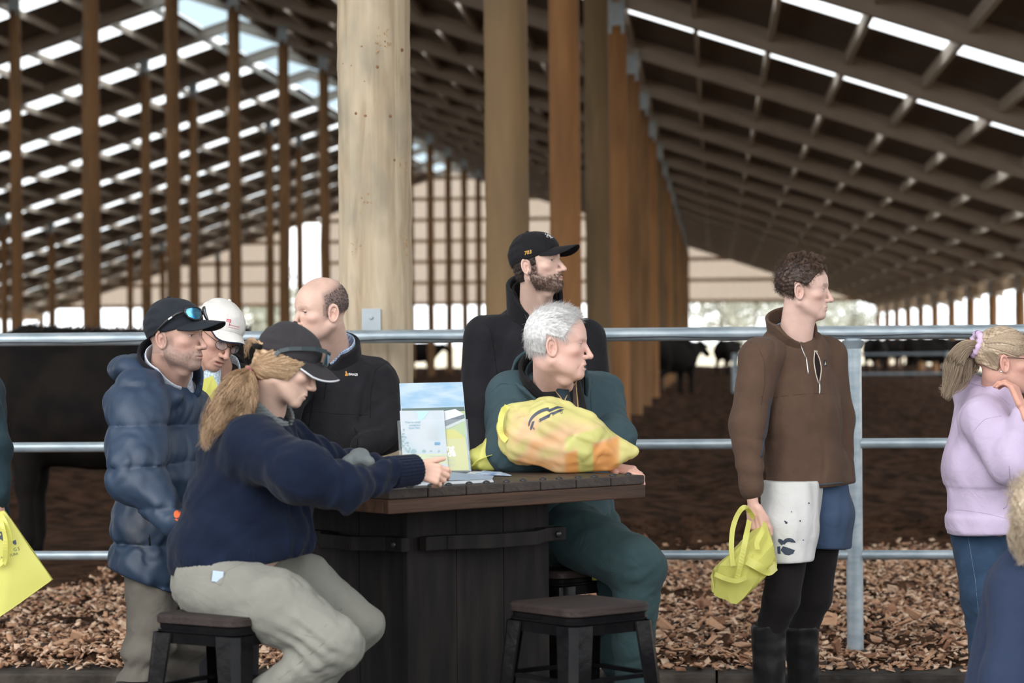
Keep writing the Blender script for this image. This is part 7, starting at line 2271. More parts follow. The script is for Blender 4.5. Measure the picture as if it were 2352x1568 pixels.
# ------------------------------------------------------------------ brochures in an acrylic stand
def ray_plane(px, py, c, n):
    d = (P(px, py, 10) - CAMP)
    t = (c - CAMP).dot(n) / d.dot(n)
    return CAMP + d * t
def brochure_stand():
    D = 7.66
    c = P(1000, 1082, D); c.z = TZ
    fwd = Vector((CF.x, CF.y, 0)).normalized()
    up = (Vector((0, 0, 1)) + fwd * 0.20).normalized()
    nrm = (-fwd + Vector((0, 0, 1)) * 0.20).normalized()
    def Q(px, py, layer=0.0): return ray_plane(px, py, c + nrm * layer, nrm)
    def slab(name, poly, layer, th, mat, parent):
        a = [Q(x, y, layer) for x, y in poly]
        n = len(a)
        vs = [tuple(p) for p in a] + [tuple(p - nrm * th) for p in a]
        return mesh_obj(name, vs, [tuple(range(n)), tuple(range(2 * n - 1, n - 1, -1))] + [(i, n + i, n + (i + 1) % n, (i + 1) % n) for i in range(n)], mat, parent)
    M_ACR = bpy.data.materials.new('clear_acrylic'); M_ACR.use_nodes = True
    nt = M_ACR.node_tree; b = nt.nodes['Principled BSDF']
    b.inputs['Base Color'].default_value = (0.78, 0.84, 0.86, 1); b.inputs['Roughness'].default_value = 0.06; b.inputs['Alpha'].default_value = 0.06
    st = slab('brochure_stand', [(924, 962), (1074, 962), (1083, 1084), (930, 1086)], -0.014, 0.003, M_ACR, None)
    tag(st, 'clear acrylic brochure stand on the bar table', 'stand')
    slab('front_pocket', [(915, 965), (1074, 962), (1083, 1084), (918, 1086)], 0.016, 0.0025, M_ACR, st)
    for (x0, x1, y0) in ((912, 918, 966), (1070, 1083, 962)):
        p = [Q(x0 if y0 == 966 else x0, y0, 0.016), Q(x0, y0, -0.016), Q(x0 + (8 if y0 == 966 else 10), 1085, -0.016), Q(x0 + (8 if y0 == 966 else 10), 1085, 0.016)]
        w = CR * 0.004
        mesh_obj('side_wall', [tuple(v) for v in p] + [tuple(v + w) for v in p], [(0, 1, 2, 3), (7, 6, 5, 4)] + [(i, 4 + i, 4 + (i + 1) % 4, (i + 1) % 4) for i in range(4)], M_ACR, st)
    MB().bar(Q(926, 1084, -0.01), Q(1082, 1083, -0.01), 0.05, 0.004, (0, 0, 1)).build('base_plate', M_ACR, st)
    sky = pmat('print_sky', (0.20, 0.35, 0.50), (0.37, 0.47, 0.55), 9.0, 0.35, stretch=(1, 1, 4), detail=6, ramp=(0.38, 0.62))
    wht = pmat('print_white', (0.44, 0.48, 0.52), (0.35, 0.44, 0.50), 14.0, 0.35, ramp=(0.45, 0.75))
    pl = lambda n, c_: pmat(n, c_, None, rough=0.4)
    dk, gr, yl, pale = pl('print_dark_trees', (0.06, 0.10, 0.09)), pl('print_green', (0.32, 0.42, 0.20)), pl('print_yellow', (0.47, 0.45, 0.09)), pl('print_pale_yellow', (0.47, 0.47, 0.20))
    rf, sh = pl('print_roof', (0.55, 0.57, 0.59)), pl('print_shade', (0.10, 0.13, 0.16))
    tx, grey = pl('print_teal_text', (0.03, 0.25, 0.38)), pl('print_grey', (0.40, 0.45, 0.45))
    b1 = slab('brochure', [(917, 880), (1062, 877), (1081, 1081), (929, 1082)], 0.0, 0.004, sky, None)
    tag(b1, 'tall brochure with a sky and shed cover at the back of the acrylic stand', 'brochure')
    L = 0.0008
    slab('cover_print', [(922, 938), (1066, 934), (1068, 947), (923, 944)], L, 0.0004, dk, b1)
    slab('cover_print', [(923, 944), (1068, 944), (1070, 1006), (925, 1012)], L * 1.5, 0.0004, gr, b1)
    slab('cover_print', [(1019, 944), (1046, 939), (1066, 951), (1020, 966)], L * 2, 0.0004, rf, b1)
    slab('cover_print', [(1020, 966), (1066, 951), (1067, 960), (1021, 980)], L * 2.5, 0.0004, sh, b1)
    slab('cover_print', [(1021, 980), (1067, 960), (1068, 966), (1028, 985)], L * 2.6, 0.0004, grey, b1)
    slab('cover_print', [(925, 986), (1046, 986), (1069, 1005), (1070, 1010), (925, 1010)], L * 3, 0.0004, yl, b1)
    slab('cover_print', [(925, 1008), (1070, 1007), (1078, 1080), (929, 1081)], L * 3.2, 0.0004, pale, b1)
    def txt(body, px, py, hpx, mat, layer, parent, align='LEFT', bold=0.0):
        me = text_mesh(body, RP(hpx, D) * 1.35, mat, 'lettering', bold, align=align)
        o = bpy.data.objects.new('lettering', me)
        p0, p1 = Q(px, py, layer), Q(px + 40, py - 1.2, layer)
        x = (p1 - p0).normalized(); y = nrm.cross(x).normalized()
        M = Matrix((x, y, nrm)).transposed().to_4x4(); M.translation = p0
        o.matrix_world = M
        COL.objects.link(o); o.parent = parent; o.matrix_parent_inverse = parent.matrix_basis.inverted()
    txt('ng', 1025, 1029, 15, M_WHITE, 0.0034, b1, bold=0.03)
    txt('de', 1027, 1042, 15, M_WHITE, 0.0034, b1, bold=0.03)
    txt('etter', 1027, 1057, 7, grey, 0.0034, b1)
    txt('you.', 1032, 1067, 7, grey, 0.0034, b1)
    b2 = slab('brochure', [(918, 943), (1019, 942), (1030, 1081), (927, 1082)], 0.009, 0.003, wht, None)
    tag(b2, 'narrow white and blue leaflet at the front of the acrylic stand', 'brochure')
    cl = pl('print_cloud_blue', (0.36, 0.54, 0.66))
    slab('cover_print', [(957, 944), (987, 943), (972, 962), (962, 968)], 0.0096, 0.0004, cl, b2)
    for i, s in enumerate(('This is what', 'progress', 'feels like.')):
        txt(s, 966, 969 + 6.5 * i, 5.5, tx, 0.0098, b2, 'RIGHT')
    for i in range(9):
        slab('text_line', [(983, 983 + 3.3 * i), (1011 - (i % 3) * 3, 983 + 3.3 * i), (1011 - (i % 3) * 3, 984 + 3.3 * i), (983, 984 + 3.3 * i)], 0.0097, 0.0003, grey, b2)
    slab('button_print', [(998, 1015), (1010, 1015), (1012, 1018), (1010, 1022), (998, 1022)], 0.0097, 0.0003, pl('print_button', (0.05, 0.22, 0.40)), b2)
    rs = random.Random(3)
    tree = pl('print_tree', (0.20, 0.33, 0.36))
    for i in range(46):
        t = rs.random(); x = 923 + rs.uniform(0, 16) * (0.3 + t); y = 985 + 50 * t + rs.uniform(-4, 4); r = rs.uniform(1.2, 2.6)
        slab('leaf_print', [(x + r * math.cos(a), y + r * math.sin(a)) for a in (0.3, 1.8, 3.2, 4.9)], 0.0097, 0.0003, tree, b2)
    for (x, r) in ((938, 5), (950, 7), (974, 5), (990, 3), (1008, 3)):
        slab('tree_print', [(x + r * math.cos(a), 1036 + 0.8 * r * math.sin(a)) for a in np.linspace(0, 5.8, 8)], 0.0097, 0.0003, tree, b2)
    slab('cover_print', [(924, 1043), (1027, 1042), (1029, 1065), (926, 1066)], 0.0095, 0.0003, pl('print_meadow', (0.46, 0.51, 0.31)), b2)
    for i in range(3):
        slab('rail_print', [(985, 1047 + 5 * i), (1027, 1046 + 5 * i), (1027, 1047.2 + 5 * i), (985, 1048.2 + 5 * i)], 0.0098, 0.0003, pl('print_rail', (0.30, 0.38, 0.38)), b2)
    slab('logo_panel', [(995, 1072), (1020, 1072), (1021, 1079), (995, 1079)], 0.0098, 0.0003, M_WHITE, b2)
brochure_stand()

# ------------------------------------------------------------------ papers on the table
def papers():
    tz = TZ + 0.0008
    def G(px, py, z): return ray_plane(px, py, Vector((0, 0, z)), Vector((0, 0, 1)))
    def sheet_(name, pts, zs, mat, label, th=0.0012, nu=8):
        a = [G(x, y, z) for (x, y), z in zip(pts, zs)]
        vs = []; 
        for i in range(nu + 1):
            t = i / nu
            p = a[0].lerp(a[1], t); q = a[3].lerp(a[2], t)
            vs += [tuple(p), tuple(q)]
        n = len(vs)
        vs += [(x, y, z - th) for x, y, z in vs]
        fs = [(2 * i, 2 * i + 1, 2 * i + 3, 2 * i + 2) for i in range(nu)] + [(n + 2 * i + 2, n + 2 * i + 3, n + 2 * i + 1, n + 2 * i) for i in range(nu)]
        fs += [(2 * i, 2 * i + 2, n + 2 * i + 2, n + 2 * i) for i in range(nu)] + [(2 * i + 3, 2 * i + 1, n + 2 * i + 1, n + 2 * i + 3) for i in range(nu)]
        fs += [(0, n, n + 1, 1), (n - 2, n - 1, 2 * n - 1, 2 * n - 2)]
        o = mesh_obj(name, vs, fs, mat)
        return tag(o, label, 'paper')
    wp = pmat('white_paper', (0.50, 0.55, 0.60), (0.56, 0.60, 0.64), 20.0, 0.5)
    gp = pmat('blue_grey_page', (0.24, 0.30, 0.38), (0.28, 0.34, 0.42), 20.0, 0.35)
    sheet_('paper_sheet', [(945, 1115), (1134, 1106), (1128, 1094), (975, 1100)], [tz + 0.001] * 4, wp, 'flat white sheet under the open booklet on the table')
    bk = sheet_('booklet', [(968, 1104), (1130, 1099), (1134, 1092), (990, 1080)], [tz + 0.006, tz + 0.003, tz + 0.010, tz + 0.028], gp, 'open blue-grey booklet under the hand of the blonde woman')
    lime = pmat('lime_bullet', (0.30, 0.45, 0.10), None)
    for i in range(4):
        p = G(1006 + 18 * i, 1085.5 + 1.6 * i, tz + 0.026 - 0.004 * i)
        MB().box((p.x, p.y, p.z + 0.002), (0.007, 0.005, 0.001), TM).build('bullet_print', lime, bk)
    sheet_('paper_sheet', [(1062, 1090), (1172, 1092), (1150, 1083), (1085, 1082)], [tz + 0.002] * 4, wp, 'loose white papers beside the foot of the acrylic stand')
    sheet_('leaflet', [(1090, 1088), (1175, 1091), (1160, 1086), (1110, 1080)], [tz + 0.006, tz + 0.004, tz + 0.004, tz + 0.010], pmat('blue_leaflet', (0.10, 0.22, 0.48), (0.6, 0.66, 0.74), 40.0, 0.4), 'small blue and white folded leaflet on the loose papers')
papers()
# ------------------------------------------------------------------ yellow promotional bags
def plastic(name, col, vcol=False):
    m = bpy.data.materials.new(name); m.use_nodes = True
    nt = m.node_tree; N = nt.nodes; L = nt.links
    b = N['Principled BSDF']; out = [n for n in N if n.type == 'OUTPUT_MATERIAL'][0]
    b.inputs['Base Color'].default_value = (*col, 1); b.inputs['Roughness'].default_value = 0.38; b.inputs['Specular IOR Level'].default_value = 0.4
    tl = N.new('ShaderNodeBsdfTranslucent'); tl.inputs[0].default_value = (*col, 1)
    if vcol:
        at = N.new('ShaderNodeAttribute'); at.attribute_name = 'Col'
        L.new(at.outputs['Color'], b.inputs['Base Color']); L.new(at.outputs['Color'], tl.inputs[0])
    mx = N.new('ShaderNodeMixShader'); mx.inputs[0].default_value = 0.35
    L.new(b.outputs[0], mx.inputs[1]); L.new(tl.outputs[0], mx.inputs[2]); L.new(mx.outputs[0], out.inputs[0])
    return m
M_YEL = plastic('yellow_bag_plastic', (0.80, 0.78, 0.22))
M_YEL2 = plastic('filled_bag_plastic', (0.8, 0.7, 0.1), True)
M_INK = pmat('navy_bag_ink', (0.045, 0.055, 0.085), None, rough=0.5)

def ribbon(name, pts, w, mat, parent, nrm=None, th=0.0008):
    """flat strap through 3D points"""
    pts = [Vector(p) for p in catmull([tuple(p) for p in pts], len(pts) * 5)]
    vs = []; fs = []
    for i, p in enumerate(pts):
        t = (pts[min(i + 1, len(pts) - 1)] - pts[max(i - 1, 0)]).normalized()
        n = Vector(nrm) if nrm is not None else -CF
        n = (n + CR * 0.35 * math.sin(i * 0.45)).normalized()
        s = t.cross(n).normalized()
        n2 = s.cross(t)
        for (a, b) in ((-1, -1), (1, -1), (1, 1), (-1, 1)):
            vs.append(p + s * a * w / 2 + n2 * b * th)
    for i in range(len(pts) - 1):
        for j in range(4):
            k = (j + 1) % 4
            fs.append((4 * i + j, 4 * i + k, 4 * i + 4 + k, 4 * i + 4 + j))
    fs += [(3, 2, 1, 0), tuple(4 * (len(pts) - 1) + j for j in range(4))]
    return mesh_obj(name, [tuple(v) for v in vs], fs, mat, parent, False)

def big_bag():
    D = 7.62
    S = lambda px, py, d, r: (J(px, py, D + d), RP(r, D))
    pr = []
    def c(a, b): pr.append(('c', a[0], b[0], a[1], b[1]))
    c(S(1192, 985, 0.02, 48), S(1265, 978, 0.0, 66)); c(S(1265, 978, 0, 64), S(1345, 1015, 0.0, 62)); c(S(1345, 1015, 0, 60), S(1440, 1035, 0.02, 15))
    c(S(1440, 1035, 0.02, 14), S(1458, 1034, 0.02, 2))
    c(S(1205, 1010, 0, 56), S(1300, 1030, -0.02, 54)); c(S(1300, 1030, -0.02, 54), S(1390, 1048, 0, 34))
    c(S(1162, 938, 0.03, 7), S(1250, 928, 0.03, 16)); c(S(1162, 940, 0.03, 8), S(1165, 1000, 0.02, 14))
    def dsp(p):
        u = p @ CRn; v = p @ CUn
        d = 0.007 * folds_dir(p, 5, CUn * 0.9 + CRn * 0.45, 46.0, 9.0) + 0.004 * folds_dir(p, 9, CRn * 0.8 - CUn * 0.4, 80.0, 16.0)
        return d + 0.007 * crl(p, 14, CUn * 0.8 + CRn * 0.6, 30.0, 7.0, 3.5) + 0.005 * crl(p, 15, CUn * 0.9 - CRn * 0.4, 50.0, 10.0, 3.5)
    o0 = J(1300, 1000, D)
    def colf(v):
        d = (v - np.array(CAMP, f32))
        dep = d @ CFn
        px = W / 2 + F * (d @ CRn) / dep; py = H / 2 - F * (d @ CUn) / dep
        n = snoise(v, 45.0, 3)
        yel = np.array((0.80, 0.75, 0.30)); org = np.array((0.88, 0.42, 0.15)); pch = np.array((0.86, 0.58, 0.36)); lime = np.array((0.68, 0.67, 0.24))
        col = np.tile(yel, (len(v), 1))
        def mix(m, c_):
            nonlocal col
            m = np.clip(m, 0, 1)[:, None]; col = col * (1 - m) + c_ * m
        sg = lambda x: 1 / (1 + np.exp(-x))
        # vest seen through the plastic
        mix(sg((py - 950 - 0.18 * (px - 1200)) / 6) * sg((px - 1175) / 6) * sg((1430 - px) / 4), pch)
        mix(sg((n - 0.25) * 4) * sg((1300 - px) / 20) * sg((py - 985) / 10) * 0.7, org)
        mix(sg((-n - 0.35) * 5) * sg((1300 - px) / 20) * 0.7, lime)
        low = sg((py - (1042 - 0.33 * (px - 1300))) / 2.0) * sg((px - 1298) / 2) * sg((1424 - px) / 2)
        mix(low, org)
        band = sg((py - (1004 - 0.30 * (px - 1300))) / 1.5) * sg(((1038 - 0.33 * (px - 1300)) - py) / 1.5) * sg((px - 1298) / 2) * sg((1440 - px) / 3)
        mix(band, lime)
        mix(sg((px - 1326 - 0.09 * (py - 1040)) / 1.2) * sg((1362 + 0.03 * (py - 1040) - px) / 1.2) * sg((py - 1015) / 2), lime)
        mix(sg((px - 1422) / 3), yel)
        return col
    o = garment('filled_bag', pr, 0.03, 0.0042, M_YEL2, None, cuts=[(A3((0, 0, TZ + 0.002)), (0, 0, -1))], disp=dsp, colfn=colf)
    tag(o, 'stuffed yellow plastic bag with an orange vest showing through on the table', 'bag')
    cs = Cast(o); cs.dist = D
    def arcp(cx, cy, rx, ry, a0, a1, rot=0, n=12):
        r = math.radians(rot); out = []
        for i in range(n + 1):
            a = math.radians(a0 + (a1 - a0) * i / n); x = rx * math.cos(a); y = ry * math.sin(a)
            out.append((cx + x * math.cos(r) - y * math.sin(r), cy - x * math.sin(r) - y * math.cos(r)))
        return out
    cs.patch('bag_print', arcp(1258, 968, 46, 32, 175, 75, 18) + arcp(1259, 969, 44, 26, 75, 165, 18), M_INK, o, step=4)
    cs.patch('bag_print', [(1217, 985), (1222, 968), (1228, 966), (1222, 984), (1219, 988)], M_INK, o, step=4)
    cs.patch('bag_print', [(1238, 962), (1252, 955), (1246, 962), (1258, 957), (1260, 951), (1266, 948), (1262, 958), (1240, 968)], M_INK, o, step=4)
    cs.patch('bag_print', [(1255, 942), (1280, 932), (1296, 936), (1280, 938), (1262, 946)], M_INK, o, step=4)
    cs.patch('bag_print', [(1262, 949), (1288, 939), (1296, 940), (1272, 952)], M_INK, o, step=4)
    for ch, x, y in (('B', 1226, 983), ('U', 1240, 966), ('I', 1254, 957), ('L', 1270, 951), ('D', 1290, 946)):
        cs.text(ch, x, y + 1, 6, D, M_INK, o, rot=24, name='lettering')
    ribbon('handle', [P(1165, 932, D - 0.01), P(1153, 950, D - 0.03), P(1149, 980, D - 0.04), P(1153, 1000, D - 0.04), P(1164, 1012, D - 0.05)], 0.018, M_YEL, o)
    return o
big_bag()

def small_bag():
    D = 7.72
    pr = [('c', J(1118, 1018, D), J(1108, 1055, D), 0.010, 0.036), ('c', J(1095, 1050, D), J(1135, 1062, D), 0.03, 0.022), ('c', J(1140, 1058, D), J(1160, 1056, D), 0.016, 0.008), ('c', J(1118, 1010, D), J(1120, 1030, D), 0.006, 0.02)]
    o = garment('crumpled_bag', pr, 0.025, 0.004, M_YEL, None, cuts=[(A3((0, 0, TZ + 0.002)), (0, 0, -1))], disp=lambda p: 0.006 * folds_dir(p, 15, CUn + CRn * 0.3, 90.0, 20.0))
    tag(o, 'small crumpled yellow bag behind the acrylic stand', 'bag')
    ribbon('handle', [P(1085, 1070, D - 0.03), P(1110, 1052, D - 0.05), P(1135, 1043, D - 0.05), P(1160, 1046, D - 0.02)], 0.018, M_YEL, o, (0, 0, 1))
    ribbon('handle', [P(1143, 1065, D - 0.03), P(1155, 1060, D - 0.04), P(1168, 1058, D - 0.03)], 0.014, M_YEL, o, (0, 0, 1))
small_bag()

def faceted(name, pts, mat, label, jit=0.003, seed=1, sub=2):
    """creased plastic: hull of points, subdivided with small random dents"""
    bm = bmesh.new()
    for p in pts: bm.verts.new(p)
    r = bmesh.ops.convex_hull(bm, input=bm.verts[:])
    for v in [v for v in bm.verts if not v.link_faces]: bm.verts.remove(v)
    for _ in range(sub):
        bmesh.ops.subdivide_edges(bm, edges=bm.edges[:], cuts=1, use_grid_fill=True)
        bmesh.ops.triangulate(bm, faces=bm.faces[:])
    rs = random.Random(seed)
    bm.normal_update()
    for v in bm.verts: v.co += v.normal * (rs.uniform(-1, 0.5) * jit)
    me = bpy.data.meshes.new(name); bm.to_mesh(me); bm.free()
    me.materials.append(mat)
    o = bpy.data.objects.new(name, me); COL.objects.link(o)
    autosmooth(o, 24)
    return tag(o, label, 'bag')

def held_bag():
    D = 8.68
    pts = [P(1634, 1312, D), P(1633, 1352, D), P(1648, 1300, D + 0.07), P(1650, 1297, D - 0.06), P(1692, 1390, D - 0.06), P(1694, 1388, D + 0.06), P(1640, 1365, D - 0.03), P(1784, 1300, D - 0.01), P(1782, 1280, D + 0.06),
           P(1768, 1215, D + 0.02), P(1757, 1200, D + 0.01), P(1720, 1225, D + 0.06), P(1700, 1262, D + 0.05), P(1690, 1300, D - 0.085), P(1740, 1290, D - 0.09), P(1775, 1250, D - 0.05), P(1760, 1320, D - 0.07)]
    o = faceted('yellow_bag', pts, M_YEL, 'yellow plastic bag dangling from the hand of the man in brown fleece', 0.006, 4)
    h = P(1737, 1196, 8.71)
    ribbon('handle', [P(1684, 1300, D - 0.085), P(1680, 1262, D - 0.07), P(1683, 1215, D - 0.05), P(1695, 1180, D - 0.04), P(1712, 1165, D - 0.03), P(1732, 1190, 8.72)], 0.018, M_YEL, o)
    ribbon('handle', [P(1692, 1330, D - 0.09), P(1702, 1290, D - 0.1), P(1712, 1240, D - 0.09), P(1721, 1195, D - 0.04)], 0.020, M_YEL, o)
    ribbon('handle', [P(1740, 1262, D - 0.09), P(1738, 1245, D - 0.08), P(1750, 1222, D - 0.06), P(1757, 1200, D - 0.02)], 0.018, M_YEL, o)
    # folded rim
    ribbon('rim_fold', [P(1642, 1318, D - 0.075), P(1665, 1328, D - 0.09), P(1692, 1334, D - 0.1), P(1715, 1325, D - 0.1)], 0.016, M_YEL, o)
    ribbon('gusset', [P(1716, 1287, D - 0.095), P(1740, 1300, D - 0.11), P(1765, 1312, D - 0.09), P(1783, 1300, D - 0.03)], 0.03, M_YEL, o)
held_bag()

def flat_bag():
    D = 7.38
    out = [(-60, 1190), (-20, 1182), (9, 1172), (30, 1200), (120, 1331), (95, 1350), (60, 1360), (20, 1402), (0, 1416), (-70, 1425)]
    front = [P(x, y, D - 0.02 - 0.012 * math.sin(i)) for i, (x, y) in enumerate(out)]
    back = [P(x + 2, y - 1, D + 0.02) for x, y in out]
    mid = [P(15, 1290, D - 0.035), P(50, 1310, D - 0.03), P(20, 1350, D - 0.03)]
    o = faceted('yellow_bag', front + back + mid, M_YEL, 'flat yellow plastic bag with navy print held beside the cow', 0.002, 9)
    cs = Cast(o); cs.dist = D - 0.03
    cs.text('GS', 38, 1261, 8, D, M_INK, o, rot=12, name='lettering', spacing=1.4)
    cs.text('ed by FUTURA', 17, 1277, 6, D, M_INK, o, rot=14, name='lettering')
    cs.text('T', 5, 1232, 22, D, M_INK, o, rot=10, name='lettering', bold=0.02)
    cs.patch('bag_print', [(-2, 1232), (10, 1221), (15, 1220), (15, 1240), (12, 1242), (11, 1228), (0, 1238)], M_INK, o)
    cs.patch('bag_print', [(28, 1243), (36, 1239), (38, 1249), (34, 1251), (33, 1245), (29, 1247)], M_INK, o)
    h = P(-4, 1176, 7.37)
    ribbon('handle', [h, P(8, 1192, D - 0.06), P(22, 1225, D - 0.06), P(22, 1262, D - 0.05), P(5, 1290, D - 0.05), P(-8, 1300, D - 0.05)], 0.014, M_YEL, o)
    ribbon('handle', [h, P(3, 1200, D - 0.07), P(12, 1235, D - 0.07), P(12, 1275, D - 0.06), P(9, 1296, D - 0.05)], 0.014, M_YEL, o)
flat_bag()
# ------------------------------------------------------------------ cattle
M_COW = pmat('black_cow_hide', (0.006, 0.005, 0.005), (0.013, 0.010, 0.008), 6.0, 0.8, 0.5, 90.0, spec=0.12, bdist=0.01)
M_COWB = pmat('brown_cow_hide', (0.050, 0.024, 0.016), (0.030, 0.015, 0.011), 5.0, 0.6, 0.4, 60.0)
def cow_field(p):
    """cow standing at the origin, nose towards +x, ground z=0, metres"""
    m = p.copy(); m[:, 1] = np.abs(m[:, 1])
    V = lambda *a: A3(a)
    yx = V(0, 1, 0)
    d = s_cap(p, V(-0.62, 0, 0.98), V(0.45, 0, 0.93), 0.33, 0.36, yx, 0.86)
    d = smin(d, s_ell(p, V(0.0, 0, 0.86), (0.66, 0.36, 0.34)), 0.12)
    d = smin(d, s_ell(p, V(-0.72, 0, 1.02), (0.30, 0.29, 0.34)), 0.12)          # rump
    d = smin(d, s_ell(p, V(0.52, 0, 0.98), (0.30, 0.27, 0.40)), 0.12)           # shoulders
    d = smin(d, s_cap(p, V(-0.8, 0, 1.31), V(0.5, 0, 1.34), 0.06, 0.06), 0.10)
    d = smin(d, s_cap(p, V(0.62, 0, 1.08), V(1.08, 0, 1.16), 0.24, 0.16, yx, 0.75), 0.10)
    d = smin(d, s_cap(p, V(0.72, 0, 0.72), V(1.0, 0, 0.98), 0.10, 0.08, yx, 0.5), 0.12)   # dewlap / brisket
    d = smin(d, s_ell(p, V(1.16, 0, 1.20), (0.16, 0.11, 0.14)), 0.05)
    d = smin(d, s_cap(p, V(1.20, 0, 1.16), V(1.46, 0, 0.98), 0.115, 0.085, yx, 0.85), 0.05)
    d = smin(d, s_cap(m, V(1.10, 0.10, 1.24), V(1.06, 0.27, 1.20), 0.035, 0.05, V(1, 0, 0), 0.6), 0.03)   # ears
    # forelegs
    d = smin(d, s_cap(m, V(0.48, 0.16, 0.80), V(0.50, 0.17, 0.42), 0.125, 0.070), 0.06)
    d = smin(d, s_cap(m, V(0.50, 0.17, 0.42), V(0.49, 0.17, 0.12), 0.060, 0.050), 0.02)
    d = smin(d, s_cap(m, V(0.49, 0.17, 0.12), V(0.52, 0.17, 0.035), 0.05, 0.065), 0.02)
    # hind legs: stifle forward, hock back
    d = smin(d, s_cap(m, V(-0.72, 0.17, 0.92), V(-0.60, 0.18, 0.62), 0.20, 0.125), 0.06)
    d = smin(d, s_cap(m, V(-0.60, 0.18, 0.62), V(-0.84, 0.17, 0.42), 0.105, 0.065), 0.03)
    d = smin(d, s_cap(m, V(-0.84, 0.17, 0.42), V(-0.80, 0.17, 0.10), 0.058, 0.050), 0.02)
    d = smin(d, s_cap(m, V(-0.80, 0.17, 0.10), V(-0.77, 0.17, 0.035), 0.05, 0.065), 0.02)
    # tail
    d = smin(d, s_cap(p, V(-0.98, 0, 1.22), V(-1.06, 0, 0.75), 0.035, 0.025), 0.03)
    d = smin(d, s_cap(p, V(-1.06, 0, 0.75), V(-1.05, 0, 0.45), 0.03, 0.055), 0.02)
    return d + 0.006 * snoise(p, 14.0, 5)
cv, cf_ = surf(cow_field, (-1.25, -0.55, -0.03), (1.65, 0.55, 1.55), 0.022, smooth=1)
cow_meshes = {}
def cow(px, D, face, mat, label, scale=1.0, z=0.0):
    c = gpt(px, D, z)
    key = mat.name
    if key not in cow_meshes:
        o = np_mesh('cow', cv, cf_, mat); cow_meshes[key] = o.data
    else:
        o = bpy.data.objects.new('cow', cow_meshes[key]); COL.objects.link(o)
    o.location = c
    o.rotation_euler = (0, 0, face)
    o.scale = (scale,) * 3
    return tag(o, label, 'cow', None)
big = cow(255, 15.2, math.pi + 0.10, M_COW, 'large black cow standing side on behind the fence and the blue puffer jacket', 1.02)
cow(1548, 61, math.radians(55), M_COW, 'black cow standing alone beside the receding row of timber poles')
cow(2006, 92, math.radians(100), M_COW, 'black cow behind the steel fence post with bright gaps beyond')
G_ = 'distant cattle near the far end of the barn'
lab = 'small distant cow in the herd between the fence post and the lilac hoodie'
for (px, D, a, mt) in ((2062, 108, 3.2, M_COW), (2100, 112, 0.2, M_COWB), (2150, 106, 3.0, M_COWB), (2135, 84, 0.4, M_COW), (2178, 100, 2.6, M_COW)):
    l2 = lab.replace('distant cow', 'distant brown cow' if mt is M_COWB else 'distant black cow')
    tag(cow(px, D, a, mt, l2), l2, 'cow', G_)
tag(cow(1672, 96, 1.2, M_COW, ''), 'distant dark cow just beyond the brown fleece sleeve', 'cow')
tag(cow(960, 104, 0.5, M_COW, ''), 'distant dark cow glimpsed between the pale pole and the black jacket', 'cow')
# coarse hair along the back line of the near cow
rs = np.random.RandomState(4)
n = 1600
x = rs.uniform(-0.95, 0.75, n); y = rs.normal(0, 0.05, n)
p0 = np.stack([x, y, 1.38 + 0.02 * np.sin(x * 4) - 0.5 * y * y], -1)
tree_c = BVHTree.FromPolygons([Vector(v) for v in cv.tolist()], [tuple(f) for f in cf_.tolist()])
pp = []
for a in p0:
    h = tree_c.ray_cast(Vector((a[0], a[1], 2.0)), Vector((0, 0, -1)))
    pp.append(h[0] if h[0] is not None else Vector(a))
pp = np.array([tuple(q) for q in pp])
dr = rs.normal(0, 0.5, (n, 3)) + np.array((-0.8, 0, 0.7)); dr /= np.linalg.norm(dr, axis=1, keepdims=True)
s = np.linspace(0, 1, 4)
paths = pp[:, None] + dr[:, None] * (0.05 * rs.uniform(0.4, 1, n)[:, None] * s)[..., None]
k = (rs.uniform(0, 1, n) > 0.9)[:, None]
hair_o = strands('coat_hair', None, paths, np.full(n, 0.0016), M_HAIR, None, np.where(k, np.array((0.20, 0.12, 0.07)), np.array((0.012, 0.010, 0.010))))
hair_o.parent = big
hair_o['kind'] = 'stuff'

# ------------------------------------------------------------------ trees far beyond the barn
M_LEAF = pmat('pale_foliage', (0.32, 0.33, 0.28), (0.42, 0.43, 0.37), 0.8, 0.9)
M_TRUNK = pmat('grey_bark', (0.16, 0.13, 0.10), None, rough=0.9)
def tree(px, D, h, seed, label):
    rs = np.random.RandomState(seed)
    c = gpt(px, D, -0.17)
    root = empty('tree', c, label, 'tree', None)
    MB().tube([c, c + Vector((0, 0, h * 0.45)), c + Vector((0.1, 0, h * 0.75))], [0.25, 0.18, 0.08], 8).build('trunk', M_TRUNK, root)
    # crown of many leaf blades
    n = 1500
    bl = rs.normal(0, 1, (26, 3)) * np.array((h * 0.20, h * 0.20, h * 0.20)) + np.array((0, 0, h * 0.62))
    q = bl[rs.randint(0, 26, n)] + rs.normal(0, h * 0.085, (n, 3))
    a = rs.normal(0, 1, (n, 3)); a /= np.linalg.norm(a, axis=1, keepdims=True)
    b = np.cross(a, rs.normal(0, 1, (n, 3))); b /= np.linalg.norm(b, axis=1, keepdims=True)
    sz = h * 0.035 * rs.uniform(0.6, 1.3, (n, 1))
    v = np.stack([q - a * sz, q + b * sz * 0.6, q + a * sz, q - b * sz * 0.6], 1).reshape(-1, 3) + np.array(c)
    v[:, 2] = np.maximum(v[:, 2], 0.3)
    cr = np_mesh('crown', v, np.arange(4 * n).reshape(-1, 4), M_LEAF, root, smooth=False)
    cr['kind'] = 'stuff'
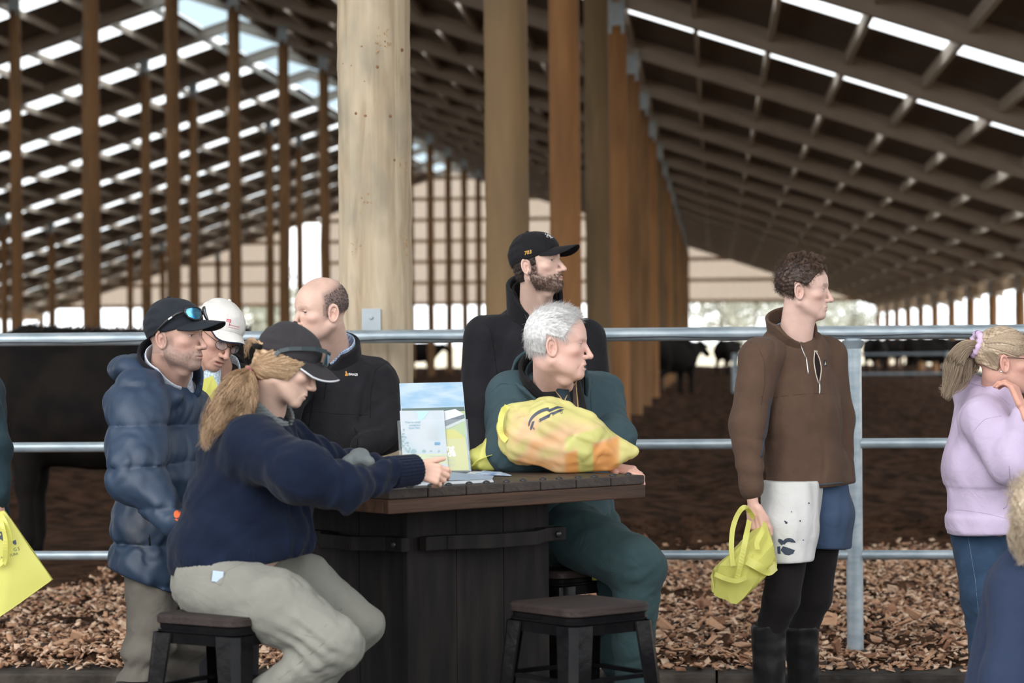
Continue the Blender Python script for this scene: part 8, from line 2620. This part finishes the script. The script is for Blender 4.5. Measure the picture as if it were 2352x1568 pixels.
for i, (px, D, h) in enumerate(((1655, 235, 7.5), (1735, 250, 8.5), (1835, 240, 7.0), (1880, 255, 7.5), (1960, 245, 6.0))):
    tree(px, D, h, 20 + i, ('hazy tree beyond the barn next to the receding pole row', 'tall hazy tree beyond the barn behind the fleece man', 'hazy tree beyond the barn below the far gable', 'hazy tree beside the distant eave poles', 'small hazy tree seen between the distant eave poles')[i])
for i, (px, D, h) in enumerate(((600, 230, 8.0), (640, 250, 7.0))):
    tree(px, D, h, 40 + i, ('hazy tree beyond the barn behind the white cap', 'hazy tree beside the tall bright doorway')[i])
# ------------------------------------------------------------------ wood chips in front of the bedding
def chips():
    rs = np.random.RandomState(12)
    mats = [pmat('chip_pale', (0.58, 0.39, 0.27), (0.68, 0.49, 0.35), 60.0, 0.85), pmat('chip_tan', (0.42, 0.23, 0.135), (0.50, 0.30, 0.18), 60.0, 0.85),
            pmat('chip_brown', (0.23, 0.11, 0.06), (0.30, 0.15, 0.085), 60.0, 0.9), pmat('chip_dark', (0.045, 0.022, 0.014), (0.06, 0.03, 0.018), 60.0, 0.9)]
    # unit chip: thin bent flake, 8 corners
    def flake(n):
        L = rs.uniform(0.014, 0.054, n); Wd = L * rs.uniform(0.3, 0.75, n); T_ = rs.uniform(0.002, 0.006, n)
        c = np.zeros((n, 8, 3))
        k = 0
        for sx in (-1, 1):
            for sy in (-1, 1):
                for sz in (-1, 1):
                    c[:, k, 0] = sx * L / 2 * rs.uniform(0.7, 1.0, n); c[:, k, 1] = sy * Wd / 2 * rs.uniform(0.5, 1.0, n); c[:, k, 2] = sz * T_ / 2 + rs.normal(0, 0.0015, n)
                    k += 1
        return c
    FC = np.array([(0, 1, 3, 2), (4, 6, 7, 5), (0, 4, 5, 1), (2, 3, 7, 6), (0, 2, 6, 4), (1, 5, 7, 3)])
    def rots(n, tilt):
        yaw = rs.uniform(0, 6.28, n); t1 = rs.normal(0, tilt, n); t2 = rs.normal(0, tilt, n)
        cy, sy = np.cos(yaw), np.sin(yaw); c1, s1 = np.cos(t1), np.sin(t1); c2, s2 = np.cos(t2), np.sin(t2)
        Rz = np.zeros((n, 3, 3)); Rz[:, 0, 0] = cy; Rz[:, 0, 1] = -sy; Rz[:, 1, 0] = sy; Rz[:, 1, 1] = cy; Rz[:, 2, 2] = 1
        Rx = np.zeros((n, 3, 3)); Rx[:, 0, 0] = 1; Rx[:, 1, 1] = c1; Rx[:, 1, 2] = -s1; Rx[:, 2, 1] = s1; Rx[:, 2, 2] = c1
        Ry = np.zeros((n, 3, 3)); Ry[:, 1, 1] = 1; Ry[:, 0, 0] = c2; Ry[:, 0, 2] = s2; Ry[:, 2, 0] = -s2; Ry[:, 2, 2] = c2
        return Rz @ Rx @ Ry
    def area(n):
        """scatter: dense near the fence, thinning into the bedding"""
        x = rs.uniform(-3.5, 3.6, n * 2); y = 9.55 + (15.6 - 9.55) * rs.uniform(0, 1, n * 2) ** 1.15
        edge = 15.0 + 0.35 * np.sin(x * 2.1) + 0.25 * np.sin(x * 5.3 + 1)
        keep = rs.uniform(0, 1, n * 2) < np.clip((edge - y) / 0.5, 0.03, 1) * np.clip((y - 9.56) / 0.14, 0.04, 1)
        return x[keep][:n], y[keep][:n]
    x, y = area(42000)
    n = len(x)
    c = flake(n) * rs.uniform(0.75, 1.25, n)[:, None, None]
    v = np.einsum('nij,nkj->nki', rots(n, 0.45), c)
    z = 0.012 + 0.03 * rs.uniform(0, 1, n) + 0.02 * np.sin(x * 3.1) * np.sin(y * 2.3)
    z = np.where(y < 9.76, 0.004 + 0.012 * rs.uniform(0, 1, n), z)
    v += np.stack([x, y, z], -1)[:, None, :]
    f = (np.arange(n)[:, None, None] * 8 + FC[None]).reshape(-1, 4)
    mi = rs.choice(4, n, p=(0.30, 0.34, 0.22, 0.14))
    o = np_mesh('wood_chips', v.reshape(-1, 3), f, mats[0], None, smooth=False, extra_mats=mats[1:], mat_idx=np.repeat(mi, 6))
    tag(o, 'layer of orange brown wood chips behind the kerb', 'wood chips', None, 'stuff')
    # the 300 largest loose chips, each its own thing
    shared = []
    for i in range(12):
        cc = flake(1)[0] * np.array((1.9, 1.9, 1.8))
        me = bpy.data.meshes.new('wood_chip'); me.from_pydata(cc.tolist(), [], FC.tolist()); me.materials.append(mats[(0, 0, 1, 0, 1, 2, 0, 1, 0, 2, 1, 0)[i]])
        shared.append(me)
    R3 = rots(300, 0.5)
    tone = ('pale', 'pale', 'tan', 'pale', 'tan', 'brown', 'pale', 'tan', 'pale', 'brown', 'tan', 'pale')
    for i in range(300):
        xx = rs.uniform(-2.9, 2.7); yy = 9.85 + 3.2 * rs.uniform() ** 1.6
        k = i % 12
        o = bpy.data.objects.new('wood_chip', shared[k])
        M = Matrix(R3[i].tolist()).to_4x4(); M.translation = (xx, yy, 0.048 + 0.012 * rs.uniform())
        o.matrix_world = M
        COL.objects.link(o)
        tag(o, '%s wood chip lying loose on top of the chip layer' % tone[k], 'wood chip', 'loose %s wood chips' % tone[k])
chips()
